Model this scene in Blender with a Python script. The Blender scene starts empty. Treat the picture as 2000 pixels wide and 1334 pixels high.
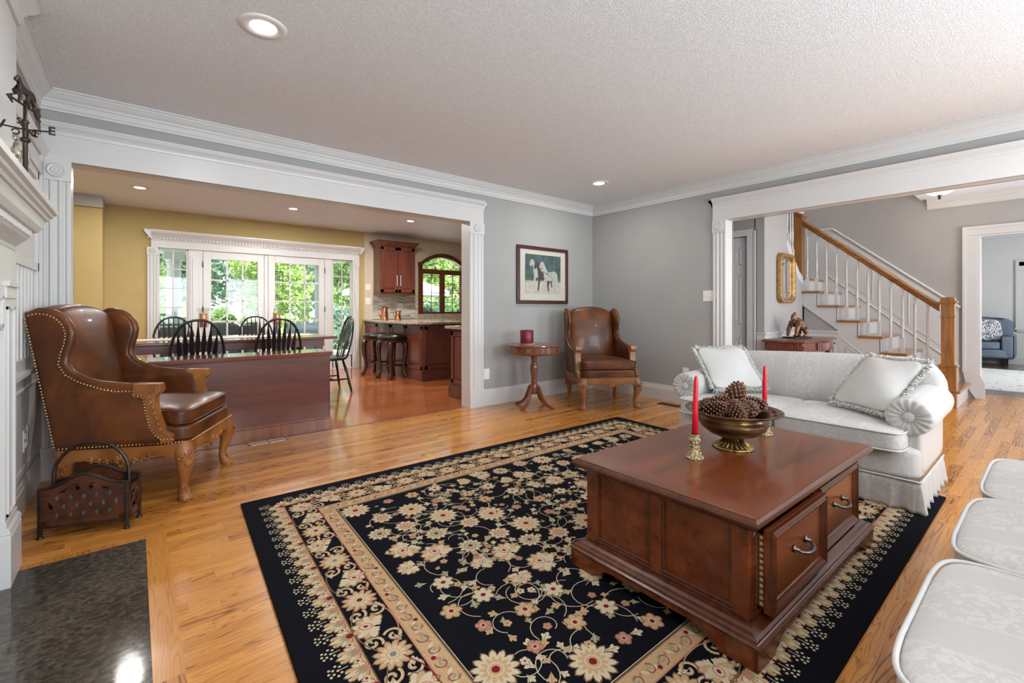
import bpy, bmesh, math, random
from mathutils import Vector, Matrix, Euler, noise as mnoise
PI = math.pi
random.seed(7)
sc = bpy.context.scene
col = sc.collection

# ------------------------------------------------------------ camera
cd = bpy.data.cameras.new('camera')
cd.sensor_width = 36.0; cd.lens = 16.0
cd.shift_y = -0.032
cd.clip_start = 0.05; cd.clip_end = 300
cam = bpy.data.objects.new('camera', cd); col.objects.link(cam)
cam.location = (-4.741, -4.018, 1.06)
cam.rotation_euler = (PI/2, 0, -math.radians(39.7))
sc.camera = cam

# ------------------------------------------------------------ colour management, daylight and added fill
sc.view_settings.view_transform = 'Standard'
sc.view_settings.look = 'None'
sc.view_settings.exposure = 0.30
sc.view_settings.gamma = 1.0
sc.view_settings.use_curve_mapping = False
try:
    sc.cycles.use_denoising = True
    sc.cycles.max_bounces = 10
    sc.cycles.diffuse_bounces = 5
    sc.cycles.glossy_bounces = 4
    sc.cycles.transparent_max_bounces = 12
    sc.cycles.caustics_reflective = False
    sc.cycles.caustics_refractive = False
    sc.cycles.sample_clamp_indirect = 6.0
except Exception:
    pass
world = bpy.data.worlds.new('sky'); sc.world = world
world.use_nodes = True
bg = world.node_tree.nodes['Background']
bg.inputs[0].default_value = (0.72, 0.84, 1.0, 1)
bg.inputs[1].default_value = 2.6

def lamp(name, typ, loc, power, size=None, size_y=None, rot=(0, 0, 0), color=(1, 1, 1), spread=None, radius=None):
    d = bpy.data.lights.new(name, typ)
    d.energy = power; d.color = color
    if typ == 'AREA':
        d.shape = 'RECTANGLE' if size_y else 'DISK'
        d.size = size
        if size_y: d.size_y = size_y
        if spread: d.spread = spread
    if radius is not None and typ in ('POINT', 'SPOT'): d.shadow_soft_size = radius
    o = bpy.data.objects.new(name, d); col.objects.link(o)
    o.location = loc; o.rotation_euler = rot
    return o
sun = lamp('sun', 'SUN', (-6, -4, 12), 12.0, rot=(math.radians(42), 0, math.radians(-42)), color=(1.0, 0.96, 0.88))
sun.data.angle = math.radians(1.0)
# added area lamps outside invented front-wall windows, filling living room, hall and den
FILL_TINT = (0.88, 0.945, 1.0)
lamp('added_fill', 'AREA', (-3.95, -5.92, 1.35), 82, 1.5, 1.5, rot=(math.radians(103), 0, 0), color=FILL_TINT)
lamp('added_fill', 'AREA', (-1.55, -5.92, 1.35), 82, 1.5, 1.5, rot=(math.radians(103), 0, 0), color=FILL_TINT)
lamp('added_fill', 'AREA', (1.6, -5.92, 1.35), 62, 1.6, 1.7, rot=(math.radians(100), 0, 0), color=FILL_TINT)
lamp('added_fill', 'AREA', (5.6, -5.92, 1.4), 85, 1.6, 1.5, rot=(PI/2, 0, 0), color=(1.0, 0.985, 0.96))
# daylight through the garden doors and the kitchen window

# ------------------------------------------------------------ helpers
def setp(o, label=None, cat=None, group=None, kind=None):
    if label: o['label'] = label
    if cat: o['category'] = cat
    if group: o['group'] = group
    if kind: o['kind'] = kind
    return o
def thing(name, label, cat, loc=(0, 0, 0), rz=0.0, group=None):
    o = bpy.data.objects.new(name, None); col.objects.link(o)
    o.empty_display_size = 0.1
    o.location = loc; o.rotation_euler = (0, 0, rz)
    return setp(o, label, cat, group)
def build(name, bm, mat, parent=None, smooth=False, bev=0.0, seg=2, subd=0, auto=None, loc=None, rot=None, recalc=True):
    if recalc: bmesh.ops.recalc_face_normals(bm, faces=bm.faces[:])
    me = bpy.data.meshes.new(name)
    bm.to_mesh(me); bm.free()
    for m in (mat if isinstance(mat, (list, tuple)) else [mat]): me.materials.append(m)
    if smooth:
        for p in me.polygons: p.use_smooth = True
    if auto is not None:
        for p in me.polygons: p.use_smooth = True
        try: me.set_sharp_from_angle(angle=math.radians(auto))
        except Exception: pass
    o = bpy.data.objects.new(name, me); col.objects.link(o)
    if parent is not None: o.parent = parent
    if loc: o.location = loc
    if rot: o.rotation_euler = rot
    if bev > 0:
        m = o.modifiers.new('bevel', 'BEVEL'); m.width = bev; m.segments = seg
        m.limit_method = 'ANGLE'; m.angle_limit = math.radians(35)
    if subd:
        m = o.modifiers.new('subd', 'SUBSURF'); m.levels = subd; m.render_levels = subd
    return o
def struct(name, bm, mat, **k):
    o = build(name, bm, mat, **k)
    if k.get('parent') is None: o['kind'] = 'structure'
    return o
def copy_tree(o, parent=None):
    c = o.copy(); col.objects.link(c)
    if parent is not None: c.parent = parent
    for ch in list(o.children): copy_tree(ch, c)
    return c
def B(): return bmesh.new()
def bx(bm, x0, x1, y0, y1, z0, z1, mi=0):
    v = [bm.verts.new((x, y, z)) for z in (z0, z1) for y in (y0, y1) for x in (x0, x1)]
    fs = [(0, 2, 3, 1), (4, 5, 7, 6), (0, 1, 5, 4), (2, 6, 7, 3), (0, 4, 6, 2), (1, 3, 7, 5)]
    for f in fs:
        fc = bm.faces.new([v[i] for i in f]); fc.material_index = mi
    return v
def prism(bm, pts, vec, mi=0):
    """closed polygon (3d points) pushed along vec"""
    vec = Vector(vec)
    a = [bm.verts.new(p) for p in pts]; b = [bm.verts.new(Vector(p) + vec) for p in pts]
    n = len(pts)
    f = bm.faces.new(a[::-1]); f.material_index = mi
    f = bm.faces.new(b); f.material_index = mi
    for i in range(n):
        f = bm.faces.new((a[i], a[(i+1) % n], b[(i+1) % n], b[i])); f.material_index = mi
def loft(bm, rings, cap=True, closed=False, mi=0):
    vs = [[bm.verts.new(p) for p in r] for r in rings]
    n = len(vs[0])
    m = len(vs)
    for k in range(m if closed else m-1):
        a, b = vs[k], vs[(k+1) % m]
        for i in range(n):
            f = bm.faces.new((a[i], a[(i+1) % n], b[(i+1) % n], b[i])); f.material_index = mi
    if cap and not closed:
        f = bm.faces.new(vs[0][::-1]); f.material_index = mi
        f = bm.faces.new(vs[-1]); f.material_index = mi
    return vs
def sring(xc, yc, a, b, z, n=4.0, N=24):
    r = []
    for i in range(N):
        t = 2*PI*i/N
        c, s = math.cos(t), math.sin(t)
        r.append((xc + a*math.copysign(abs(c)**(2/n), c), yc + b*math.copysign(abs(s)**(2/n), s), z))
    return r
def lathe(bm, prof, seg=24, c=(0, 0, 0), mi=0, sx=1, sy=1):
    rings = [[(c[0] + max(r, 1e-4)*math.cos(2*PI*i/seg)*sx, c[1] + max(r, 1e-4)*math.sin(2*PI*i/seg)*sy, c[2] + z) for i in range(seg)] for r, z in prof]
    loft(bm, rings, mi=mi)
def tube(bm, pts, rad, seg=8, flat=1.0, mi=0, closed=False, up=None):
    pts = [Vector(p) for p in pts]; n = len(pts)
    if not isinstance(rad, (list, tuple)): rad = [rad]*n
    rings = []; prev = None
    for i, p in enumerate(pts):
        if closed: d = pts[(i+1) % n] - pts[i-1]
        else: d = (pts[min(i+1, n-1)] - pts[max(i-1, 0)])
        if d.length < 1e-9: d = Vector((0, 0, 1))
        d.normalize()
        if up is not None: u = Vector(up)
        elif prev is not None: u = prev
        else: u = Vector((0, 0, 1)) if abs(d.z) < 0.9 else Vector((1, 0, 0))
        s = d.cross(u)
        if s.length < 1e-6: s = d.cross(Vector((0.3, 1, 0.2)))
        s.normalize(); w = s.cross(d).normalized(); prev = w
        rings.append([p + (s*math.cos(2*PI*k/seg)*flat + w*math.sin(2*PI*k/seg))*rad[i] for k in range(seg)])
    loft(bm, rings, cap=not closed, closed=closed, mi=mi)
def ell(bm, c, r, u=10, v=7, rot=None, mi=0):
    m = Matrix.Translation(c) @ (rot.to_4x4() if rot is not None else Matrix.Identity(4)) @ Matrix.Diagonal((r[0], r[1], r[2], 1))
    ret = bmesh.ops.create_uvsphere(bm, u_segments=u, v_segments=v, radius=1.0, matrix=m)
    if mi:
        fs = set()
        for vv in ret['verts']:
            for f in vv.link_faces: fs.add(f)
        for f in fs: f.material_index = mi
def superbox(bm, c, s, n=6.0, N=12, crown=0.0, pinch=0.0, rot=None, mi=0):
    """pillowy box: centre c, half sizes s, exponent n; crown raises top and bottom centre"""
    t = B()
    bmesh.ops.create_cube(t, size=2.0)
    bmesh.ops.subdivide_edges(t, edges=t.edges[:], cuts=N, use_grid_fill=True)
    base = len(bm.verts)
    mp = {}
    for v in t.verts:
        p = v.co
        q = (abs(p.x)**n + abs(p.y)**n + abs(p.z)**n)**(1/n)
        x, y, z = p.x/q, p.y/q, p.z/q
        cr = (1 - x*x)*(1 - y*y)
        x2 = x*(1 - pinch*(1 - x*x if False else (1 - y*y)*0)) ; y2 = y
        if pinch:
            x2 = x*(1 - pinch*(1 - y*y)); y2 = y*(1 - pinch*(1 - x*x))
        zz = z*s[2] + math.copysign(crown*cr, z)*min(1, abs(z)*1.5)
        w = Vector((x2*s[0], y2*s[1], zz))
        if rot is not None: w = rot @ w
        mp[v] = bm.verts.new(w + Vector(c))
    for f in t.faces:
        nf = bm.faces.new([mp[v] for v in f.verts]); nf.material_index = mi
    t.free()
def sweep(bm, pts, prof, closed=False, mi=0):
    """moulding: plan polyline pts [(x,y)], profile [(d,z)] where d is measured to the LEFT of travel; mitred"""
    n = len(pts); rings = []
    P = [Vector((p[0], p[1])) for p in pts]
    for i in range(n):
        dirs = []
        if i > 0 or closed: dirs.append((P[i]-P[i-1]).normalized())
        if i < n-1 or closed: dirs.append((P[(i+1) % n]-P[i]).normalized())
        ns = [Vector((-d.y, d.x)) for d in dirs]
        if len(ns) == 2:
            m = (ns[0]+ns[1]); m.normalize(); k = 1/max(0.2, m.dot(ns[0]))
        else: m = ns[0]; k = 1
        rings.append([(P[i].x + m.x*k*d, P[i].y + m.y*k*d, z) for d, z in prof])
    loft(bm, rings, cap=not closed, closed=closed, mi=mi)
def xform(bm, M, start=0):
    bm.verts.ensure_lookup_table()
    for v in bm.verts[start:]: v.co = M @ v.co
def wall(bm, a, b, t0, z0, z1, holes=(), axis='x'):
    """wall slab along an axis from a to b, t0=(lo,hi) thickness range; holes [(a0,a1,z0,z1)]"""
    def box(u0, u1, w0, w1):
        if u1-u0 < 1e-4 or w1-w0 < 1e-4: return
        if axis == 'x': bx(bm, u0, u1, t0[0], t0[1], w0, w1)
        else: bx(bm, t0[0], t0[1], u0, u1, w0, w1)
    cur = a
    for h in sorted(holes):
        box(cur, h[0], z0, z1)
        box(h[0], h[1], z0, h[2]); box(h[0], h[1], h[3], z1)
        cur = h[1]
    box(cur, b, z0, z1)

# ------------------------------------------------------------ materials
def M(name, color=(.8, .8, .8), rough=0.5, metal=0.0, coat=0.0, spec=None, emit=None, trans=0.0):
    m = bpy.data.materials.new(name); m.use_nodes = True
    b = m.node_tree.nodes['Principled BSDF']
    b.inputs['Base Color'].default_value = (*color, 1)
    b.inputs['Roughness'].default_value = rough
    b.inputs['Metallic'].default_value = metal
    if coat: b.inputs['Coat Weight'].default_value = coat; b.inputs['Coat Roughness'].default_value = 0.08
    if spec is not None: b.inputs['Specular IOR Level'].default_value = spec
    if trans: b.inputs['Transmission Weight'].default_value = trans
    if emit:
        b.inputs['Emission Color'].default_value = (*emit[0], 1); b.inputs['Emission Strength'].default_value = emit[1]
    return m
class NT:
    def __init__(s, m): s.t = m.node_tree; s.n = s.t.nodes; s.b = s.n['Principled BSDF']
    def new(s, typ, **k):
        n = s.n.new(typ)
        for a, v in k.items():
            if a.startswith('i_'):
                key = a[2:]; key = int(key) if key.isdigit() else key.replace('_', ' ')
                n.inputs[key].default_value = v
            else: setattr(n, a, v)
        return n
    def l(s, a, b): s.t.links.new(a, b)
    def coord(s, scale=(1, 1, 1), rot=(0, 0, 0), kind='Object'):
        tc = s.new('ShaderNodeTexCoord'); mp = s.new('ShaderNodeMapping')
        mp.inputs['Scale'].default_value = scale; mp.inputs['Rotation'].default_value = rot
        s.l(tc.outputs[kind], mp.inputs['Vector']); return mp.outputs['Vector']
    def noise(s, vec, scale=5, detail=3, rough=0.5, dist=0.0):
        n = s.new('ShaderNodeTexNoise'); n.inputs['Scale'].default_value = scale; n.inputs['Detail'].default_value = detail
        n.inputs['Roughness'].default_value = rough; n.inputs['Distortion'].default_value = dist
        if vec is not None: s.l(vec, n.inputs['Vector'])
        return n.outputs['Fac']
    def ramp(s, fac, stops, interp='LINEAR'):
        r = s.new('ShaderNodeValToRGB'); r.color_ramp.interpolation = interp
        e = r.color_ramp.elements
        while len(e) < len(stops): e.new(0.5)
        for i, (p, c) in enumerate(stops):
            e[i].position = p; e[i].color = (*c, 1) if len(c) == 3 else c
        s.l(fac, r.inputs['Fac']); return r.outputs['Color']
    def math(s, op, a, b=None, c=None):
        n = s.new('ShaderNodeMath', operation=op)
        for i, v in enumerate((a, b, c)):
            if v is None: continue
            if isinstance(v, (int, float)): n.inputs[i].default_value = v
            else: s.l(v, n.inputs[i])
        return n.outputs[0]
    def mix(s, fac, a, b, mode='MIX'):
        n = s.new('ShaderNodeMix', data_type='RGBA', blend_type=mode)
        for i, v in ((0, fac), (6, a), (7, b)):
            if isinstance(v, (int, float)): n.inputs[i].default_value = v
            elif isinstance(v, tuple): n.inputs[i].default_value = (*v, 1) if len(v) == 3 else v
            else: s.l(v, n.inputs[i])
        return n.outputs[2]
    def bump(s, h, strength=0.2, dist=0.01):
        n = s.new('ShaderNodeBump'); n.inputs['Strength'].default_value = strength; n.inputs['Distance'].default_value = dist
        s.l(h, n.inputs['Height']); s.l(n.outputs['Normal'], s.b.inputs['Normal'])
    def color(s, c): s.l(c, s.b.inputs['Base Color'])
    def rough(s, c): s.l(c, s.b.inputs['Roughness'])
def noisy(name, c1, c2, scale=8, rough=0.5, stretch=(1, 1, 1), detail=4, bump=0.0, bscale=None, **k):
    m = M(name, c1, rough, **k); t = NT(m)
    v = t.coord(stretch)
    f = t.noise(v, scale, detail)
    t.color(t.ramp(f, [(0.3, c1), (0.7, c2)]))
    if bump:
        t.bump(t.noise(t.coord(stretch), bscale or scale*4, 3), bump, 0.01)
    return m
def woodmat(name, dark, light, axis='x', scale=1.0, rough=0.32, coat=0.3, rings=0.5, mid=None):
    """wood with grain running along an object axis"""
    m = M(name, light, rough, coat=coat); t = NT(m)
    st = {'x': (1.2, 16, 16), 'y': (16, 1.2, 16), 'z': (16, 16, 1.2)}[axis]
    st = tuple(q*scale for q in st)
    v = t.coord(st)
    a = t.noise(v, 2.2, 4, 0.6, 0.35)
    v2 = t.coord(tuple(q*5 for q in st))
    b = t.noise(v2, 2.5, 2, 0.5)
    v3 = t.coord((2.0*scale,)*3)
    c = t.noise(v3, 1.3, 2)
    f = t.math('ADD', t.math('MULTIPLY', a, 0.6), t.math('ADD', t.math('MULTIPLY', b, 0.15), t.math('MULTIPLY', c, 0.25)))
    t.color(t.ramp(f, [(0.32, dark), (0.5, mid or tuple((p+q)/2 for p, q in zip(dark, light))), (0.68, light)]))
    return m
def planks(name, pw, pl, stops, axis='x', rough=0.22, gap=0.35, coat=0.25, ring=1.0, gcol=(0.10, 0.045, 0.012)):
    m = M(name, stops[0], rough, coat=coat); t = NT(m)
    tc = t.new('ShaderNodeTexCoord'); sp = t.new('ShaderNodeSeparateXYZ'); t.l(tc.outputs['Object'], sp.inputs[0])
    U, V = (sp.outputs[0], sp.outputs[1]) if axis == 'x' else (sp.outputs[1], sp.outputs[0])
    r = t.math('DIVIDE', V, pw); row = t.math('FLOOR', r); fr = t.math('FRACT', r)
    wn = t.new('ShaderNodeTexWhiteNoise', noise_dimensions='1D'); t.l(row, wn.inputs['W'])
    u = t.math('ADD', t.math('DIVIDE', U, pl), t.math('MULTIPLY', wn.outputs['Value'], 7.3))
    cl = t.math('FLOOR', u); fu = t.math('FRACT', u)
    cb = t.new('ShaderNodeCombineXYZ'); t.l(row, cb.inputs[0]); t.l(cl, cb.inputs[1])
    w2 = t.new('ShaderNodeTexWhiteNoise', noise_dimensions='2D'); t.l(cb.outputs[0], w2.inputs['Vector'])
    rnd = w2.outputs['Value']
    # grain, shifted for each board
    gx = t.math('ADD', U, t.math('MULTIPLY', rnd, 37.0)); gy = t.math('ADD', V, t.math('MULTIPLY', rnd, 11.0))
    g = t.new('ShaderNodeCombineXYZ'); t.l(t.math('MULTIPLY', gx, 1.0), g.inputs[0]); t.l(t.math('MULTIPLY', gy, 12.0), g.inputs[1])
    n1 = t.noise(g.outputs[0], 1.0, 2, 0.5, 0.25)
    rg = t.math('SINE', t.math('MULTIPLY', n1, 135.0))
    g2 = t.new('ShaderNodeCombineXYZ'); t.l(t.math('MULTIPLY', gx, 5.0), g2.inputs[0]); t.l(t.math('MULTIPLY', gy, 160.0), g2.inputs[1])
    n2 = t.noise(g2.outputs[0], 1.0, 2, 0.6)
    rr = t.math('MULTIPLY', t.math('SMOOTH_MAX', t.math('SUBTRACT', rg, 0.45), 0.0, 0.25), ring*0.55)
    f = t.math('SUBTRACT', t.math('ADD', t.math('MULTIPLY', rnd, 0.40), t.math('MULTIPLY', n2, 0.55)), rr)
    c = t.ramp(f, [(-0.0, stops[0]), (0.28, stops[1]), (0.75, stops[2])])
    e1 = t.math('LESS_THAN', fr, 0.022*gap/0.35); e2 = t.math('LESS_THAN', fu, 0.0022*gap/0.35)
    e = t.math('MAXIMUM', e1, e2)
    t.color(t.mix(t.math('MULTIPLY', e, 0.5), c, gcol))
    t.rough(t.math('ADD', t.math('MULTIPLY', n2, 0.12), rough-0.04))
    t.bump(t.math('SUBTRACT', t.math('MULTIPLY', n2, 0.1), e), 0.12, 0.002)
    return m
def leathermat(name, c1, c2, c3, rough=0.40):
    m = M(name, c2, rough, coat=0.10, spec=0.38); t = NT(m)
    v = t.coord((1, 1, 1))
    f = t.noise(v, 3.2, 5, 0.6, 0.6)
    t.color(t.ramp(f, [(0.3, c1), (0.52, c2), (0.74, c3)]))
    vo = t.new('ShaderNodeTexVoronoi'); vo.inputs['Scale'].default_value = 260; t.l(v, vo.inputs['Vector'])
    t.bump(t.math('ADD', t.math('MULTIPLY', vo.outputs['Distance'], 0.35), t.math('MULTIPLY', t.noise(v, 14, 3), 1.0)), 0.10, 0.006)
    return m
def damask(name, base, hi, stripe=0.42, axis=0, rot=(0, 0, 0)):
    """woven damask: broad stripes carrying a raised satin figure"""
    m = M(name, base, 0.62); t = NT(m)
    b = t.b; b.inputs['Sheen Weight'].default_value = 0.25
    v = t.coord((1, 1, 1), rot)
    sp = t.new('ShaderNodeSeparateXYZ'); t.l(v, sp.inputs[0])
    s = t.math('FRACT', t.math('DIVIDE', sp.outputs[axis], stripe))
    band = t.math('MULTIPLY', t.math('GREATER_THAN', s, 0.28), t.math('LESS_THAN', s, 0.93))
    f = t.noise(v, 15.0, 2.0, 0.5, 1.6)
    g = t.noise(v, 38.0, 1.0, 0.4, 2.0)
    fig = t.math('MULTIPLY', t.math('GREATER_THAN', t.math('ABSOLUTE', t.math('SUBTRACT', f, 0.5)), 0.055), t.math('GREATER_THAN', g, 0.43))
    edge = t.math('LESS_THAN', t.math('ABSOLUTE', t.math('SUBTRACT', s, 0.285)), 0.012)
    edge = t.math('MAXIMUM', edge, t.math('LESS_THAN', t.math('ABSOLUTE', t.math('SUBTRACT', s, 0.925)), 0.012))
    k = t.math('MULTIPLY', fig, t.math('ADD', t.math('MULTIPLY', band, 0.75), 0.12))
    k = t.math('MAXIMUM', k, t.math('MULTIPLY', edge, 0.55))
    t.color(t.mix(k, base, hi))
    t.rough(t.math('SUBTRACT', 0.68, t.math('MULTIPLY', k, 0.2)))
    w = t.noise(t.coord((1, 1, 1)), 420, 1)
    t.bump(t.math('ADD', t.math('MULTIPLY', k, 0.3), t.math('MULTIPLY', w, 0.4)), 0.15, 0.002)
    return m
W = {}
W['wall'] = noisy('wall_grey', (0.325, 0.325, 0.315), (0.343, 0.343, 0.332), 3, 0.75, bump=0.02, bscale=120)
W['hallwall'] = noisy('wall_greige', (0.36, 0.345, 0.33), (0.38, 0.365, 0.35), 3, 0.75, bump=0.02, bscale=120)
W['yellow'] = noisy('wall_yellow', (0.42, 0.315, 0.125), (0.45, 0.34, 0.135), 3, 0.72, bump=0.02, bscale=120)
W['beige'] = noisy('wall_beige', (0.54, 0.46, 0.33), (0.57, 0.49, 0.36), 3, 0.72)  # paler look of the yellow wall in the light, put into the colour
W['trim'] = noisy('trim_white', (0.575, 0.578, 0.57), (0.60, 0.602, 0.594), 2, 0.32)
W['wains'] = noisy('wainscot_grey', (0.56, 0.56, 0.55), (0.58, 0.58, 0.57), 3, 0.45)
def ceilmat():
    m = M('ceiling_stipple', (0.74, 0.735, 0.72), 0.85); t = NT(m)
    v = t.coord((1, 1, 1)); f = t.noise(v, 135, 3, 0.6)
    g = t.ramp(f, [(0.46, (0, 0, 0)), (0.60, (1, 1, 1))])
    t.bump(g, 0.45, 0.004)
    t.color(t.mix(g, (0.70, 0.725, 0.74), (0.83, 0.855, 0.87)))
    return m
W['ceil'] = ceilmat()
W['ceil2'] = M('ceiling_smooth', (0.76, 0.83, 0.93), 0.5)
W['oakfloor'] = planks('oak_floor', 0.0572, 0.95, [(0.150, 0.046, 0.008), (0.47, 0.180, 0.034), (0.68, 0.31, 0.066)])
W['cherryfloor'] = planks('cherry_floor', 0.083, 0.8, [(0.14, 0.032, 0.010), (0.33, 0.090, 0.028), (0.45, 0.145, 0.048)], ring=0.2, rough=0.13, coat=0.5)
W['oak'] = woodmat('oak_stained', (0.20, 0.075, 0.018), (0.50, 0.235, 0.068), 'z', 1.0)
W['oak_y'] = woodmat('oak_stained_tread', (0.16, 0.06, 0.016), (0.44, 0.19, 0.055), 'y', 1.0, rough=0.25)
W['oak_b'] = planks('oak_border', 0.3, 3.0, [(0.15, 0.048, 0.010), (0.44, 0.175, 0.035), (0.58, 0.26, 0.06)], axis='y', gap=0.01)
W['cherry'] = woodmat('cherry_cabinet', (0.075, 0.018, 0.010), (0.19, 0.050, 0.027), 'z', 0.5, rough=0.28)
W['cherry_x'] = woodmat('cherry_bookcase', (0.060, 0.015, 0.008), (0.150, 0.040, 0.022), 'x', 0.5, rough=0.3)
W['gloss_cherry'] = woodmat('cherry_polished', (0.085, 0.022, 0.012), (0.20, 0.058, 0.034), 'x', 0.5, rough=0.16, coat=0.8)
W['table'] = woodmat('mahogany_table', (0.060, 0.012, 0.004), (0.23, 0.054, 0.014), 'x', 0.35, rough=0.27, coat=0.2)
W['table_y'] = woodmat('mahogany_crossgrain', (0.07, 0.016, 0.006), (0.23, 0.060, 0.018), 'y', 0.35, rough=0.27, coat=0.2)
W['table_d'] = woodmat('mahogany_moulding', (0.035, 0.010, 0.005), (0.14, 0.036, 0.014), 'x', 0.35, rough=0.27, coat=0.2)
W['ped'] = woodmat('pedestal_wood', (0.10, 0.030, 0.014), (0.26, 0.090, 0.042), 'z', 0.6, rough=0.28)
W['carved'] = noisy('carved_beech', (0.19, 0.062, 0.013), (0.40, 0.158, 0.042), 7, 0.38, stretch=(1, 1, 1), bump=0.05, bscale=60)
W['carved_far'] = noisy('carved_walnut', (0.22, 0.088, 0.033), (0.34, 0.15, 0.062), 7, 0.38)
W['leather'] = leathermat('brown_leather', (0.034, 0.009, 0.0018), (0.100, 0.028, 0.0055), (0.21, 0.066, 0.014))
W['brass'] = M('antique_brass', (0.55, 0.37, 0.16), 0.32, 1.0)
W['blackp'] = M('black_paint', (0.006, 0.006, 0.007), 0.3)
W['iron'] = noisy('dark_iron', (0.022, 0.015, 0.012), (0.055, 0.038, 0.03), 20, 0.42, metal=0.6)
W['blackleather'] = M('black_leather', (0.012, 0.010, 0.010), 0.28)
W['darkwood'] = noisy('espresso_wood', (0.030, 0.010, 0.006), (0.06, 0.022, 0.013), 12, 0.25)
W['steel'] = M('brushed_steel', (0.62, 0.62, 0.61), 0.28, 1.0)
W['pewter'] = M('pewter_handle', (0.17, 0.155, 0.14), 0.3, 1.0)
W['copper'] = M('copper', (0.66, 0.30, 0.17), 0.25, 1.0)
W['white'] = M('white_plastic', (0.74, 0.73, 0.70), 0.4)
W['glow'] = M('lamp_glow', (1, 1, 1), 0.5, emit=((1.0, 0.97, 0.92), 9.0))
def glassmat(name, tint=(1, 1, 1), gl=0.06):
    m = bpy.data.materials.new(name); m.use_nodes = True; t = m.node_tree
    t.nodes.remove(t.nodes['Principled BSDF'])
    tr = t.nodes.new('ShaderNodeBsdfTransparent'); tr.inputs[0].default_value = (*tint, 1)
    g = t.nodes.new('ShaderNodeBsdfGlossy'); g.inputs['Roughness'].default_value = 0.02
    fr = t.nodes.new('ShaderNodeLayerWeight'); fr.inputs[0].default_value = 0.35
    pw = t.nodes.new('ShaderNodeMath'); pw.operation = 'POWER'; pw.inputs[1].default_value = 4.0
    t.links.new(fr.outputs['Facing'], pw.inputs[0])
    mx = t.nodes.new('ShaderNodeMixShader')
    ml = t.nodes.new('ShaderNodeMath'); ml.operation = 'MULTIPLY'; ml.inputs[1].default_value = gl*10
    ml.operation = 'MULTIPLY_ADD'; ml.inputs[1].default_value = 0.3; ml.inputs[2].default_value = gl*0.4; t.links.new(pw.outputs[0], ml.inputs[0]); t.links.new(ml.outputs[0], mx.inputs[0])
    t.links.new(tr.outputs[0], mx.inputs[1]); t.links.new(g.outputs[0], mx.inputs[2])
    t.links.new(mx.outputs[0], t.nodes['Material Output'].inputs[0])
    return m
W['glass'] = glassmat('window_glass', (0.96, 0.98, 0.98), 0.06)
W['hglass'] = glassmat('lamp_glass', (0.93, 0.95, 0.94), 0.10)
W['granite'] = None
def granite():
    m = M('granite', (0.4, 0.35, 0.3), 0.12, coat=0.4); t = NT(m)
    v = t.coord(); a = t.noise(v, 55, 4, 0.7); b = t.noise(v, 9, 3)
    c = t.ramp(a, [(0.34, (0.03, 0.025, 0.022)), (0.45, (0.28, 0.20, 0.14)), (0.56, (0.52, 0.44, 0.34)), (0.68, (0.66, 0.62, 0.55))])
    t.color(t.mix(t.math('MULTIPLY', b, 0.4), c, (0.42, 0.36, 0.28)))
    return m
W['granite'] = granite()
def slate():
    m = M('hearth_slate', (0.05, 0.05, 0.05), 0.17, coat=0.2); t = NT(m)
    v = t.coord((1, 1, 1), (0, 0, 0.6)); v2 = t.coord((6, 9, 1), (0, 0, -0.7))
    a = t.noise(v2, 6, 6, 0.75, 0.5); b = t.noise(v, 2.2, 4)
    f = t.math('ADD', t.math('MULTIPLY', a, 0.7), t.math('MULTIPLY', b, 0.3))
    t.color(t.ramp(f, [(0.38, (0.014, 0.012, 0.010)), (0.50, (0.058, 0.050, 0.040)), (0.62, (0.12, 0.104, 0.082))]))
    t.rough(t.math('ADD', 0.04, t.math('MULTIPLY', a, 0.10)))
    t.bump(a, 0.02, 0.002)
    return m
W['slate'] = slate()
H = 2.42
# ============================================================ SETTING
# ---- floors
b = B(); bx(b, -5.33, 3.4, -5.73, 0.06, -0.06, 0.0)
struct('floor', b, W['oakfloor'])
b = B(); bx(b, -6.2, 2.2, 0.06, 4.2, -0.06, 0.0)
struct('floor_kitchen', b, W['cherryfloor'])
b = B(); bx(b, 0.13, 3.4, 0.06, 0.9, -0.06, -0.001); struct('floor_hall', b, W['oakfloor'])
W['denfloor'] = planks('den_floor', 0.09, 1.1, [(0.06, 0.045, 0.035), (0.13, 0.10, 0.08), (0.19, 0.15, 0.12)], axis='y')
b = B(); bx(b, 3.4, 8.5, -5.73, -1.2, -0.06, 0.0); struct('floor_den', b, W['denfloor'])
b = B(); bx(b, -5.0, -2.05, 0.05, 0.075, -0.01, 0.003); struct('trim_threshold', b, W['ped'])
# oak border boards laid round the hearth, and the slate
b = B(); bx(b, -4.705, -4.625, -3.62, -1.29, -0.01, 0.0015); bx(b, -5.2, -4.705, -1.35, -1.29, -0.01, 0.0012)
struct('trim_hearth_border', b, W['oak_b'])
b = B(); bx(b, -5.19, -4.7, -3.55, -1.335, -0.02, 0.003)
o = build('hearth_slab', b, W['slate'], bev=0.001)
setp(o, 'flat dark slate hearth slab set flush into the oak floor', 'hearth')

# ---- ceilings
b = B(); bx(b, -5.33, 0.13, -5.73, 0.13, H, H+0.1); struct('ceiling', b, W['ceil'])
b = B(); bx(b, -6.2, 2.2, 0.13, 4.27, 2.46, 2.56); struct('ceiling_kitchen', b, W['ceil2'])
b = B(); bx(b, 0.13, 3.03, -5.73, -2.9, H, H+0.22); bx(b, 0.13, 1.476, -2.9, 0.9, H, H+0.22)
struct('ceiling_hall', b, W['ceil2'])
b = B(); bx(b, 1.3, 3.2, -3.2, 1.0, 4.7, 4.8); bx(b, 3.03, 8.5, -5.73, -1.2, H, H+0.1); struct('ceiling_upper', b, W['ceil2'])

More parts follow.
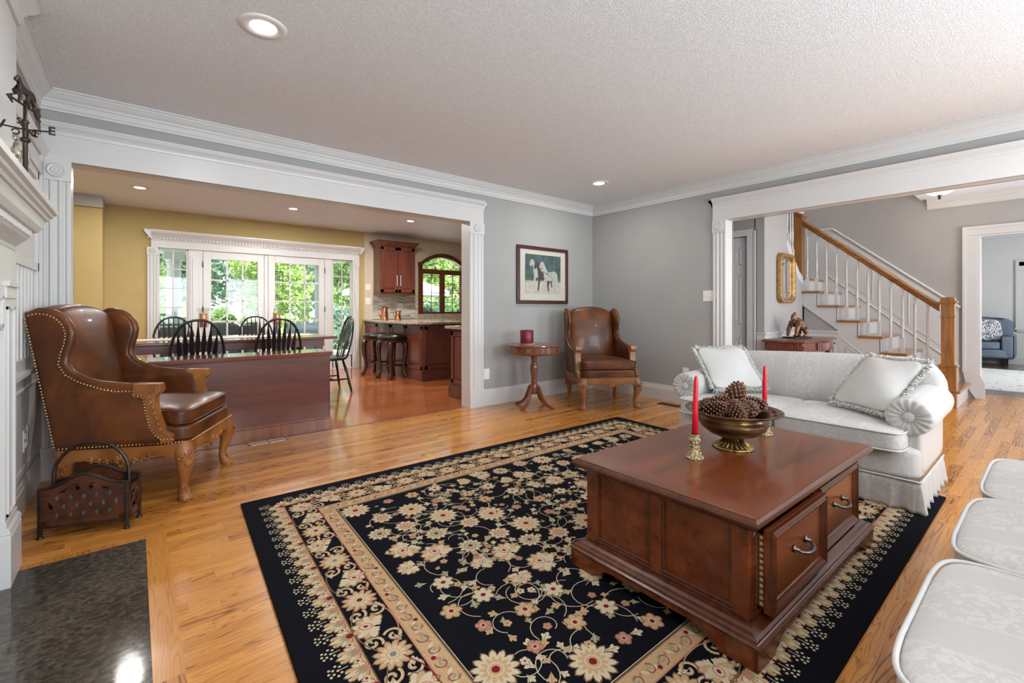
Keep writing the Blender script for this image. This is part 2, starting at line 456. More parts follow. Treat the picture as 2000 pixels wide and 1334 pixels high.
# ---- living-room walls
b = B(); wall(b, -5.33, 0.13, (0.0, 0.13), 0, 2.6, [(-5.065, -1.985, 0, 2.0)], 'x'); struct('wall_back', b, W['wall'])
b = B(); wall(b, -5.73, 0.0, (0.0, 0.13), 0, 2.6, [(-4.45, -1.79, 0, 2.0)], 'y'); struct('wall_right', b, W['wall'])
b = B(); wall(b, -5.73, 0.13, (-5.33, -5.2), 0, 2.6, (), 'y')
struct('wall_left', b, W['wall'])
b = B(); wall(b, -5.33, 8.5, (-5.73, -5.6), 0, 2.6, [(-4.7, -3.2, 0.6, 2.1), (-2.3, -0.8, 0.6, 2.1), (0.8, 2.4, 0.3, 2.1), (4.8, 6.4, 0.6, 2.1)], 'x')
struct('wall_front', b, W['wall'])
# chimney breast with its own crown
b = B(); bx(b, -5.2, -5.135, -3.75, -1.12, 0, H); struct('wall_chimney', b, W['trim'])

CROWN = [(0.0, H-0.125), (0.012, H-0.125), (0.012, H-0.112), (0.02, H-0.106), (0.02, H-0.075), (0.03, H-0.068), (0.03, H-0.058), (0.045, H-0.046), (0.058, H-0.03), (0.066, H-0.022), (0.066, H-0.014), (0.078, H-0.012), (0.078, H), (0.0, H)]
b = B()
sweep(b, [(0.0, -5.6), (0.0, 0.0), (-5.2, 0.0), (-5.2, -1.12), (-5.135, -1.12), (-5.135, -3.75)], CROWN)
struct('trim_crown', b, W['trim'], bev=0.0015)
BASE = [(0, 0), (0.02, 0), (0.02, 0.13), (0.014, 0.137), (0.014, 0.15), (0.008, 0.163), (0.008, 0.175), (0, 0.178)]
b = B(); sweep(b, [(0.0, -1.62), (0.0, 0.0), (-1.82, 0.0)], BASE); sweep(b, [(-5.2, -0.0), (-5.2, -1.14)], BASE); struct('baseboard_living', b, W['trim'], bev=0.001)
b = B(); sweep(b, [(0.0, -5.6), (0.0, -4.6)], BASE); struct('baseboard_right', b, W['trim'])

def rosette(b, c, ax, r=0.045):
    """bull's-eye rosette: axis 'y' faces -y, axis 'x' faces -x"""
    t = B(); lathe(t, [(0, 0.0), (r, 0.0), (r, 0.004), (r*0.86, 0.011), (r*0.70, 0.006), (r*0.58, 0.005), (r*0.42, 0.012), (r*0.25, 0.007), (0.0, 0.013)], 24)
    Mx = Matrix.Translation(c) @ (Matrix.Rotation(PI/2, 4, 'X') if ax == 'y' else Matrix.Rotation(-PI/2, 4, 'Y'))
    me = bpy.data.meshes.new('t'); t.to_mesh(me); t.free(); me.transform(Mx); b.from_mesh(me); bpy.data.meshes.remove(me)
def pilaster_y(b, x0, x1, yf, z0, z1, th=0.02, plinth=0.2, block=0.125, face=-1):
    """fluted casing on a wall facing -y (face=-1), wall plane yf"""
    w = x1-x0
    s = face
    fl = [(x0, yf), (x0, yf+s*th), (x0+w*0.12, yf+s*th), (x0+w*0.17, yf+s*(th-0.008)), (x0+w*0.24, yf+s*(th-0.008)), (x0+w*0.29, yf+s*(th+0.003)), (x0+w*0.38, yf+s*(th+0.003)), (x0+w*0.45, yf+s*(th-0.006)), (x0+w*0.55, yf+s*(th-0.006)), (x0+w*0.62, yf+s*(th+0.003)), (x0+w*0.71, yf+s*(th+0.003)), (x0+w*0.76, yf+s*(th-0.008)), (x0+w*0.83, yf+s*(th-0.008)), (x0+w*0.88, yf+s*th), (x1, yf+s*th), (x1, yf)]
    prism(b, [(x, y, z0+plinth-0.002) for x, y in fl], (0, 0, z1-block-z0-plinth+0.004))
    ys = sorted((yf, yf+s*(th+0.008)))
    if plinth > 0: bx(b, x0-0.004, x1+0.004, ys[0], ys[1], z0, z0+plinth)
    if block: bx(b, x0-0.006, x1+0.006, ys[0], ys[1], z1-block, z1); rosette(b, ((x0+x1)/2, yf+s*(th+0.008), z1-block/2), 'y', min(w*0.36, 0.045))
def pilaster_x(b, y0, y1, xf, z0, z1, th=0.02, plinth=0.2, block=0.125):
    t = B(); pilaster_y(t, 0, y1-y0, 0, z0, z1, th, plinth, block)
    me = bpy.data.meshes.new('t'); t.to_mesh(me); t.free()
    me.transform(Matrix.Translation((xf, y1, 0)) @ Matrix.Rotation(-PI/2, 4, 'Z')); b.from_mesh(me); bpy.data.meshes.remove(me)
CAP = [(0.022, 2.142), (0.030, 2.146), (0.032, 2.158), (0.030, 2.166), (0.042, 2.180), (0.056, 2.192), (0.060, 2.202), (0.064, 2.204), (0.064, 2.217), (0, 2.217), (0, 2.142)]
# opening to the kitchen
b = B()
bx(b, -5.07, -5.05, -0.012, 0.145, 0, 2.0); bx(b, -2.0, -1.98, -0.012, 0.145, 0, 2.0); bx(b, -5.07, -1.98, -0.012, 0.145, 1.985, 2.006)
bx(b, -5.182, -1.826, -0.026, 0.0, 1.985, 2.15)
sweep(b, [(-1.826, 0.0), (-1.826, -0.001), (-5.182, -0.001), (-5.182, 0.0)][1:3], CAP)
sweep(b, [(-1.802, 0.012), (-1.802, -0.0005)], [(d-0.022, z) for d, z in CAP])
struct('trim_kitchen_header', b, W['trim'], bev=0.0015)
b = B(); pilaster_y(b, -5.18, -5.052, 0.0, 0, 1.985); struct('trim_kitchen_casing', b, W['trim'], bev=0.001)
b = B(); pilaster_y(b, -1.998, -1.822, 0.0, 0, 1.985); struct('trim_kitchen_casing', b, W['trim'], bev=0.001)
# opening to the hall
b = B()
bx(b, -0.012, 0.145, -1.80, -1.78, 0, 2.0); bx(b, -0.012, 0.145, -4.46, -4.44, 0, 2.0); bx(b, -0.012, 0.145, -4.46, -1.78, 1.985, 2.006)
bx(b, -0.026, 0.0, -4.6, -1.665, 1.985, 2.15); bx(b, 0.13, 0.156, -4.6, -1.665, 1.985, 2.15)
sweep(b, [(-0.001, -4.6), (-0.001, -1.665)], CAP)
sweep(b, [(0.0, -1.643), (0.012, -1.643)], [(d-0.022, z) for d, z in CAP])
struct('trim_hall_header', b, W['trim'], bev=0.0015)
b = B(); pilaster_x(b, -1.798, -1.665, 0.0, 0, 1.985); struct('trim_hall_casing', b, W['trim'], bev=0.001)
b = B(); bx(b, 0.13, 0.15, -1.80, -1.665, 0, 1.985); bx(b, 0.13, 0.15, -4.58, -4.44, 0, 1.985); struct('trim_hall_casing', b, W['trim'], bev=0.001)

# ---- left wall: cased window recess, stool, wainscot
b = B(); bx(b, -5.2, -5.178, -0.075, -0.012, 0.74, 1.99); bx(b, -5.2, -5.165, -0.105, -0.06, 0.74, 1.99); bx(b, -5.2, -5.178, -1.12, -0.012, 1.93, 2.0)
bx(b, -5.2, -5.165, -1.12, -0.09, 1.865, 1.95); bx(b, -5.2, -5.185, -0.145, -0.1, 0.74, 1.9)
sweep(b, [(-5.198, -0.012), (-5.198, -1.12)], [(0, 1.985), (0.03, 1.985), (0.04, 2.0), (0.05, 2.02), (0.055, 2.035), (0, 2.035)])
struct('trim_window_casing', b, W['trim'], bev=0.002)
b = B(); bx(b, -5.2, -5.19, -1.12, -0.14, 0.74, 1.87)
struct('window_recess', b, W['wains'])
b = B()
for y in (-0.62, -0.6): pass
bx(b, -5.195, -5.175, -0.185, -0.145, 0.74, 1.87); bx(b, -5.195, -5.175, -1.12, -0.14, 1.28, 1.33); bx(b, -5.195, -5.175, -1.12, -0.14, 0.74, 0.80); bx(b, -5.195, -5.175, -1.12, -0.14, 1.82, 1.87)
for k in range(9): bx(b, -5.195, -5.182, -1.12 + k*0.1, -1.085 + k*0.1, 0.8, 1.28)
struct('window_shutter', b, W['trim'], bev=0.002)
b = B()
sweep(b, [(-5.2, -0.0), (-5.2, -1.14)], [(0, 0.62), (0.016, 0.625), (0.02, 0.64), (0.014, 0.65), (0.014, 0.69), (0.022, 0.70), (0.03, 0.712), (0.045, 0.717), (0.047, 0.725), (0.047, 0.742), (0, 0.742)])
sweep(b, [(-5.2, -0.0), (-5.2, -1.14)], [(0, 0.20), (0.012, 0.20), (0.012, 0.225), (0.006, 0.235), (0, 0.24)])
struct('trim_stool', b, W['trim'], bev=0.001)
b = B(); bx(b, -5.2, -5.192, -1.13, -0.02, 0.17, 0.66); struct('wall_wainscot', b, W['wains'])

# ---- kitchen shell
b = B(); wall(b, -6.2, 2.2, (4.127, 4.27), 0, 2.6, [(-4.50, -1.68, 0, 1.93), (-0.335, 0.67, 0.965, 2.19)], 'x')
struct('wall_kitchen_back', b, W['yellow'])
b = B(); bx(b, -6.2, -5.045, 3.6, 4.13, 0, 2.31); bx(b, -6.2, -5.6, 0.13, 3.6, 0, 2.6); struct('wall_kitchen_left', b, W['yellow'])
b = B(); bx(b, -6.2, -5.04, 3.55, 4.13, 2.31, 2.47); struct('trim_soffit', b, W['hallwall'])
b = B(); bx(b, 2.1, 2.2, 0.13, 4.13, 0, 2.6); struct('wall_kitchen_right', b, W['beige'])
b = B(); bx(b, -1.50, 2.1, 4.117, 4.128, 0, 2.46); 
# keep the kitchen window clear
bmesh.ops.delete(b, geom=b.verts[:], context='VERTS')
wall(b, -1.50, 2.1, (4.119, 4.128), 0, 2.46, [(-0.335, 0.67, 0.965, 2.19)], 'x'); struct('wall_kitchen_lit', b, W['beige'])  # beige sheet paints the light's effect over the yellow back wall
b = B(); sweep(b, [(-1.34, 4.12), (-1.55, 4.12)], BASE); sweep(b, [(-4.63, 4.127), (-5.045, 4.127)], BASE); struct('baseboard_kitchen', b, W['trim'])

# ---- hall shell
b = B(); wall(b, -5.73, 1.0, (2.9, 3.03), 0, 4.7, [(-4.75, -3.40, 0, 1.925)], 'y'); struct('wall_hall_right', b, W['hallwall'])
b = B(); prism(b, [(0.80, -1.86, 0), (2.0, -1.86, 0), (2.0, -1.86, 1.40), (1.864, -1.86, 1.49), (1.476, -1.86, 1.85), (1.476, -1.86, 4.7), (0.80, -1.86, 4.7)], (0, 0.11, 0))
struct('wall_mirror', b, W['hallwall'])
b = B(); wall(b, -1.76, 1.0, (0.80, 0.92), 0, 2.6, [(-1.673, -0.95, 0, 1.913)], 'y'); struct('wall_hall_door', b, W['hallwall'])
b = B(); bx(b, 0.0, 3.03, 0.9, 1.0, 0, 4.7); bx(b, 1.3, 1.476, -3.0, 0.9, 2.65, 4.7); bx(b, 1.476, 3.0, -3.0, -2.9, H+0.2, 4.7); struct('wall_hall_back', b, W['hallwall'])
b = B(); sweep(b, [(2.9, -5.6), (2.9, -2.955)], CROWN); sweep(b, [(0.78, -1.86), (2.0, -1.86)][::-1], CROWN); struct('trim_crown', b, W['trim'], bev=0.001)
# door casing of the closet and of the den
b = B()
bx(b, 0.778, 0.80, -1.776, -1.673, 0, 1.913); bx(b, 0.778, 0.80, -1.776, -0.85, 1.913, 1.985); bx(b, 0.778, 0.80, -0.95, -0.85, 0, 1.913)
bx(b, 0.770, 0.80, -1.776, -1.752, 0, 1.985); bx(b, 0.770, 0.80, -1.776, -0.85, 1.968, 1.99); struct('trim_closet_casing', b, W['trim'], bev=0.002)
b = B()
bx(b, 2.878, 2.9, -3.40, -3.275, 0.30, 1.925); bx(b, 2.868, 2.9, -3.30, -3.27, 0.30, 2.0); bx(b, 2.878, 2.9, -4.87, -3.275, 1.926, 2.02); bx(b, 2.868, 2.9, -4.87, -3.27, 2.0, 2.03)
bx(b, 2.885, 3.045, -3.42, -3.40, 0, 1.925); bx(b, 2.885, 3.045, -4.75, -3.42, 1.905, 1.925)
prism(b, [(2.878, -3.275, 0.30), (2.878, -3.41, 0.30), (2.878, -3.46, 0.19), (2.878, -3.46, 0.0), (2.878, -3.38, 0.0), (2.878, -3.30, 0.15)], (0.022, 0, 0))
struct('trim_den_casing', b, W['trim'], bev=0.002)
# closet door
d = thing('door_closet', 'white six-panel door with dark hinges in the hall beyond the sofa', 'door', (0.83, -1.668, 0)); d['kind'] = 'structure'
b = B(); bx(b, 0, 0.035, 0, 0.715, 0.01, 1.908)
build('door_slab', b, W['trim'], d, bev=0.002)
b = B()
for y0, y1 in ((0.085, 0.325), (0.395, 0.635)):
    for z0, z1 in ((0.18, 0.72), (0.87, 1.46), (1.58, 1.79)):
        for (a0, a1, c0, c1) in ((y0, y1, z0, z0+0.018), (y0, y1, z1-0.018, z1), (y0, y0+0.018, z0, z1), (y1-0.018, y1, z0, z1)):
            bx(b, -0.006, 0.002, a0, a1, c0, c1)
        bx(b, -0.005, 0.002, y0+0.05, y1-0.05, z0+0.05, z1-0.05)
build('door_panel', b, W['trim'], d, bev=0.004)
for z in (0.30, 0.98, 1.66):
    b = B(); bx(b, -0.014, 0.004, -0.012, 0.004, z-0.045, z+0.045); lathe(b, [(0.007, -0.05), (0.007, 0.05)], 8, (-0.012, -0.004, z)); build('door_hinge', b, W['iron'], d)
# hall wainscot below the chair rail
RAIL = [(0, 0.745), (0.012, 0.75), (0.014, 0.765), (0.028, 0.77), (0.03, 0.785), (0, 0.787)]
b = B()
sweep(b, [(2.0, -1.86), (0.80, -1.86), (0.80, -1.776)], RAIL)
bx(b, 0.79, 2.0, -1.868, -1.86, 0, 0.75); bx(b, 0.792, 0.80, -1.868, -1.776, 0, 0.75)
for x0, x1 in ((0.88, 1.30), (1.38, 1.85)):
    for (a0, a1, c0, c1) in ((x0, x1, 0.24, 0.258), (x0, x1, 0.66, 0.678), (x0, x0+0.018, 0.24, 0.678), (x1-0.018, x1, 0.24, 0.678)):
        bx(b, a0, a1, -1.876, -1.866, c0, c1)
sweep(b, [(2.0, -1.868), (0.79, -1.868), (0.79, -1.78)], BASE)
struct('trim_hall_wainscot', b, W['trim'], bev=0.002)
# den beyond
b = B(); wall(b, -5.73, -1.2, (8.2, 8.35), 0, 2.6, (), 'y'); bx(b, 3.03, 8.3, -1.3, -1.2, 0, 2.6); struct('wall_den', b, noisy('wall_den_paint', (0.60, 0.59, 0.57), (0.62, 0.61, 0.59), 3, 0.7))
b = B(); sweep(b, [(8.2, -5.6), (8.2, -1.3)], BASE); struct('baseboard_den', b, W['trim'])
b = B(); bx(b, 8.165, 8.2, -5.2, -3.49, 0.62, 0.66); bx(b, 8.14, 8.2, -5.25, -3.46, 0.66, 0.69); bx(b, 8.17, 8.2, -3.60, -3.49, 0.69, 1.95); bx(b, 8.16, 8.2, -3.52, -3.475, 0.69, 1.98); bx(b, 8.17, 8.2, -5.2, -3.49, 1.87, 1.98)
struct('trim_den_window', b, W['trim'], bev=0.002)
b = B(); bx(b, 8.188, 8.2, -5.2, -3.59, 0.69, 1.9); struct('window_den', b, M('pale_pane', (0.6, 0.65, 0.68), 0.1))
# ============================================================ FIREPLACE MANTEL
t = thing('fireplace_mantel', 'white carved fireplace mantel with stepped crown shelf on square pilaster', 'mantel', (-5.135, -1.2, 0))
def msweep(b, y0, prof, x=0.0, y1=-2.4):
    """profile returned round the mantel's far end: (projection, z)"""
    sweep(b, [(x-0.02, y0), (x, y0), (x, y1)], prof)
b = B()
# local frame: x=0 breast face, y measured from -1.2
msweep(b, -0.085, [(0, 1.44), (0.105, 1.44), (0.108, 1.452), (0.118, 1.458), (0.120, 1.468), (0.132, 1.474), (0.135, 1.492), (0, 1.492)])
build('mantel_shelf', b, W['trim'], t, bev=0.001)
b = B()
msweep(b, -0.085, [(0, 1.30), (0.016, 1.30), (0.018, 1.315), (0.034, 1.335), (0.05, 1.352), (0.055, 1.362), (0.055, 1.378), (0.075, 1.385), (0.088, 1.405), (0.092, 1.42), (0.098, 1.44), (0, 1.44)])
for k in range(66):
    bx(b, 0.052, 0.066, -0.10-k*0.035, -0.082-k*0.035, 1.36, 1.382)
build('mantel_cornice', b, W['trim'], t, bev=0.001)
b = B(); bx(b, 0, 0.014, -2.4, -0.09, 1.13, 1.31)
for y in (-0.26,): pass
build('mantel_frieze', b, W['trim'], t, bev=0.002)
b = B()
bx(b, 0, 0.024, -0.275, -0.085, 1.10, 1.16); bx(b, 0, 0.032, -0.285, -0.075, 1.145, 1.165)
bx(b, 0, 0.018, -0.265, -0.095, 0.2, 1.12)
for (a0, a1, c0, c1) in ((-0.245, -0.115, 0.26, 0.275), (-0.245, -0.115, 1.055, 1.07), (-0.245, -0.23, 0.26, 1.07), (-0.13, -0.115, 0.26, 1.07)): bx(b, 0.016, 0.026, a0, a1, c0, c1)
build('pilaster', b, W['trim'], t, bev=0.002)
b = B()
prism(b, [(0, -0.065, 0), (0.035, -0.065, 0), (0.035, -0.065, 0.19), (0.03, -0.065, 0.20), (0, -0.065, 0.20)], (0, -0.215, 0))
sweep(b, [(-0.02, -0.08), (0.0, -0.08), (0.0, -0.27), (-0.02, -0.27)][0:3], [(0, 0.20), (0.034, 0.20), (0.03, 0.215), (0.022, 0.225), (0.022, 0.24), (0.012, 0.26), (0, 0.265)])
build('plinth', b, W['trim'], t, bev=0.002)
b = B()
bx(b, 0, 0.016, -2.4, -0.275, 0.98, 1.13)
for (a0, a1, c0, c1) in ((-1.3, -0.32, 0.99, 1.005), (-1.3, -0.32, 1.095, 1.11), (-0.335, -0.32, 0.99, 1.11)): bx(b, 0.014, 0.024, a0, a1, c0, c1)
build('surround_panel', b, W['trim'], t, bev=0.002)

# weathervane on the shelf
def flat_shape(b, pts, M4, th=0.004, mi=0):
    s = len(b.verts)
    prism(b, [(x, -th/2, z) for x, z in pts], (0, th, 0), mi)
    xform(b, M4, s)
HORSE = [(-.50, .62), (-.46, .72), (-.38, .80), (-.33, .88), (-.29, .80), (-.20, .66), (-.10, .55), (.10, .52), (.28, .55), (.38, .50), (.46, .40), (.52, .22), (.46, .26), (.42, .36), (.40, .28), (.42, .12), (.50, -.05), (.44, -.20), (.38, -.20), (.42, -.06), (.30, .10), (.24, .20), (.16, .05), (.22, -.18), (.16, -.20), (.08, .04), (.08, .24), (-.12, .24), (-.20, .22), (-.20, .02), (-.26, -.18), (-.32, -.18), (-.28, .03), (-.30, .20), (-.42, .10), (-.50, .18), (-.54, .14), (-.44, .00), (-.34, .14), (-.34, .34), (-.32, .52), (-.40, .58), (-.48, .54)]
t = thing('weathervane', 'dark bronze tabletop weathervane with a running horse on the mantel shelf', 'weathervane', (-5.05, -1.58, 1.492), math.radians(-5))
b = B(); lathe(b, [(0.0, 0), (0.045, 0), (0.045, 0.006), (0.012, 0.014), (0.0075, 0.02), (0.0075, 0.25), (0.012, 0.256), (0.009, 0.262), (0.006, 0.268), (0.006, 0.335), (0, 0.335)], 14); ell(b, (0, 0, 0.19), (.015, .015, .012)); build('post', b, W['iron'], t, smooth=True)
b = B()
A = PI/2  # vane lies along local y
R4 = Matrix.Rotation(math.radians(77), 4, 'Z')
tube(b, [R4 @ Vector((-0.075, 0, 0.315)), R4 @ Vector((0.06, 0, 0.315))], 0.004, 6)
flat_shape(b, [(-.105, .315), (-.072, .332), (-.080, .315), (-.072, .298)], R4, 0.005)
flat_shape(b, [(.055, .322), (.070, .337), (.095, .340), (.085, .328), (.095, .315), (.085, .302), (.095, .290), (.070, .293), (.055, .308)], R4, 0.005)
build('arrow', b, W['iron'], t)
b = B(); flat_shape(b, [(x*0.12, 0.335+z*0.088) for x, z in HORSE], R4, 0.010); build('horse_figure', b, W['iron'], t, bev=0.003)
b = B()
for a in (0, PI/2): 
    q = Matrix.Rotation(a, 4, 'Z')
    tube(b, [q @ Vector((-0.068, 0, 0.235)), q @ Vector((0, 0, 0.228)), q @ Vector((0.068, 0, 0.235))], 0.003, 6)
    for s in (-1, 1):
        tube(b, [q @ Vector((s*(0.025+0.010*math.cos(k*0.7)), 0, 0.217+0.010*math.sin(k*0.7))) for k in range(9)], 0.0025, 5)
build('compass_arm', b, W['iron'], t)
def letter(ch, parent, loc, rot, size, mat, name='letter', depth=0.003, h='CENTER'):
    c = bpy.data.curves.new('txt', 'FONT'); c.body = ch; c.size = size; c.extrude = depth; c.align_x = h; c.align_y = 'CENTER'; c.offset = size*0.02
    o = bpy.data.objects.new('txt', c); col.objects.link(o)
    dg = bpy.context.evaluated_depsgraph_get()
    me = bpy.data.meshes.new_from_object(o.evaluated_get(dg))
    bpy.data.objects.remove(o); me.materials.clear(); me.materials.append(mat)
    q = bpy.data.objects.new(name, me); col.objects.link(q); q.parent = parent; q.location = loc; q.rotation_euler = rot
    return q
letter('E', t, (0.070, 0.0, 0.237), (PI/2, 0, 0), 0.042, W['iron'])
letter('W', t, (-0.072, 0.0, 0.237), (PI/2, 0, 0), 0.042, W['iron'])
letter('N', t, (0.0, 0.070, 0.237), (PI/2, 0, 0), 0.042, W['iron'])
letter('S', t, (0.0, -0.070, 0.237), (PI/2, 0, 0), 0.030, W['iron'])
t = thing('horse_stand', 'small pale metal horse figure on a wire stand beside the dark weathervane', 'figurine', (-5.078, -1.44, 1.492), math.radians(0))
lt = M('pale_pewter', (0.55, 0.50, 0.40), 0.3, 1.0)
b = B(); flat_shape(b, [(x*0.115, 0.155+z*0.10) for x, z in HORSE], R4, 0.012); build('horse_figure', b, lt, t, bev=0.004)
b = B(); tube(b, [(0, 0, 0.0), (0, 0, 0.15)], 0.0025, 6)
for z in (0.015, 0.035, 0.055): tube(b, [R4 @ Vector((-0.03, 0, z)), R4 @ Vector((0.03, 0, z))], 0.002, 5)
bx(b, -0.02, 0.02, -0.04, 0.04, 0, 0.005); build('wire_stand', b, lt, t)

# ============================================================ GARDEN DOORS AND SIDE LIGHTS
YD = 4.127
wt = W['trim']
def glazing(parent, x0, x1, z0, z1, nc, nr, y, mat=None, mw=0.011, bar='muntin', name='pane', th=0.012):
    b = B(); bx(b, x0, x1, y-0.002, y+0.002, z0, z1); build(name, b, W['glass'], parent)
    b = B()
    for i in range(1, nc):
        x = x0+(x1-x0)*i/nc; bx(b, x-mw, x+mw, y-th, y+th, z0, z1)
    for k in range(1, nr):
        z = z0+(z1-z0)*k/nr; bx(b, x0, x1, y-th, y+th, z-mw, z+mw)
    build(bar, b, mat or wt, parent, bev=0.002)
b = B()
bx(b, -4.56, -1.60, YD-0.03, YD, 1.925, 2.09)
struct('trim_garden_header', b, wt, bev=0.002)
b = B()
sweep(b, [(-1.60, YD), (-4.56, YD)], [(0.03, 2.02), (0.036, 2.03), (0.036, 2.05), (0.05, 2.065), (0.05, 2.07), (0.075, 2.10), (0.10, 2.125), (0.105, 2.14), (0.11, 2.145), (0.11, 2.165), (0, 2.165), (0, 2.02)])
for x in range(72): bx(b, -4.60+x*0.0425, -4.58+x*0.0425, YD-0.062, YD-0.03, 2.045, 2.066)
# returned ends of the cornice
for xe, s in ((-4.56, -1), (-1.60, 1)):
    prism(b, [(xe, YD, 2.03), (xe+s*0.02, YD, 2.06), (xe+s*0.07, YD, 2.125), (xe+s*0.08, YD, 2.165), (xe, YD, 2.165)], (0, -0.08, 0))
struct('trim_garden_cornice', b, wt, bev=0.001)
for x0, x1 in ((-4.60, -4.485), (-1.72, -1.605)):
    b = B(); pilaster_y(b, x0, x1, YD, 0, 1.925, 0.025, 0.22, 0.11); struct('trim_garden_casing', b, wt, bev=0.001)
for x0, x1 in ((-4.13, -3.955), (-2.20, -2.07)):
    b = B(); bx(b, x0, x1, YD-0.005, YD+0.10, 0, 1.93); bx(b, x0+0.02, x1-0.02, YD-0.014, YD, 0.25, 1.83); bx(b, x0+0.045, x1-0.045, YD-0.022, YD, 0.27, 1.80)
    struct('trim_garden_mullion', b, wt, bev=0.003)
for k, (x0, x1) in enumerate(((-4.485, -4.13), (-2.07, -1.72))):
    d = thing('window_sidelight', ('narrow side light of twelve white panes with the porch column behind it', 'narrow side light of twelve white panes beside the kitchen wall cabinet')[k], 'window', ((x0+x1)/2, YD+0.03, 0)); d['kind'] = 'structure'
    w = (x1-x0)/2
    b = B(); bx(b, -w, -w+0.022, -0.02, 0.05, 0, 1.93); bx(b, w-0.022, w, -0.02, 0.05, 0, 1.93); bx(b, -w, w, -0.02, 0.05, 1.905, 1.93); bx(b, -w, w, -0.02, 0.05, 0.0, 0.25); bx(b, -w, w, -0.035, 0.05, 0.235, 0.255)
    build('window_frame', b, wt, d, bev=0.002)
    glazing(d, -w+0.022, w-0.022, 0.25, 1.905, 2, 6, 0.0, mw=0.007)
for k, (x0, x1) in enumerate(((-3.955, -3.135), (-3.085, -2.20))):
    d = thing('door_garden', ('white french door of fifteen panes with porch seating behind it', 'white french door of fifteen panes nearer the kitchen, hinged beside the cabinet')[k], 'door', (x0, YD+0.02, 0)); d['kind'] = 'structure'
    w = x1-x0
    b = B(); s = 0.105; s2 = 0.095
    bx(b, 0.004, s, -0.02, 0.025, 0.005, 1.915); bx(b, w-s2, w-0.004, -0.02, 0.025, 0.005, 1.915); bx(b, s, w-s2, -0.02, 0.025, 1.805, 1.915); bx(b, s, w-s2, -0.02, 0.025, 0.005, 0.24)
    build('door_frame', b, wt, d, bev=0.003)
    glazing(d, s, w-s2, 0.24, 1.805, 3, 5, 0.0, mw=0.011)
    hx = 0.0 if k == 0 else w
    for z in (0.3, 1.05, 1.72):
        b = B(); lathe(b, [(0.009, -0.045), (0.009, 0.045)], 8, (hx, -0.028, z)); build('door_hinge', b, W['pewter'], d)
    hx = w-0.06 if k == 0 else 0.06
    b = B(); bx(b, hx-0.012, hx+0.012, -0.028, -0.02, 0.93, 1.07); tube(b, [(hx, -0.03, 0.98), (hx, -0.06, 0.98), (hx+(-0.08 if k == 0 else 0.08), -0.065, 0.98)], 0.007, 8); build('door_handle', b, W['steel'], d)
b = B(); bx(b, -3.135, -3.085, YD, YD+0.08, 0, 1.925); bx(b, -4.50, -1.70, YD-0.0, YD+0.14, -0.02, 0.012); bx(b, -3.955, -2.20, YD+0.0, YD+0.06, 1.914, 1.93); struct('trim_garden_astragal', b, wt, bev=0.002)

# ============================================================ KITCHEN WINDOW
ch = W['cherry']
d = thing('window_kitchen', 'arched cherry kitchen window of two casements with black bars', 'window', (0.168, YD, 0)); d['kind'] = 'structure'
def arch(hw, z0, zs, rise, n=24):
    r = (hw*hw+rise*rise)/(2*rise); cz = zs+rise-r; a = math.asin(hw/r)
    return [(r*math.sin(a*(1-2*k/n)), cz+r*math.cos(a*(1-2*k/n))) for k in range(n+1)]
def archband(b, hw, rise, zs, wd, y0, y1, mi=0):
    o = arch(hw+wd, 0, zs, rise+wd); i = arch(hw, 0, zs, rise)
    n = len(o)
    rings = [[(o[k][0], y0, o[k][1]), (o[k][0], y1, o[k][1]), (i[k][0], y1, i[k][1]), (i[k][0], y0, i[k][1])] for k in range(n)]
    loft(b, rings, mi=mi)
HWI = 0.50
b = B()
archband(b, HWI, 0.185, 1.94, 0.065, -0.03, 0.0); archband(b, HWI+0.045, 0.21, 1.945, 0.02, -0.04, -0.02)
archband(b, HWI-0.02, 0.175, 1.935, 0.025, -0.005, 0.10)
build('arch_casing', b, ch, d, bev=0.002)
b = B()
for s in (-1, 1):
    x0, x1 = sorted((s*HWI, s*(HWI+0.075)))
    tt = B(); pilaster_y(tt, x0, x1, 0, 0.90, 1.99, 0.028, 0.0, 0.085); me = bpy.data.meshes.new('t'); tt.to_mesh(me); tt.free(); b.from_mesh(me); bpy.data.meshes.remove(me)
    bx(b, min(s*HWI, s*(HWI-0.03)), max(s*HWI, s*(HWI-0.03)), -0.005, 0.12, 0.95, 1.95)
bx(b, -HWI, HWI, -0.012, 0.10, 1.79, 1.86); bx(b, -0.035, 0.035, -0.008, 0.08, 0.95, 1.80); bx(b, -HWI, HWI, -0.02, 0.1, 0.94, 0.975)
for s in (-1, 1):
    x0, x1 = sorted((s*0.035, s*(HWI-0.03)))
    for (a0, a1, c0, c1) in ((x0, x0+0.022, 0.975, 1.79), (x1-0.022, x1, 0.975, 1.79), (x0, x1, 0.975, 0.998), (x0, x1, 1.767, 1.79)): bx(b, a0, a1, 0.02, 0.06, c0, c1)
build('window_frame', b, ch, d, bev=0.003)
for s in (-1, 1):
    x0, x1 = sorted((s*0.057, s*(HWI-0.052))); glazing(d, x0, x1, 0.998, 1.767, 2, 4, 0.04, mat=W['blackp'], mw=0.005, th=0.006)
b = B(); ar = arch(HWI-0.02, 0, 1.93, 0.17)
prism(b, [(x, 0.04, z) for x, z in ar] + [(-HWI+0.02, 0.04, 1.85), (HWI-0.02, 0.04, 1.85)], (0, 0.003, 0)); build('pane', b, W['glass'], d)
b = B(); tube(b, [(-0.0, -0.012, 1.32), (-0.0, -0.03, 1.335), (0.01, -0.03, 1.37)], 0.005, 6); build('latch', b, W['steel'], d)
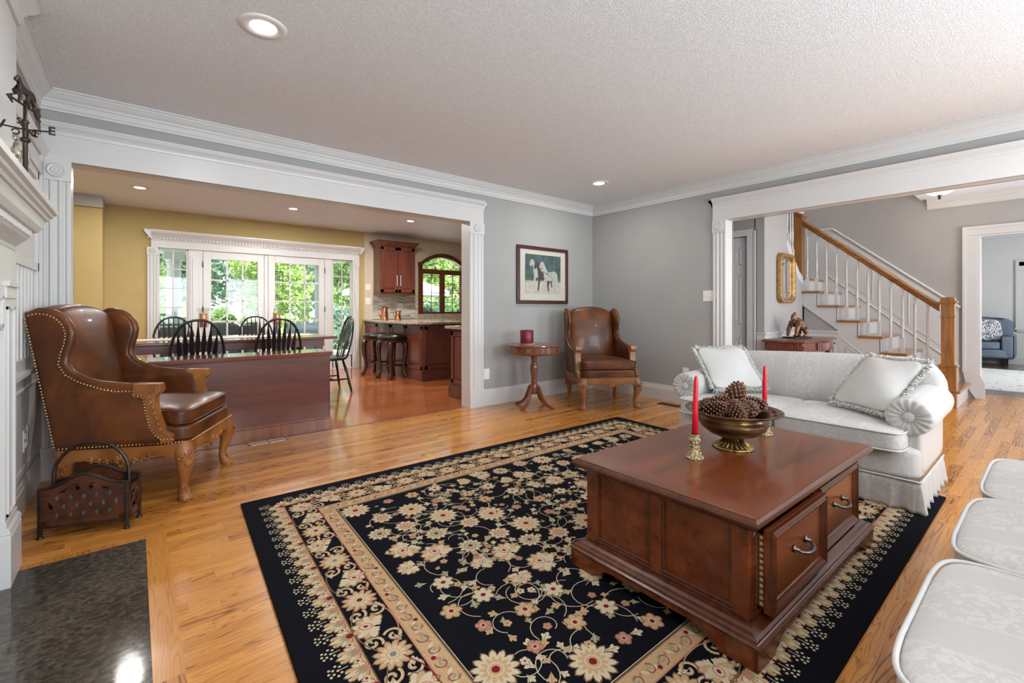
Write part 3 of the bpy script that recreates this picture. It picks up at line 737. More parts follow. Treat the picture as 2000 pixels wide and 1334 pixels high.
# masonry above the arch, seen as wall
b = B()
o_ = arch(HWI+0.02, 0, 1.945, 0.19)
for p_, q_ in zip(o_, o_[1:]):
    prism(b, [(p_[0]+0.168, 4.128, p_[1]), (q_[0]+0.168, 4.128, q_[1]), (q_[0]+0.168, 4.128, 2.2), (p_[0]+0.168, 4.128, 2.2)], (0, 0.14, 0))
struct('wall_kitchen_arch', b, W['beige'])

# ============================================================ KITCHEN JOINERY
def rpanel(b, ax, u0, u1, z0, z1, p, s, fr=0.055, dep=0.012, arched=False):
    """raised panel door/face; ax 'y': face in plane y=p looking s*y ; 'x' likewise"""
    def bb(a0, a1, c0, c1, d0, d1):
        lo, hi = sorted((p+s*d0, p+s*d1))
        if ax == 'y': bx(b, a0, a1, lo, hi, c0, c1)
        else: bx(b, lo, hi, a0, a1, c0, c1)
    bb(u0, u1, z0, z1, -0.004, 0.002)
    bb(u0, u0+fr, z0, z1, 0, dep); bb(u1-fr, u1, z0, z1, 0, dep); bb(u0, u1, z0, z0+fr, 0, dep); bb(u0, u1, z1-fr, z1, 0, dep)
    i = fr+0.022
    bb(u0+i, u1-i, z0+i, z1-i, 0, dep*0.8)
    if arched and ax == 'y':
        pts = [(u0+fr, z1-fr+0.001)] + [(u0+fr+(u1-u0-2*fr)*k/10, z1-fr-0.035+0.035*math.sin(PI*k/10)) for k in range(11)] + [(u1-fr, z1-fr+0.001)]
        prism(b, [(x, p, z) for x, z in pts], (0, s*dep, 0))
# wall cabinet
t = thing('wall_cabinet', 'cherry two-door wall cabinet with dentil crown above the tiled backsplash', 'cabinet', (-0.98, YD, 1.34))
b = B(); bx(b, -0.345, 0.345, -0.30, -0.001, 0, 0.88); bx(b, -0.36, 0.36, -0.32, 0.0, -0.012, 0.0); build('cabinet_body', b, ch, t, bev=0.002)
b = B()
msw = [(0, 0.86), (0.012, 0.865), (0.018, 0.885), (0.03, 0.90), (0.05, 0.92), (0.07, 0.945), (0.075, 0.96), (0, 0.96)]
sweep(b, [(-0.345, 0.0), (-0.345, -0.30), (0.345, -0.30), (0.345, 0.0)][::-1], msw)
for k in range(30): bx(b, -0.345+k*0.0235, -0.333+k*0.0235, -0.325, -0.31, 0.872, 0.888)
build('crown', b, ch, t, bev=0.001)
for k, (x0, x1) in enumerate(((-0.335, -0.005), (0.005, 0.335))):
    b = B(); rpanel(b, 'y', x0, x1, 0.02, 0.85, -0.302, -1, 0.055, 0.018, True); dr = build('cabinet_door', b, ch, t, bev=0.003)
    hx = x1-0.03 if k == 0 else x0+0.03
    b = B(); tube(b, [(hx, -0.32, 0.13), (hx, -0.35, 0.135), (hx, -0.35, 0.33), (hx, -0.32, 0.335)], 0.0075, 8); build('handle', b, W['steel'], dr)
# backsplash tile
def tilemat():
    m = M('mosaic_tile', (0.5, 0.45, 0.38), 0.3); t = NT(m)
    v = t.coord((1, 1, 1), (PI/2, 0, 0))
    br = t.new('ShaderNodeTexBrick'); t.l(v, br.inputs['Vector']); br.offset = 0.37
    br.inputs['Scale'].default_value = 1.0; br.inputs['Brick Width'].default_value = 0.11; br.inputs['Row Height'].default_value = 0.0165
    br.inputs['Mortar Size'].default_value = 0.0016; br.inputs['Color1'].default_value = (0.0, 0, 0, 1); br.inputs['Color2'].default_value = (1, 1, 1, 1); br.inputs['Mortar'].default_value = (0.5, 0.5, 0.5, 1)
    t.color(t.ramp(br.outputs['Color'], [(0.0, (0.20, 0.17, 0.13)), (0.25, (0.42, 0.38, 0.31)), (0.6, (0.62, 0.57, 0.48)), (1.0, (0.66, 0.63, 0.56))]))
    return m
b = B(); bx(b, -1.34, -0.42, YD-0.016, YD-0.008, 0.87, 1.345); o = build('backsplash', b, tilemat()); setp(o, 'beige mosaic tile backsplash of thin strips below the wall cabinet', 'backsplash')
# peninsula
t = thing('peninsula_cabinet', 'cherry peninsula base cabinet with dark recessed panels behind the stools', 'cabinet', (0, 0, 0))
b = B(); bx(b, -1.49, -0.9, 1.92, 4.11, 0.0, 0.83); build('cabinet_body', b, ch, t, bev=0.002)
for k in range(4):
    y0 = 1.945+k*0.54
    b = B(); rpanel(b, 'x', y0, y0+0.50, 0.16, 0.80, -1.492, -1, 0.05, 0.016); build('side_panel', b, ch, t, bev=0.003)
b = B(); rpanel(b, 'y', -1.48, -0.92, 0.17, 0.80, 1.918, -1, 0.05, 0.016); build('end_panel', b, ch, t, bev=0.003)
b = B(); bx(b, -1.512, -0.9, 1.898, 1.92, 0, 0.13); bx(b, -1.512, -1.49, 1.9, 4.11, 0, 0.13); bx(b, -1.506, -0.9, 1.904, 1.92, 0.13, 0.145); bx(b, -1.506, -1.49, 1.904, 4.11, 0.13, 0.145); build('baseboard', b, ch, t, bev=0.002)
b = B()
P = [(-1.53, 4.11), (-1.60, 3.4), (-1.66, 2.8), (-1.66, 2.35), (-1.64, 2.05), (-1.56, 1.88), (-1.42, 1.80), (-1.2, 1.79), (-0.85, 1.80), (-0.6, 1.9), (-0.55, 2.3), (-0.55, 3.45), (1.5, 3.45), (1.5, 4.11)]
prism(b, [(x, y, 0.832) for x, y in P], (0, 0, 0.03))
o = build('countertop', b, W['granite'], bev=0.004); setp(o, 'speckled granite countertop curving over the stools to the sink window', 'countertop')
b = B(); bx(b, -0.55, 1.5, 3.49, 4.11, 0, 0.83); t = build('sink_cabinet', b, ch); setp(t, 'cherry base cabinets under the arched kitchen window', 'cabinet')
b = B(); bx(b, -0.41, 1.5, YD-0.05, YD-0.012, 0.862, 0.955); o = build('granite_upstand', b, W['granite'], bev=0.002); setp(o, 'low granite upstand under the sill of the arched window', 'upstand')
# faucet
t = thing('faucet', 'brushed gooseneck faucet at the kitchen window beside the casing', 'faucet', (0.60, 3.98, 0.862))
b = B(); lathe(b, [(0.03, 0), (0.03, 0.01), (0.02, 0.03), (0.02, 0.09), (0.013, 0.10)], 12); tube(b, [(0, 0, 0.09), (0, 0, 0.25)] + [(0, -0.09+0.09*math.cos(a*PI/8), 0.25+0.09*math.sin(a*PI/8)) for a in range(9)] + [(0, -0.18, 0.20)], 0.012, 10); build('spout', b, W['steel'], t, smooth=True)
b = B(); tube(b, [(0.02, 0, 0.06), (0.06, 0, 0.09), (0.07, 0, 0.15)], 0.008, 8); build('lever', b, W['steel'], t, smooth=True)
# near base cabinet + dark wall cabinet behind the opening's jamb
t = thing('base_cabinet', 'cherry base cabinet just inside the kitchen opening, granite topped', 'cabinet', (-1.80, 0.14, 0))
b = B(); bx(b, 0.0, 0.62, 0.0, 0.53, 0.0, 0.82); build('cabinet_body', b, ch, t, bev=0.002)
b = B(); rpanel(b, 'x', 0.02, 0.51, 0.17, 0.79, -0.002, -1, 0.05, 0.016); build('side_panel', b, ch, t, bev=0.003)
b = B(); bx(b, -0.022, 0.0, 0.0, 0.55, 0, 0.13); bx(b, -0.022, 0.6, 0.53, 0.55, 0, 0.13); bx(b, -0.014, 0.0, 0.0, 0.54, 0.13, 0.15); build('baseboard', b, ch, t, bev=0.003)
b = B(); bx(b, -1.865, -1.15, 0.135, 0.72, 0.822, 0.855); o = build('countertop', b, W['granite'], bev=0.004); setp(o, 'granite slab on the base cabinet nearest the opening', 'countertop')
t = thing('hanging_cabinet', 'dark wall cabinet edge showing behind the opening casing', 'cabinet', (-1.80, 0.14, 1.34))
b = B(); bx(b, 0.0, 0.60, 0.0, 0.30, 0, 0.78); build('cabinet_body', b, W['darkwood'], t, bev=0.002)
b = B(); rpanel(b, 'x', 0.02, 0.28, 0.02, 0.75, -0.002, -1, 0.04, 0.012); build('side_panel', b, W['darkwood'], t, bev=0.002)
b = B(); bx(b, -0.02, 0.6, 0.0, 0.32, -0.02, 0.0); build('light_rail', b, W['darkwood'], t)
# copper vessels
def pitcher(name, label, loc, h, r, lid):
    t = thing(name, label, 'pitcher', loc)
    b = B(); lathe(b, [(0, 0), (r, 0), (r*1.02, 0.008), (r*0.98, h*0.1), (r*0.86, h*0.5), (r*0.72, h*0.8), (r*0.74, h*0.84), (r*0.66, h*0.85)], 20)
    for z in (0.12, 0.62): lathe(b, [(r*(0.99-0.16*z/0.62*1), h*z-0.005), (r*(1.03-0.16*z/0.62), h*z), (r*(0.99-0.16*z/0.62), h*z+0.005)], 20)
    build('pitcher_body', b, W['copper'], t, auto=40)
    if lid:
        b = B(); lathe(b, [(r*0.74, h*0.85), (r*0.70, h*0.88), (r*0.3, h*0.95), (0.01, h*0.97), (0.012, h*1.0), (0, h*1.02)], 20); build('lid', b, W['copper'], t, smooth=True)
    b = B(); tube(b, [(-r*0.7, 0, h*0.78), (-r*1.35, 0, h*0.75), (-r*1.45, 0, h*0.5), (-r*1.25, 0, h*0.3), (-r*0.92, 0, h*0.22)], 0.008, 8); build('handle', b, W['copper'], t, smooth=True)
    b = B(); prism(b, [(r*0.6, -0.02, h*0.72), (r*0.6, 0.02, h*0.72), (r*1.15, 0, h*0.86)], (0, 0, 0.02)); build('spout', b, W['copper'], t)
pitcher('copper_pitcher', 'tall lidded copper coffee pot on the granite counter', (-1.24, 3.83, 0.862), 0.25, 0.075, True)
pitcher('copper_pitcher', 'shorter copper jug standing under the wall cabinet', (-1.0, 3.78, 0.862), 0.185, 0.06, False)
# plates and switches
def plate(loc, rot, label, w=0.075, h=0.115, n=1, kind='outlet', cat='outlet', mat=None):
    t = thing('wall_'+kind, label, cat, loc); t.rotation_euler = rot
    b = B(); bx(b, -w/2, w/2, -0.006, 0, -h/2, h/2); build('cover_plate', b, mat or W['white'], t, bev=0.002)
    for k in range(n):
        x = (k-(n-1)/2)*0.046
        b = B()
        if kind == 'outlet':
            for z in (-0.024, 0.024): lathe(b, [(0, 0), (0.016, 0), (0.016, 0.004), (0, 0.004)], 12, (x, 0, 0)); break
            b.free(); b = B()
            for z in (-0.024, 0.024): bx(b, x-0.016, x+0.016, -0.009, -0.005, z-0.014, z+0.014)
            build('socket', b, W['white'], t, bev=0.001)
            b = B()
            for z in ():
                for q in (-0.006, 0.006): bx(b, x+q-0.0012, x+q+0.0012, -0.0096, -0.0085, z-0.006, z+0.006); bx(b, x-0.006, x+0.006, -0.0092, -0.0085, z-0.0008, z+0.0008)
            b.free()
        else:
            bx(b, x-0.006, x+0.006, -0.014, -0.005, -0.012, 0.012); build('toggle', b, W['white'], t, bev=0.001)
plate((-1.77, 0, 0.345), (0, 0, 0), 'white duplex outlet low on the grey wall beside the opening casing')
plate((0, -1.345, 0.345), (0, 0, -PI/2), 'white outlet behind the loveseat arm on the grey wall')
plate((0, -1.605, 1.198), (0, 0, -PI/2), 'white double toggle switch beside the hall opening', 0.115, 0.115, 2, 'switch', 'light switch')
plate((-5.192, -0.50, 0.36), (0, 0, PI/2), 'grey outlet plate on the wainscot behind the basket, further from the chair', mat=W['wains'])
plate((-5.192, -0.40, 0.37), (0, 0, PI/2), 'grey blank plate on the wainscot nearer the leather wing chair', n=0, mat=W['wains'])
plate((-1.43, YD-0.008, 1.46), (0, 0, 0), 'upper light switch between garden door and wall cabinet', 0.10, 0.115, 2, 'switch', 'light switch')
plate((-1.43, YD-0.008, 1.20), (0, 0, 0), 'lower light switch between garden door and backsplash', 0.10, 0.115, 2, 'switch', 'light switch')
plate((-0.80, YD-0.016, 1.10), (0, 0, 0), 'cream outlet set into the mosaic backsplash', 0.12, 0.12, 2)
t = thing('framed_picture', 'narrow dark frame on the yellow wall past the white casing', 'picture', (-5.345, 3.6, 1.45))
b = B(); bx(b, -0.04, 0.04, -0.02, 0, -0.25, -0.22); bx(b, -0.04, 0.04, -0.02, 0, 0.22, 0.25); bx(b, 0.02, 0.04, -0.02, 0, -0.25, 0.25); bx(b, -0.30, -0.28, -0.02, 0, -0.25, 0.25); bx(b, -0.30, 0, -0.02, 0, 0.22, 0.25); bx(b, -0.30, 0, -0.02, 0, -0.25, -0.22); build('frame', b, W['darkwood'], t)
b = B(); bx(b, -0.28, 0.02, -0.008, 0, -0.22, 0.22); build('print', b, noisy('faded_print', (0.2, 0.12, 0.05), (0.4, 0.3, 0.15), 8), t)
# ============================================================ LIGHT FITTINGS
def recessed(x, y, z, label, watts=9, rr=1.0):
    t = thing('recessed_light', label, 'ceiling light', (x, y, z), 0, 'recessed ceiling lights')
    b = B(); lathe(b, [(0.058*rr, 0.0), (0.060*rr, -0.006), (0.085*rr, -0.008), (0.098*rr, -0.006), (0.104*rr, -0.001), (0.104*rr, 0.002), (0.058*rr, 0.002)], 32)
    build('trim_ring', b, W['white'], t, smooth=True)
    b = B(); lathe(b, [(0, -0.004), (0.057*rr, -0.004), (0.057*rr, 0.0), (0, 0.0)], 28); build('lens', b, W['glow'], t)
    lamp('ceiling_lamp', 'AREA', (x, y, z-0.02), watts, 0.11, rot=(0, 0, 0), color=(1.0, 0.97, 0.93))
    return t
recessed(-4.262, -1.565, H, 'recessed ceiling light nearest the mantel')
recessed(-0.87, -0.83, H, 'recessed ceiling light above the corner wing chair')
recessed(-4.25, -4.45, H, 'added recessed ceiling light over the hearth, unseen behind the viewer')  # this and the next are extra lights, added out of view
recessed(-0.9, -4.4, H, 'added recessed ceiling light over the large sofa, unseen behind the viewer')
recessed(-4.69, 2.77, 2.46, 'recessed kitchen light above the end of the dining table', 14, 0.9)
recessed(-3.03, 2.83, 2.46, 'recessed kitchen light in front of the french doors', 32, 0.9)
recessed(-1.35, 2.6, 2.46, 'recessed kitchen light above the bar stools', 36, 0.9)
recessed(-4.77, 1.65, 2.46, 'recessed kitchen light hidden behind the header, mirrored in the slate', 9, 0.9)
recessed(-3.05, 1.60, 2.46, 'recessed kitchen light over the table end, hidden behind the header', 26, 0.9)
t = thing('flush_light', 'alabaster bowl ceiling light with dark finial in the hall', 'ceiling light', (2.155, -3.16, H-0.012))
b = B(); lathe(b, [(0.0, 0.010), (0.175, 0.010), (0.17, 0.002), (0.135, -0.008), (0.125, -0.03), (0.105, -0.055), (0.07, -0.075), (0.03, -0.083), (0, -0.084)], 36)
al = M('alabaster_glow', (0.9, 0.75, 0.5), 0.4, emit=((1.0, 0.78, 0.48), 0.9)); build('glass_bowl', b, al, t, smooth=True)
b = B(); lathe(b, [(0, -0.080), (0.022, -0.082), (0.022, -0.090), (0.008, -0.095), (0.016, -0.108), (0.008, -0.117), (0.014, -0.126), (0, -0.138)], 14); build('finial', b, W['iron'], t, smooth=True)
b = B(); lathe(b, [(0, 0), (0.07, 0.011), (0.07, 0.0), (0, -0.012)], 20); build('ceiling_plate', b, W['iron'], t)
lamp('stairwell_fill', 'POINT', (2.3, -1.6, 4.2), 40, color=(1.0, 0.96, 0.92), radius=0.12)  # point lamp added out of view to lift the dark upper stairwell
lamp('hall_lamp', 'POINT', (2.155, -3.16, H-0.24), 5, color=(1.0, 0.88, 0.72), radius=0.09)

# ============================================================ STAIRCASE
RUN, RISE, Y3 = 0.2135, 0.184, -2.92
yn = lambda n: Y3+RUN*(n-3)
st = thing('staircase', 'staircase with oak treads, white balusters and oak handrail rising behind the loveseat', 'staircase', (0, 0, 0))
for n in range(1, 9):
    b = B()
    y1 = yn(n+1)+0.035 if n < 8 else -0.9
    x0 = 1.965
    bx(b, x0, 2.895, yn(n), y1, RISE*n-0.028, RISE*n)
    build('tread', b, W['oak_y'], st, bev=0.011, seg=3)
    b = B(); bx(b, 2.0, 2.895, yn(n)+0.028, yn(n)+0.046, RISE*(n-1), RISE*n-0.028); build('riser', b, wt, st)
# carcass + sloping stringer face
b = B()
sl = RISE/RUN
lo = [(-1.865, 1.10), (-1.865-(1.10-0.787)/0.80, 0.787)]
lowz = lambda y: 0.0 if y < lo[1][0]+1e-6 else 0.787+(y-lo[1][0])*0.80
for n in range(1, 8):
    ya, yb, zt = yn(n)+0.04, (yn(n+1)+0.04 if n < 7 else -1.862), RISE*n-0.028
    cuts = [ya, yb] if not (ya < lo[1][0] < yb) else [ya, lo[1][0]-1e-4, yb]
    for a_, c_ in zip(cuts, cuts[1:]):
        m_ = (a_+c_)/2
        la, lb = (0, 0) if m_ < lo[1][0] else (0.787+(a_-lo[1][0])*0.80, 0.787+(c_-lo[1][0])*0.80)
        prism(b, [(2.0, a_, la), (2.0, c_, lb), (2.0, c_, zt), (2.0, a_, zt)], (0.022, 0, 0))
bx(b, 2.0, 2.022, yn(8)+0.03, -1.862, 1.26, 1.44)
build('stringer', b, wt, st)
b = B()
for n in range(1, 8): bx(b, 2.024, 2.04, yn(n)+0.045, (yn(n+1)+0.045 if n < 7 else -1.87), 0, RISE*n-0.03)
build('understair_wall', b, W['hallwall'], st)
b = B(); bx(b, 2.002, 2.024, lo[1][0], -1.87, 0, 0.75); sweep(b, [(2.0, -1.86), (2.0, lo[1][0])][::-1], RAIL)
for (y0, y1) in ((-2.22, -1.93),):
    for (a0, a1, c0, c1) in ((y0, y1, 0.24, 0.255), (y0, y1, 0.62, 0.635), (y0, y0+0.015, 0.24, 0.635), (y1-0.015, y1, 0.24, 0.635)): bx(b, 1.994, 2.004, a0, a1, c0, c1)
d0 = [( -2.30, 0.66), (-2.74, 0.28)]
tube(b, [(1.998, -2.28, 0.70), (1.998, -2.80, 0.25)], 0.006, 6); tube(b, [(1.998, -2.34, 0.24), (1.998, -2.34, 0.60), (1.998, -2.74, 0.25), (1.998, -2.34, 0.24)], 0.006, 6)
build('understair_panel', b, wt, st, bev=0.001)
BAL = [(0.0135, 0.0), (0.018, 0.008), (0.0125, 0.018), (0.0155, 0.03), (0.010, 0.045), (0.0145, 0.12), (0.0165, 0.20), (0.0115, 0.215), (0.017, 0.228), (0.0115, 0.24), (0.0125, 0.34), (0.0105, 0.48), (0.0135, 0.49), (0.009, 0.50), (0.012, 0.512)]
def baluster(x, y, z0, z1):
    b = B()
    lo_h = 0.165
    bx(b, x-0.0175, x+0.0175, y-0.0175, y+0.0175, z0, z0+lo_h)
    prism(b, [(x-0.0175, y-0.0175, z0+lo_h), (x+0.0175, y-0.0175, z0+lo_h), (x+0.0175, y+0.0175, z0+lo_h), (x-0.0175, y+0.0175, z0+lo_h)], (0, 0, 0.001))
    rest = z1-z0-lo_h-0.085; k = rest/0.512
    lathe(b, [(r, h*k) for r, h in BAL], 10, (x, y, z0+lo_h))
    bx(b, x-0.0155, x+0.0155, y-0.0155, y+0.0155, z1-0.087, z1)
    return build('baluster', b, wt, st, auto=35)
railz = lambda y: 1.055 + (y+3.17)*sl*0.985
for n in range(2, 8):
    for dy in (0.055, 0.162):
        y = yn(n)+dy
        if y > -3.14: baluster(2.03, y, RISE*n, railz(y)-0.018)
b = B()
ra, rb = (2.03, -3.175, railz(-3.175)), (2.03, -1.86, railz(-1.86))
prf = [(-0.030, 0.0), (-0.034, 0.016), (-0.026, 0.024), (-0.034, 0.036), (-0.030, 0.056), (-0.015, 0.066), (0.015, 0.066), (0.030, 0.056), (0.034, 0.036), (0.026, 0.024), (0.034, 0.016), (0.030, 0.0), (0.018, -0.022), (-0.018, -0.022)]
loft(b, [[(p[0]+dx, p[1], p[2]+dz) for dx, dz in prf] for p in (ra, rb)]); build('handrail', b, W['oak_y'], st, auto=50)
def newel(cx, cy, z0, zbase, zring, ztop, r=0.053, rb_=0.07):
    b = B()
    def sq(q, a, c): bx(b, cx-q, cx+q, cy-q, cy+q, a, c)
    if zbase > z0: sq(rb_, z0, zbase-0.012); sq(rb_+0.008, zbase-0.014, zbase); sq(rb_-0.006, zbase, zbase+0.012)
    sq(r, max(z0, zbase), ztop-0.045)
    if zring: sq(r+0.009, zring-0.007, zring+0.007)
    sq(r+0.010, ztop-0.075, ztop-0.060); sq(r+0.020, ztop-0.060, ztop-0.042); sq(r+0.004, ztop-0.042, ztop-0.008); sq(r-0.006, ztop-0.008, ztop)
    return build('newel_post', b, W['oak'], st, bev=0.003)
newel(2.035, -3.245, 0, 0.45, 0.975, 1.185)
newel(2.05, -1.80, RISE*8, 0, 0, 2.33, 0.056)
# upper flight turning back along the wall
for k in range(1, 7):
    b = B(); bx(b, 2.0-0.2*k-0.20, 2.0-0.2*k+0.03, -1.84, -0.95, RISE*(8+k)-0.028, RISE*(8+k)); build('tread', b, W['oak_y'], st, bev=0.01)
    b = B(); bx(b, 2.0-0.2*k-0.02, 2.0-0.2*k, -1.80, -0.95, RISE*(7+k), RISE*(8+k)-0.028); build('riser', b, wt, st)
for x, z in ((1.78, RISE*9), (1.70, RISE*9), (1.60, RISE*10), (1.50, RISE*10)):
    baluster(x, -1.815, z, z+0.82)
b = B(); loft(b, [[(p[0], p[1]+dx, p[2]+dz) for dx, dz in prf] for p in ((1.99, -1.815, 2.30), (1.3, -1.815, 2.93))]); build('handrail', b, W['oak'], st)
b = B(); prism(b, [(2.0, -1.868, 1.36), (2.0, -1.868, 1.47), (1.864, -1.868, 1.545), (1.486, -1.868, 1.90), (1.44, -1.868, 1.90), (1.46, -1.868, 1.80), (1.84, -1.868, 1.44)], (0, 0.02, 0)); build('skirt_board', b, wt, st, bev=0.002)
# wall-side skirt, wainscot and raking cap on the hall wall
sx = 2.899
b = B()
rk = lambda y: 1.21+(y+3.09)*sl*1.0
P = [(-3.24, 0.0), (-3.24, rk(-3.24)), (-1.95, rk(-1.95)), (-0.9, rk(-1.95)), (-0.9, 0.0)]
prism(b, [(sx, y, z) for y, z in P], (-0.010, 0, 0))
for a, c in (((sx-0.014, -3.25, rk(-3.25)), (sx-0.014, -1.95, rk(-1.95))), ((sx-0.014, -1.95, rk(-1.95)), (sx-0.014, -0.9, rk(-1.95)))):
    tube(b, [a, c], 0.016, 8)
zz = lambda y: RISE*8+0.10+(y+1.85)*sl
tube(b, [(sx-0.012, -3.25, zz(-3.25)), (sx-0.012, -1.9, zz(-1.9))], 0.009, 6)
for ya, yb in ((-3.16, -2.85), (-2.78, -2.48), (-2.41, -2.12)):
    q = [(sx-0.011, ya, zz(ya)+0.09), (sx-0.011, ya, rk(ya)-0.10), (sx-0.011, yb, rk(yb)-0.10), (sx-0.011, yb, zz(yb)+0.09)]
    tube(b, q, 0.006, 6, closed=True)
struct('trim_stair_wainscot', b, wt)

# ============================================================ HALL FURNITURE
# gilt mirror
t = thing('wall_mirror_gilt', 'tall gilt framed mirror with clipped corners above the console', 'mirror', (1.375, -1.868, 1.43))
gold = noisy('worn_gilt', (0.26, 0.135, 0.035), (0.50, 0.31, 0.10), 30, 0.42, metal=0.6, bump=0.3, bscale=90)
def outline(w, h, c, n=5):
    pts = []
    for sx_, sy_, a0 in ((1, 1, 0), (-1, 1, 90), (-1, -1, 180), (1, -1, 270)):
        for k in range(n+1):
            a = math.radians(a0+90*k/n); pts.append((sx_*(w-c)+c*math.cos(a)*1.0, sy_*(h-c)+c*math.sin(a)))
    return pts
W0, H0 = 0.235, 0.30
rings = []
for dw, y in ((0, 0.0), (0.0, -0.03), (0.008, -0.045), (0.024, -0.05), (0.042, -0.042), (0.056, -0.026), (0.058, -0.012)):
    rings.append([(x, y, z) for x, z in outline(W0-dw, H0-dw, max(0.09-dw*0.6, 0.03))])
b = B(); loft(b, rings, cap=False); build('frame', b, gold, t, auto=40)
b = B(); prism(b, [(x, -0.014, z) for x, z in outline(W0-0.05, H0-0.05, 0.07)], (0, 0.012, 0)); build('mirror_glass', b, M('mirror_silver', (0.86, 0.87, 0.86), 0.02, 1.0), t)
# console table
cw = woodmat('console_mahogany', (0.085, 0.022, 0.014), (0.24, 0.075, 0.045), 'x', 0.6, rough=0.28)
t = thing('console_table', 'carved reddish console table with fluted end standing under the mirror', 'table', (1.20, -2.10, 0))
def cout(g, n=10):
    """serpentine plan outline grown by g"""
    w, d = 0.53+g, 0.19+g
    p = [(-w, d), (-w, -d)]
    p += [(-w*0.55, -d-0.015)] + [(-w*0.35+0.7*w*k/n, -d-0.015-0.055*math.sin(PI*k/n)) for k in range(1, n)] + [(w*0.55, -d-0.015), (w*0.97, -d), (w, -d+0.03), (w, d)]
    return p
b = B()
rings = [[(x, y, z) for x, y in cout(g)] for g, z in ((0.0, 0.688), (0.018, 0.694), (0.022, 0.704), (0.018, 0.712), (0.010, 0.715), (0.0, 0.72))]
loft(b, rings); build('table_top', b, cw, t, auto=40)
b = B(); loft(b, [[(x, y, z) for x, y in cout(-0.015)] for z in (0.588, 0.69)])
for k in range(12): tube(b, [(-0.517, 0.13-k*0.024, 0.60), (-0.517, 0.13-k*0.024, 0.68)], 0.009, 6)
for k in range(14): tube(b, [(-0.16+k*0.025, -0.19-0.015-0.045*math.sin(PI*(0.1+k*0.06)), 0.60), (-0.16+k*0.025, -0.19-0.015-0.045*math.sin(PI*(0.1+k*0.06)), 0.68)], 0.008, 6)
for y in (0.155, -0.17):
    tt = B(); lathe(tt, [(0, 0), (0.03, 0), (0.03, 0.006), (0.018, 0.008), (0.008, 0.004), (0, 0.01)], 14); me = bpy.data.meshes.new('t'); tt.to_mesh(me); tt.free(); me.transform(Matrix.Translation((-0.515, y, 0.64)) @ Matrix.Rotation(-PI/2, 4, 'Y')); b.from_mesh(me)
build('apron', b, cw, t, auto=40)
for x in (-0.47, 0.47):
    for y in (-0.15, 0.15):
        b = B(); lathe(b, [(0.0, 0), (0.022, 0.0), (0.03, 0.02), (0.016, 0.05), (0.02, 0.12), (0.03, 0.30), (0.034, 0.46), (0.022, 0.50), (0.045, 0.53), (0.045, 0.55), (0.025, 0.57), (0.038, 0.59), (0.038, 0.60)], 14, (x, y, 0)); build('leg', b, cw, t, smooth=True)
# gorilla bronze
t = thing('gorilla_figurine', 'brown bronze gorilla on a black base on the console', 'figurine', (1.16, -2.08, 0.72), math.radians(-20))
bz = noisy('bronze_patina', (0.07, 0.028, 0.014), (0.28, 0.13, 0.055), 14, 0.32, metal=0.5)
b = B()
def limb(p): tube(b, [q[:3] for q in p], [q[3] for q in p], 10)
ell(b, (0.045, 0, 0.125), (0.075, 0.05, 0.055), 14, 10, Euler((0, 0.5, 0)).to_matrix())
ell(b, (-0.02, 0, 0.165), (0.062, 0.055, 0.062), 14, 10)
ell(b, (0.02, 0, 0.155), (0.075, 0.05, 0.05), 14, 10, Euler((0, 0.45, 0)).to_matrix())
ell(b, (-0.06, 0, 0.225), (0.032, 0.028, 0.040), 12, 10, Euler((0, -0.3, 0)).to_matrix())
ell(b, (-0.048, 0, 0.258), (0.022, 0.018, 0.026), 10, 8)
ell(b, (-0.088, 0, 0.208), (0.018, 0.020, 0.016), 10, 8)
ell(b, (-0.083, 0, 0.236), (0.012, 0.024, 0.008), 10, 8)
ell(b, (-0.04, 0, 0.20), (0.035, 0.035, 0.035), 10, 8)
for s in (-1, 1):
    dx = -0.02 if s < 0 else 0.03
    limb([(-0.035, s*0.045, 0.175, 0.030), (-0.06+dx, s*0.07, 0.125, 0.026), (-0.085+dx, s*0.072, 0.075, 0.024), (-0.09+dx, s*0.07, 0.03, 0.019), (-0.105+dx, s*0.07, 0.012, 0.016)])
    limb([(0.075, s*0.03, 0.10, 0.034), (0.065+dx*0.5, s*0.05, 0.065, 0.028), (0.085+dx*0.5, s*0.05, 0.035, 0.021), (0.065+dx*0.5, s*0.055, 0.012, 0.015), (0.035+dx*0.5, s*0.055, 0.01, 0.012)])
o = build('gorilla_body', b, bz, t)
m = o.modifiers.new('r', 'REMESH'); m.mode = 'VOXEL'; m.voxel_size = 0.005; m.use_smooth_shade = True
o.location.z = 0.018
b = B(); bx(b, -0.14, 0.12, -0.085, 0.085, 0, 0.018); ell(b, (-0.01, 0.0, 0.025), (0.03, 0.05, 0.02)); build('plinth', b, W['blackp'], t, bev=0.004)

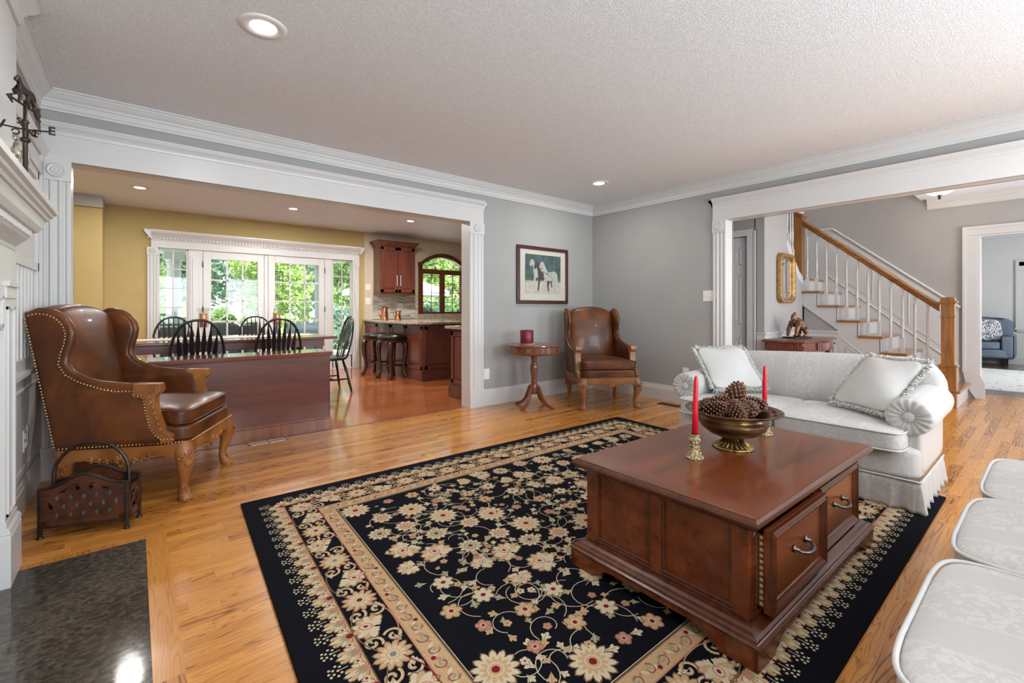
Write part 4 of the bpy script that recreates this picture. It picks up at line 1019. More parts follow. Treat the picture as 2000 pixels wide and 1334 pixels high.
# ============================================================ DEN BEYOND
blue = noisy('slate_blue_fabric', (0.115, 0.15, 0.20), (0.15, 0.19, 0.245), 60, 0.8)
t = thing('blue_sofa', 'slate blue sofa with piped edges seen through the far doorway', 'sofa', (7.75, -2.62, 0))
b = B(); superbox(b, (0, 0, 0.235), (0.42, 0.84, 0.085), 12, 6); build('base', b, blue, t, smooth=True)
b = B(); superbox(b, (-0.05, 0, 0.385), (0.40, 0.72, 0.075), 9, 8, 0.01); build('seat_cushion', b, blue, t, smooth=True)
b = B(); superbox(b, (0.30, 0, 0.60), (0.11, 0.83, 0.29), 8, 8, rot=Euler((0, 0.12, 0)).to_matrix()); build('backrest', b, blue, t, smooth=True)
for s in (-1, 1):
    b = B(); superbox(b, (0.0, s*0.79, 0.36), (0.40, 0.085, 0.22), 9, 8); ar = build('armrest', b, blue, t, smooth=True)
    b = B(); tube(b, [(-0.385, s*0.79+y, z) for y, z in ((-0.078, 0.18), (-0.078, 0.565), (0.0, 0.575), (0.078, 0.565), (0.078, 0.18))], 0.006, 6); build('piping', b, W['blackp'], ar)
b = B()
tube(b, [(-0.44, -0.70, 0.458), (-0.44, 0.70, 0.458)], 0.006, 6); tube(b, [(0.205, -0.72, 0.86), (0.20, -0.5, 0.895), (0.20, 0.7, 0.895)], 0.006, 6); build('piping', b, W['blackp'], t)
for x in (-0.34, 0.34):
    for y in (-0.74, 0.74):
        b = B(); loft(b, [sring(x, y, a, a, z, 10, 12) for a, z in ((0.022, 0), (0.035, 0.155))]); build('leg', b, W['blackp'], t)
def patt(name, kind):
    m = M(name, (0.7, 0.7, 0.7), 0.8); q = NT(m); v = q.coord((1, 1, 1), (0, 0, 0.78) if kind == 'grid' else (0, 0, 0))
    if kind == 'grid':
        sp = q.new('ShaderNodeSeparateXYZ'); q.l(v, sp.inputs[0])
        a = q.math('LESS_THAN', q.math('FRACT', q.math('MULTIPLY', sp.outputs[0], 14.0)), 0.13); c = q.math('LESS_THAN', q.math('FRACT', q.math('MULTIPLY', sp.outputs[1], 14.0)), 0.13)
        q.color(q.mix(q.math('MAXIMUM', a, c), (0.68, 0.68, 0.67), (0.10, 0.11, 0.13)))
    else:
        v = q.coord((1, 5, 1)); f = q.noise(v, 22, 2, 0.6)
        q.color(q.ramp(f, [(0.45, (0.04, 0.055, 0.085)), (0.5, (0.70, 0.70, 0.70))], 'CONSTANT'))
    return m
for nm, lab, yy, kind, rx in (('throw_pillow', 'white throw pillow with thin dark diamond lines on the blue sofa', -2.83, 'grid', 0.25), ('throw_pillow', 'navy and white speckled throw pillow beside the blue sofa arm', -3.15, 'dash', 0.32)):
    b = B(); superbox(b, (0, 0, 0), (0.22, 0.20, 0.055), 4, 10, 0.03, pinch=0.06)
    o = build(nm, b, patt('pillow_'+kind, kind), None, smooth=True); o.location = (7.56, yy, 0.66); o.rotation_euler = (0.0, -1.15, 0.0); o.rotation_euler = Euler((0.12, -1.2, rx)); setp(o, lab, 'pillow')
rugm = M('den_rug_pile', (0.6, 0.6, 0.57), 0.95); q = NT(rugm); v = q.coord((2.2, 7, 1)); f = q.noise(v, 2.0, 3, 0.6); q.color(q.ramp(f, [(0.33, (0.22, 0.22, 0.22)), (0.38, (0.64, 0.635, 0.61)), (1.0, (0.70, 0.695, 0.67))]))
b = B(); bx(b, 3.82, 6.75, -5.2, -2.1, 0, 0.018); o = build('pale_rug', b, rugm, bev=0.004); setp(o, 'off-white flecked area rug before the blue sofa', 'rug')
t = thing('framed_picture', 'black framed picture on the den wall above the blue sofa', 'picture', (8.2, -2.63, 1.40))
b = B()
for (a0, a1, c0, c1) in ((-0.3, 0.3, 0.32, 0.36), (-0.3, 0.3, -0.36, -0.32), (-0.3, -0.26, -0.36, 0.36), (0.26, 0.3, -0.36, 0.36)): bx(b, -0.03, 0, a0, a1, c0, c1)
build('frame', b, W['blackp'], t)
b = B(); bx(b, -0.012, 0, -0.27, 0.27, -0.33, 0.33); build('print', b, noisy('grey_print', (0.16, 0.17, 0.16), (0.4, 0.4, 0.38), 5), t)
# floor registers
def register(loc, rz, label, L=0.30, Wd=0.10, mat=None):
    t = thing('floor_vent', label, 'floor vent', loc, rz)
    b = B(); bx(b, -L/2, L/2, -Wd/2, -Wd/2+0.012, 0, 0.006); bx(b, -L/2, L/2, Wd/2-0.012, Wd/2, 0, 0.006); bx(b, -L/2, -L/2+0.014, -Wd/2, Wd/2, 0, 0.006); bx(b, L/2-0.014, L/2, -Wd/2, Wd/2, 0, 0.006); bx(b, -0.008, 0.008, -Wd/2, Wd/2, 0, 0.006)
    build('frame', b, mat, t, bev=0.001)
    b = B(); bx(b, -L/2, L/2, -Wd/2+0.005, Wd/2-0.005, 0, 0.0015); build('duct_shadow', b, W['blackp'], t)
    b = B()
    for k in range(19):
        x = -L/2+0.02+k*(L-0.04)/18; bx(b, x-0.003, x+0.003, -Wd/2+0.01, Wd/2-0.01, 0.001, 0.005)
    build('slat', b, mat, t)
register((-3.92, 0.01, 0.0), 0.0, 'tan metal floor register in front of the cherry bookcase', 0.28, 0.07, M('tan_metal', (0.55, 0.46, 0.36), 0.4, 0.1))
register((-0.20, -1.27, 0.0), PI/2, 'dark floor register beside the grey wall and the loveseat', 0.26, 0.10, M('bronze_metal', (0.07, 0.04, 0.02), 0.4, 0.4))
# ============================================================ WING CHAIRS
def spiral(b, c, r, ax='x', turns=1.5, rad=0.004, s=1, n=18, side=1):
    pts = []
    for k in range(n+1):
        a = s*turns*2*PI*k/n; q = r*(1-0.82*k/n)
        if ax == 'x': pts.append((c[0], c[1]+q*math.cos(a), c[2]+q*math.sin(a)))
        else: pts.append((c[0]+q*math.cos(a), c[1], c[2]+q*math.sin(a)))
    tube(b, pts, [rad*(1-0.4*k/n) for k in range(n+1)], 6)
def leafspray(b, o, u, v, n, L=0.03, w=0.008, fan=1.2, lift=(0, 0, 0)):
    """carved leaf fan: origin o, fan plane u,v"""
    o, u, v = Vector(o), Vector(u).normalized(), Vector(v).normalized(); nn = u.cross(v)
    for k in range(n):
        a = (k-(n-1)/2)/max(1, (n-1)/2)*fan
        d = u*math.sin(a)+v*math.cos(a)
        m = Matrix((d, nn.cross(d), nn)).transposed()
        l = L*(1-0.3*abs(a)/fan)
        ell(b, o+d*l*0.6, (l*0.5, w*0.5, w*0.55), 8, 5, m)
ZS = [.32, .36, .42, .50, .57, .605, .625, .637, .645, .655, .68, .72, .77, .82, .88, .93, .97, 1.0, 1.022, 1.036, 1.045]
YF = [-.24, -.225, -.17, -.155, -.15, -.145, -.14, -.12, .00, .075, .155, .215, .245, .240, .222, .215, .225, .245, .27, .295, .335]
YB = [.275+.14*(z-.32)/.72 for z in ZS]
def side_x(y, z, yb):
    k = max(0, min(1, (z-.60)/.25))
    return .298 + (yb-y)*0.02 - .01*k
def interp(xs, ys, x):
    for i in range(len(xs)-1):
        if x <= xs[i+1]: return ys[i]+(ys[i+1]-ys[i])*(x-xs[i])/(xs[i+1]-xs[i])
    return ys[-1]
def make_wing(name, label, loc, rz, wood, nails=True):
    L = W['leather']
    t = thing(name, label, 'armchair', loc, rz, None)
    for s in (-1, 1):
        b = B(); rings = []
        for z, yf, yb in zip(ZS, YF, YB):
            n = 20; ym, hy = (yf+yb)/2, (yb-yf)/2; r = []
            th = 0.026 if z > .63 else 0.032
            if z >= 1.045: th = 0.012
            for q in range(n):
                a = 2*PI*q/n; c_, s_ = math.cos(a), math.sin(a)
                y = ym+hy*math.copysign(abs(s_)**.35, s_)
                dx = th*math.copysign(abs(c_)**.35, c_)
                r.append((s*(side_x(y, z, yb)+dx), y, z))
            rings.append(r)
        loft(b, rings)
        # padded roll following the wing's front edge and the arm top
        pth = [(YF[i], ZS[i]) for i in range(9, len(ZS))]+[(.36, 1.047), (.40, 1.035)]
        pts = [(s*(side_x(y, z, interp(ZS, YB, z))+0.004), y, z) for y, z in pth]
        pts = [(s*(side_x(-.135, .63, .35)), -.135, .632), (s*side_x(-.05, .632, .35), -.05, .634)]+pts
        tube(b, pts, [.026, .026]+[.021]*(len(pts)-4)+[.019, .012], 12)
        build('wing_arm', b, L, t, smooth=True)
        # carved arm post
        b = B()
        po = [(-.205, .653), (-.21, .615), (-.198, .60), (-.180, .585), (-.180, .54), (-.192, .48), (-.208, .43), (-.228, .39), (-.262, .37), (-.262, .335), (-.215, .335), (-.190, .38), (-.165, .42), (-.145, .50), (-.135, .585), (-.085, .595), (-.085, .656)]
        x0 = side_x(-.28, .5, .33)
        prism(b, [(s*(x0-.030), y, z) for y, z in po], (s*.062, 0, 0))
        xo = s*(x0+.033)
        spiral(b, (xo, -.178, .626), .020, 'x', 1.6, .005, -1)
        for k in range(7): leafspray(b, (xo, -.160-.009*k, .570-.030*k), (0, 1, 0), (0, .25, 1), 3, .028, .009, .8)
        build('arm_post', b, wood, t, bev=.006, seg=2, auto=50)
    # back
    b = B(); R_ = Euler((-.155, 0, 0)).to_matrix()
    superbox(b, (0, .30, .76), (.268, .065, .315), 6, 12, 0)
    for v in b.verts:
        if v.co.y < .325: v.co.y -= .035*(1-(v.co.x/.262)**2)*(1-((v.co.z-.74)/.33)**2)
        if v.co.z > .9: v.co.z -= (v.co.z-.9)/.175*(v.co.x/.262)**2*.045 - .01
        v.co.y += (v.co.z-.5)*.155
    build('backrest', b, L, t, smooth=True)
    b = B()
    loft(b, [[(-w, y+.004, z), (w, y+.004, z), (w, y-.03, z), (-w, y-.03, z)] for w, y, z in ((.30, .275, .32), (.30, .34, .7), (.295, .40, 1.0), (.22, .405, 1.04), (.10, .405, 1.058))])
    build('outer_back', b, L, t, bev=.01, auto=40)
    # deck and cushion
    b = B(); superbox(b, (0, -.02, .368), (.305, .325, .048), 12, 8)
    
    build('seat_deck', b, L, t, smooth=True)
    b = B(); superbox(b, (0, -.045, .458), (.262, .265, .046), 8, 14, .032)
    for v in b.verts:
        if v.co.y < -.22: v.co.x *= 1.18; v.co.y -= .022
        v.co.z += .0035*math.sin(v.co.x*31+v.co.y*17)*math.cos(v.co.y*23)
    cu = build('seat_cushion', b, L, t, smooth=True)
    b = B()
    for zz_ in (.490, .424):
        pl = [(.262*math.copysign(abs(math.cos(a))**.22, math.cos(a)), -.045+.267*math.copysign(abs(math.sin(a))**.22, math.sin(a))) for a in [2*PI*k/48 for k in range(48)]]
        tube(b, [(x*(1.18 if y < -.22 else 1), y-(.022 if y < -.22 else 0), zz_) for x, y in pl], .0045, 6, closed=True)
    build('piping', b, L, cu, smooth=True)
    # carved frame
    b = B(); n = 24
    def apron(p0, p1, out):
        p0, p1, out = Vector(p0), Vector(p1), Vector(out)
        top = .325; rings = []
        for k in range(n+1):
            f = k/n; e = abs(f-.5)*2
            zb = .232 + .034*math.cos(e*PI*1.0)*0 + .040*(e**2)*0
            zb = .240 - .020*math.exp(-((f-.5)/.10)**2) + .018*math.sin(e*PI) - .03*max(0, e-.8)/.2
            p = p0.lerp(p1, f)
            rings.append([tuple(p+Vector((0, 0, top))-out*.02), tuple(p+Vector((0, 0, top))+out*.012), tuple(p+Vector((0, 0, (top+zb)/2))+out*.016), tuple(p+Vector((0, 0, zb))+out*.008), tuple(p+Vector((0, 0, zb))-out*.02)])
        loft(b, rings)
        mid = p0.lerp(p1, .5)+out*.014; u = (p1-p0).normalized()
        leafspray(b, tuple(mid+Vector((0, 0, .235))), u, (0, 0, 1), 7, .05, .016, 1.25)
        for sg in (-1, 1):
            for j in range(3): leafspray(b, tuple(mid+u*sg*(.05+.035*j)+Vector((0, 0, .246+.006*j))), (0, 0, 1), u*sg, 3, .034, .011, .7)
        leafspray(b, tuple(mid+Vector((0, 0, .225))), u, (0, 0, -1), 3, .016, .01, .9)
    apron((-.29, -.325, 0), (.29, -.325, 0), (0, -1, 0))
    for s in (-1, 1): apron((s*.315, -.30, 0), (s*.312, .26, 0), (s, 0, 0))
    bx(b, -.31, .31, .25, .28, .25, .325)
    build('seat_rail', b, wood, t, auto=60)
    for s in (-1, 1):
        b = B()
        tube(b, [(s*.285, -.295, .315), (s*.298, -.308, .27), (s*.306, -.318, .225), (s*.300, -.312, .17), (s*.288, -.300, .11), (s*.284, -.296, .065), (s*.292, -.304, .035), (s*.302, -.316, .018), (s*.302, -.316, .0)], [.045, .048, .046, .034, .024, .021, .027, .033, .030], 14)
        dg = Vector((s, -1, 0)).normalized(); tg = Vector((1, s, 0)).normalized()
        c = Vector((s*.306, -.318, .225))+dg*.038
        leafspray(b, tuple(c+Vector((0, 0, .0))), tg, (0, 0, 1), 7, .055, .015, 1.2)
        leafspray(b, tuple(c+Vector((0, 0, .01))), tg, (0, 0, -1), 5, .05, .012, .7)
        for sg in (-1, 1): leafspray(b, tuple(c+tg*sg*.025-dg*.012+Vector((0, 0, .02))), (0, 0, 1), tg*sg, 3, .03, .010, .8)
        fc = Vector((s*.298, -.312, .0))+dg*.018
        for j in range(3): leafspray(b, tuple(fc+Vector((0, 0, .01+.018*j))-dg*.006*j), tg, (0, 0, 1), 5, .035, .009, 1.0)
        for j in (-1, 0, 1): ell(b, tuple(Vector((s*.305, -.32, .014))+dg*.018+tg*.016*j), (.013, .013, .013), 8, 6)
        build('leg', b, wood, t, auto=60)
        b = B()
        tube(b, [(s*.285, .245, .30), (s*.29, .255, .22), (s*.285, .255, .14), (s*.278, .26, .07), (s*.285, .28, .03), (s*.29, .295, .0)], [.040, .038, .027, .021, .024, .026], 12)
        leafspray(b, (s*.328, .25, .215), (0, 1, 0), (0, 0, 1), 5, .045, .013, 1.2); leafspray(b, (s*.326, .25, .215), (0, 1, 0), (0, 0, -1), 3, .045, .012, .6)
        build('leg', b, wood, t, auto=60)
    # brass nail heads
    b = B()
    def row(pts, sp=.0165, r=.0058):
        pts = [Vector(p) for p in pts]; acc = 0
        for a, c in zip(pts, pts[1:]):
            d = (c-a).length; u = acc
            while u < d: ell(b, a.lerp(c, u/d), (r, r, r), 6, 4); u += sp
            acc = u-d
    for s in (-1, 1):
        X_ = lambda y, z, e=.0: s*(side_x(y, z, interp(ZS, YB, z))+(.026 if z > .63 else .032)+e)
        pth = [(YF[i]+.014, ZS[i]-.006) for i in range(10, len(ZS)-2)]
        pts = [(X_(y, z, .002), y, z) for y, z in pth]+[(X_(.26, 1.02, .0), .315, 1.030), (X_(.36, 1.02, .0), .36, 1.033), (X_(.40, 1.02, 0), .40, 1.02)]
        pts = [(X_(-.08, .60), -.082, .617), (X_(-.02, .60), .0, .619), (X_(.06, .61), .06, .632), (X_(.10, .63), .105, .65)]+pts
        row(pts)
        row([(X_(-.08, .6), -.082, .617), (X_(-.08, .6), -.082, .59), (X_(-.13, .6), -.130, .585), (X_(-.14, .5), -.140, .50), (X_(-.16, .42), -.160, .42), (X_(-.18, .39), -.185, .375), (X_(-.21, .36), -.212, .35), (X_(-.25, .36), -.27, .352), (X_(-.25, .33), -.27, .332)])
        row([(s*.331, -.31, .330), (X_(.0, .33), .0, .330), (X_(.26, .33), .26, .330)])
        row([(X_(.26, .33), .272, .34), (X_(.40, 1.02), .406, 1.01)])
    row([(-.30, -.345, .330), (.30, -.345, .330)])
    nh = build('nailhead_trim', b, W['brass'], t, smooth=True); nh['kind'] = 'stuff'
    return t
make_wing('wing_chair', 'cognac leather wing chair with carved legs beside the white mantel and the iron basket', (-4.672, -0.51, 0), math.radians(64), W['carved'])
make_wing('wing_chair', 'brown leather wing chair standing in the grey corner beside the round pedestal table', (-0.695, -0.70, 0), math.radians(-31), W['carved_far'])

# ============================================================ PEDESTAL TABLE + CANDLE
pm = W['ped']
t = thing('drum_table', 'round drum-top pedestal table with four splayed feet beside the corner chair', 'side table', (-1.405, -0.375, 0))
b = B(); lathe(b, [(0, .655), (.27, .655), (.283, .660), (.285, .668), (.278, .674), (0, .675)], 48); build('table_top', b, pm, t, auto=40)
b = B(); lathe(b, [(.0, .572), (.255, .572), (.27, .575), (.276, .582), (.27, .588), (.262, .592), (.262, .655), (.0, .655)], 48); build('drum', b, pm, t, auto=40)
b = B(); bx(b, -.08, .08, -.2645, -.255, .60, .648); ell(b, (0, -.268, .625), (.009, .009, .009)); dr = build('drawer', b, pm, t, bev=.002); dr.rotation_euler = (0, 0, -.75)
b = B(); lathe(b, [(0, .14), (.035, .14), (.042, .155), (.042, .22), (.036, .235), (.030, .25), (.034, .26), (.028, .28), (.030, .33), (.042, .40), (.044, .43), (.036, .46), (.026, .475), (.032, .485), (.028, .50), (.034, .52), (.036, .56), (.036, .575)], 20); build('pedestal', b, pm, t, smooth=True)
for k in range(4):
    a = math.radians(-75+90*k); d = Vector((math.cos(a), math.sin(a), 0)); sdv = Vector((-d.y, d.x, 0))
    pr = [(.03, .22), (.055, .235), (.075, .215), (.095, .16), (.125, .095), (.165, .05), (.215, .028), (.24, .022), (.25, .010), (.245, .0), (.215, .0), (.165, .016), (.12, .052), (.085, .10), (.06, .145), (.03, .15)]
    b = B(); prism(b, [tuple(d*r+Vector((0, 0, z))-sdv*.011) for r, z in pr], tuple(sdv*.022)); build('leg', b, pm, t, bev=.004)
t = thing('pillar_candle', 'thick burgundy pillar candle on a small white dish', 'candle', (-1.475, -0.335, .675))
red = M('burgundy_wax', (0.16, 0.006, 0.018), 0.38); red.node_tree.nodes['Principled BSDF'].inputs['Subsurface Weight'].default_value = 0.15
b = B(); lathe(b, [(0, .008), (.070, .008), (.072, .012), (.072, .150), (.068, .155), (.060, .150), (.02, .147), (0, .147)], 36); build('candle_body', b, red, t, auto=40)
b = B(); tube(b, [(0, 0, .147), (.002, 0, .162)], .0015, 5); build('wick', b, W['blackp'], t)
b = B(); lathe(b, [(0, 0), (.06, 0), (.085, .006), (.086, .009), (.07, .008), (0, .007)], 32); build('dish', b, W['white'], t, smooth=True)

# ============================================================ PICTURE OF THE HORSES
t = thing('framed_picture', 'dark framed print of white draft horses in snow above the candle', 'picture', (-0.921, 0, 1.462))
b = B(); fw, fh = .423, .343
for (a0, a1, c0, c1) in ((-fw, fw, fh-.042, fh), (-fw, fw, -fh, -fh+.042), (-fw, -fw+.042, -fh+.042, fh-.042), (fw-.042, fw, -fh+.042, fh-.042)): bx(b, a0, a1, -.028, -.002, c0, c1)
build('frame', b, M('oxblood_frame', (0.055, 0.014, 0.012), 0.3), t, bev=.006)
b = B(); bx(b, -fw+.04, fw-.04, -.012, -.004, -fh+.04, fh-.04); build('mat_board', b, M('cream_mat', (0.66, 0.58, 0.50), 0.8), t)
pw, ph, oy = .295, .235, .012
def printmat():
    m = M('winter_print', (0.1, 0.2, 0.2), 0.6); q = NT(m)
    v = q.coord(); sp = q.new('ShaderNodeSeparateXYZ'); q.l(v, sp.inputs[0])
    n1 = q.noise(q.coord((3, 1, 1)), 6, 4, 0.6); n2 = q.noise(v, 30, 4, 0.7)
    wood_ = q.ramp(q.math('ADD', q.math('MULTIPLY', n1, .6), q.math('MULTIPLY', n2, .4)), [(.35, (.025, .045, .045)), (.52, (.06, .105, .105)), (.7, (.13, .19, .18))])
    snow = q.ramp(n2, [(.3, (.42, .36, .30)), (.6, (.62, .55, .47))])
    e = q.math('ADD', sp.outputs[2], q.math('ADD', q.math('MULTIPLY', n2, .10), .03))
    k = q.ramp(e, [(.0, (1, 1, 1)), (.02, (0, 0, 0))])
    q.color(q.mix(k, wood_, snow)); return m
b = B(); bx(b, -pw, pw, -.014, -.010, oy-ph, oy+ph); build('print', b, printmat(), t)
def blob2d(b, pts, y, mi=0):
    f = b.faces.new([b.verts.new((x, y, z)) for x, z in pts]); f.material_index = mi
b = B()
def hs(cx, cz, s, body, mi, yy, heads=True):
    # draft horse facing left: body, neck, head, legs
    P = [(-.62, .62), (-.66, .50), (-.55, .42), (-.47, .52), (-.40, .40), (-.36, .10), (-.34, -.10), (-.38, -.45), (-.40, -.68), (-.32, -.68), (-.26, -.40), (-.20, -.12), (.10, -.14), (.28, -.10), (.26, -.35), (.34, -.68), (.42, -.68), (.40, -.40), (.50, -.15), (.60, -.50), (.66, -.50), (.60, .00), (.56, .22), (.40, .36), (.15, .32), (-.08, .30), (-.22, .48), (-.34, .70), (-.42, .80), (-.50, .78), (-.58, .74)]
    blob2d(b, [(cx+x*s, cz+z*s) for x, z in P], yy, mi)
hs(-.075, -.0, .235, 1, 1, -.0142); hs(-.005, -.03, .235, 1, 2, -.0146); hs(.095, -.03, .25, 1, 1, -.0150)
for z0, z1, x0, x1 in ((.03, -.04, .03, .17), (.05, .02, -.02, .10), (-.035, -.035, -.08, .05)): tube(b, [(x0, -.0153, z0), (x1, -.0153, z1)], .0022, 4, mi=2)
tube(b, [(.10+.035*math.cos(a), -.0153, .0+.06*math.sin(a)) for a in [k*PI/6 for k in range(7)]], .002, 4, mi=2)
build('horse_painting', b, [M('print_white', (.50, .46, .40), .7), M('print_pale', (.48, .45, .39), .7), M('print_dark', (.06, .045, .04), .7)], t, recalc=False)
b = B(); bx(b, -fw+.04, fw-.04, -.019, -.0175, -fh+.04, fh-.04); build('glass_pane', b, W['glass'], t)

# ============================================================ BOOKCASE IN THE OPENING
t = thing('low_bookcase', 'low cherry cabinet closing the opening behind the leather wing chair', 'cabinet', (-4.23, 0.255, 0))
b = B(); bx(b, -.812, .812, -.155, .155, 0, .650); build('cabinet_body', b, W['cherry_x'], t, bev=.002)
b = B(); bx(b, -.815, .835, -.175, .175, .650, .685); build('cabinet_top', b, W['gloss_cherry'], t, bev=.006, seg=3)
b = B(); bx(b, -.815, .828, -.172, .172, 0, .10); bx(b, -.815, .822, -.166, .166, .10, .115); build('baseboard', b, W['ped'], t, bev=.003)
b = B(); bx(b, .812, .820, -.155, .155, .12, .15); bx(b, .812, .820, -.155, -.12, .15, .648); bx(b, .812, .820, .12, .155, .15, .648); build('end_panel', b, W['cherry_x'], t, bev=.002)

# ============================================================ MAGAZINE BASKET
t = thing('magazine_basket', 'dark metal and wood lattice magazine basket with arched handle before the wing chair', 'basket', (-4.898, -1.021, 0), math.radians(-21.4))
wx, wy = .165, .064
fe = W['iron']
bw_ = noisy('basket_wood', (0.03, 0.009, 0.004), (0.10, 0.032, 0.013), 14, 0.3, bump=.05)
for sx_ in (-1, 1):
    for sy_ in (-1, 1):
        b = B(); bx(b, sx_*wx-.007, sx_*wx+.007, sy_*wy-.007, sy_*wy+.007, .012, .228); lathe(b, [(0, 0), (.014, 0), (.012, .008), (.007, .014), (0, .014)], 10, (sx_*wx, sy_*wy, 0)); build('post', b, fe, t, bev=.002)
arcz = lambda x: .225+.058*math.exp(-((x)/.085)**2)
for s in (-1, 1):
    b = B(); N = 20
    xs = [-wx+2*wx*k/N for k in range(N+1)]
    tube(b, [(x, s*wy, arcz(x)) for x in xs], .0075, 8)
    build('rail', b, fe, t)
    b = B(); bx(b, -wx, wx, s*wy-.005, s*wy+.005, .045, .055); build('rail', b, fe, t)
    b = B()
    th = .0035; y = s*wy
    lo, hi = .078, lambda x: arcz(x)-.035
    # border of the panel
    P = [(x, arcz(x)-.004) for x in xs]+[(x, hi(x)) for x in xs[::-1]]
    for k in range(N):
        prism(b, [(xs[k], y-th, arcz(xs[k])-.004), (xs[k+1], y-th, arcz(xs[k+1])-.004), (xs[k+1], y-th, hi(xs[k+1])), (xs[k], y-th, hi(xs[k]))], (0, 2*th, 0))
    bx(b, -wx, wx, y-th, y+th, .054, lo); bx(b, -wx, -wx+.03, y-th, y+th, .054, .2); bx(b, wx-.03, wx, y-th, y+th, .054, .2)
    build('end_board', b, bw_, t)
    b = B()
    for d in (-1, 1):
        for k in range(-7, 8):
            x0 = k*.050; 
            pts = []
            for q in range(13):
                z = lo-.004+q*.0145; x = x0+d*(z-.14)*.62
                if abs(x) < wx-.022 and z < hi(x)+.006: pts.append((x, y+d*.0018, z))
            if len(pts) > 1:
                for p, r in zip(pts, pts[1:]): prism(b, [(p[0]-.0150, p[1]-.001, p[2]), (p[0]+.0150, p[1]-.001, p[2]), (r[0]+.0150, r[1]-.001, r[2]), (r[0]-.0150, r[1]-.001, r[2])], (0, .002, 0))
    build('lattice', b, bw_, t)
    b = B(); bx(b, s*wx-.004, s*wx+.004, -wy, wy, .05, .085); bx(b, s*wx-.004, s*wx+.004, -wy, -wy+.03, .05, .195); bx(b, s*wx-.004, s*wx+.004, wy-.03, wy, .05, .195); bx(b, s*wx-.004, s*wx+.004, -wy, wy, .17, .195); tube(b, [(s*wx, -.03, .09), (s*wx, .03, .17)], .006, 5); tube(b, [(s*wx, .03, .09), (s*wx, -.03, .17)], .006, 5); build('side_board', b, bw_, t)
    b = B(); bx(b, s*wx-.005, s*wx+.005, -wy, wy, .195, .203); build('rail', b, fe, t)
    b = B(); bx(b, s*wx-.005, s*wx+.005, -wy, wy, .043, .051); build('rail', b, fe, t)
b = B(); tube(b, [(-.142*1.03, 0, .10)]+[(-.147*math.cos(PI*k/18), 0, .26+.155*math.sin(PI*k/18)) for k in range(19)]+[(.142*1.03, 0, .10)], .0085, 6, flat=.8); build('handle', b, fe, t)
b = B(); bx(b, -wx, wx, -wy, wy, .045, .052); build('bottom', b, bw_, t)
for k, (c, lab) in enumerate((((.30, .27, .27), 'pale magazine standing nearest the basket front'), ((.10, .13, .28), 'navy covered magazine in the middle of the basket'), ((.45, .22, .2), 'reddish magazine standing at the back of the basket'))):
    b = B(); bx(b, -.125, .125, -.004, .004, 0, .135-.01*k)
    o = build('magazine', b, noisy('magazine_cover', c, tuple(q*.5 for q in c), 25, .4), None); o.rotation_euler = (0, 0, math.radians(-21.4))
    y = -.035+.03*k; a = math.radians(-21.4); o.location = (-4.898-y*math.sin(a), -1.021+y*math.cos(a), .053); setp(o, lab, 'magazine', 'magazines in the basket')
# ============================================================ UPHOLSTERY
dm = damask('ivory_damask', (0.45, 0.437, 0.415), (0.525, 0.515, 0.495), 0.30, 1)
dm2 = damask('ivory_damask_wide', (0.45, 0.432, 0.408), (0.515, 0.50, 0.48), 0.30, 0)
plain = noisy('ivory_velvet', (0.52, 0.51, 0.49), (0.57, 0.56, 0.545), 9, 0.7)
fringe = noisy('fringe_yarn', (0.42, 0.41, 0.39), (0.64, 0.63, 0.61), 90, 0.8)
t = thing('loveseat', 'ivory damask rolled-arm loveseat with pleated skirt behind the coffee table', 'sofa', (0, 0, 0))
YA, YB_ = -3.555, -2.195; YM = (YA+YB_)/2; HL = (YB_-YA)/2
# base band
b = B(); superbox(b, (-1.30, YM, .245), (.345, HL, .085), 14, 10); build('seat_base', b, dm, t, smooth=True)
# two cushions
for k in (0, 1):
    w = (HL-.055)/2; cy = YA+.055+w+2*w*k
    b = B(); superbox(b, (-1.40, cy, .368), (.325, w+.002, .054), 10, 14, .020)
    for v in b.verts:
        if v.co.x < -1.5: v.co.z -= .010*((v.co.x+1.5)/.2)**2*0
    cu = build('seat_cushion', b, dm, t, smooth=True)
    b = B()
    for z_, g in ((.412, 0), (.322, 0)):
        n = 60; pl = []
        for q in range(n):
            a = 2*PI*q/n; pl.append((-1.40+.327*math.copysign(abs(math.cos(a))**.2, math.cos(a)), cy+(w+.003)*math.copysign(abs(math.sin(a))**.2, math.sin(a)), z_))
        tube(b, pl, .005, 6, closed=True)
    build('piping', b, plain, cu, smooth=True)
# curved back
b = B(); rings = []
N = 36
for k in range(N+1):
    f = -1+2*k/N; y = YM+f*(HL+.0)
    e = abs(f)
    top = .745-.02*f-.02*e**2-.16*max(0, (e-.80)/.20)**2
    fx = -1.02-.05*max(0, e-.75)/.25
    th = .17
    xb = -.86
    r = []
    z0 = .30
    prof = [(fx-.02, z0), (fx-.01, .50), (fx+.03, top-.12), (fx+.055, top-.035), (fx+.09, top-.006), (fx+.125, top), (fx+.16, top-.012), (fx+.185, top-.05), (fx+.175, top-.12), (xb+.0, .45), (xb-.04, .20)]
    rings.append([(x, y+f*.05*max(0, min(1, (z-.42)/.2)), z) for x, z in prof])
loft(b, rings); build('backrest', b, dm, t, smooth=True, subd=1)
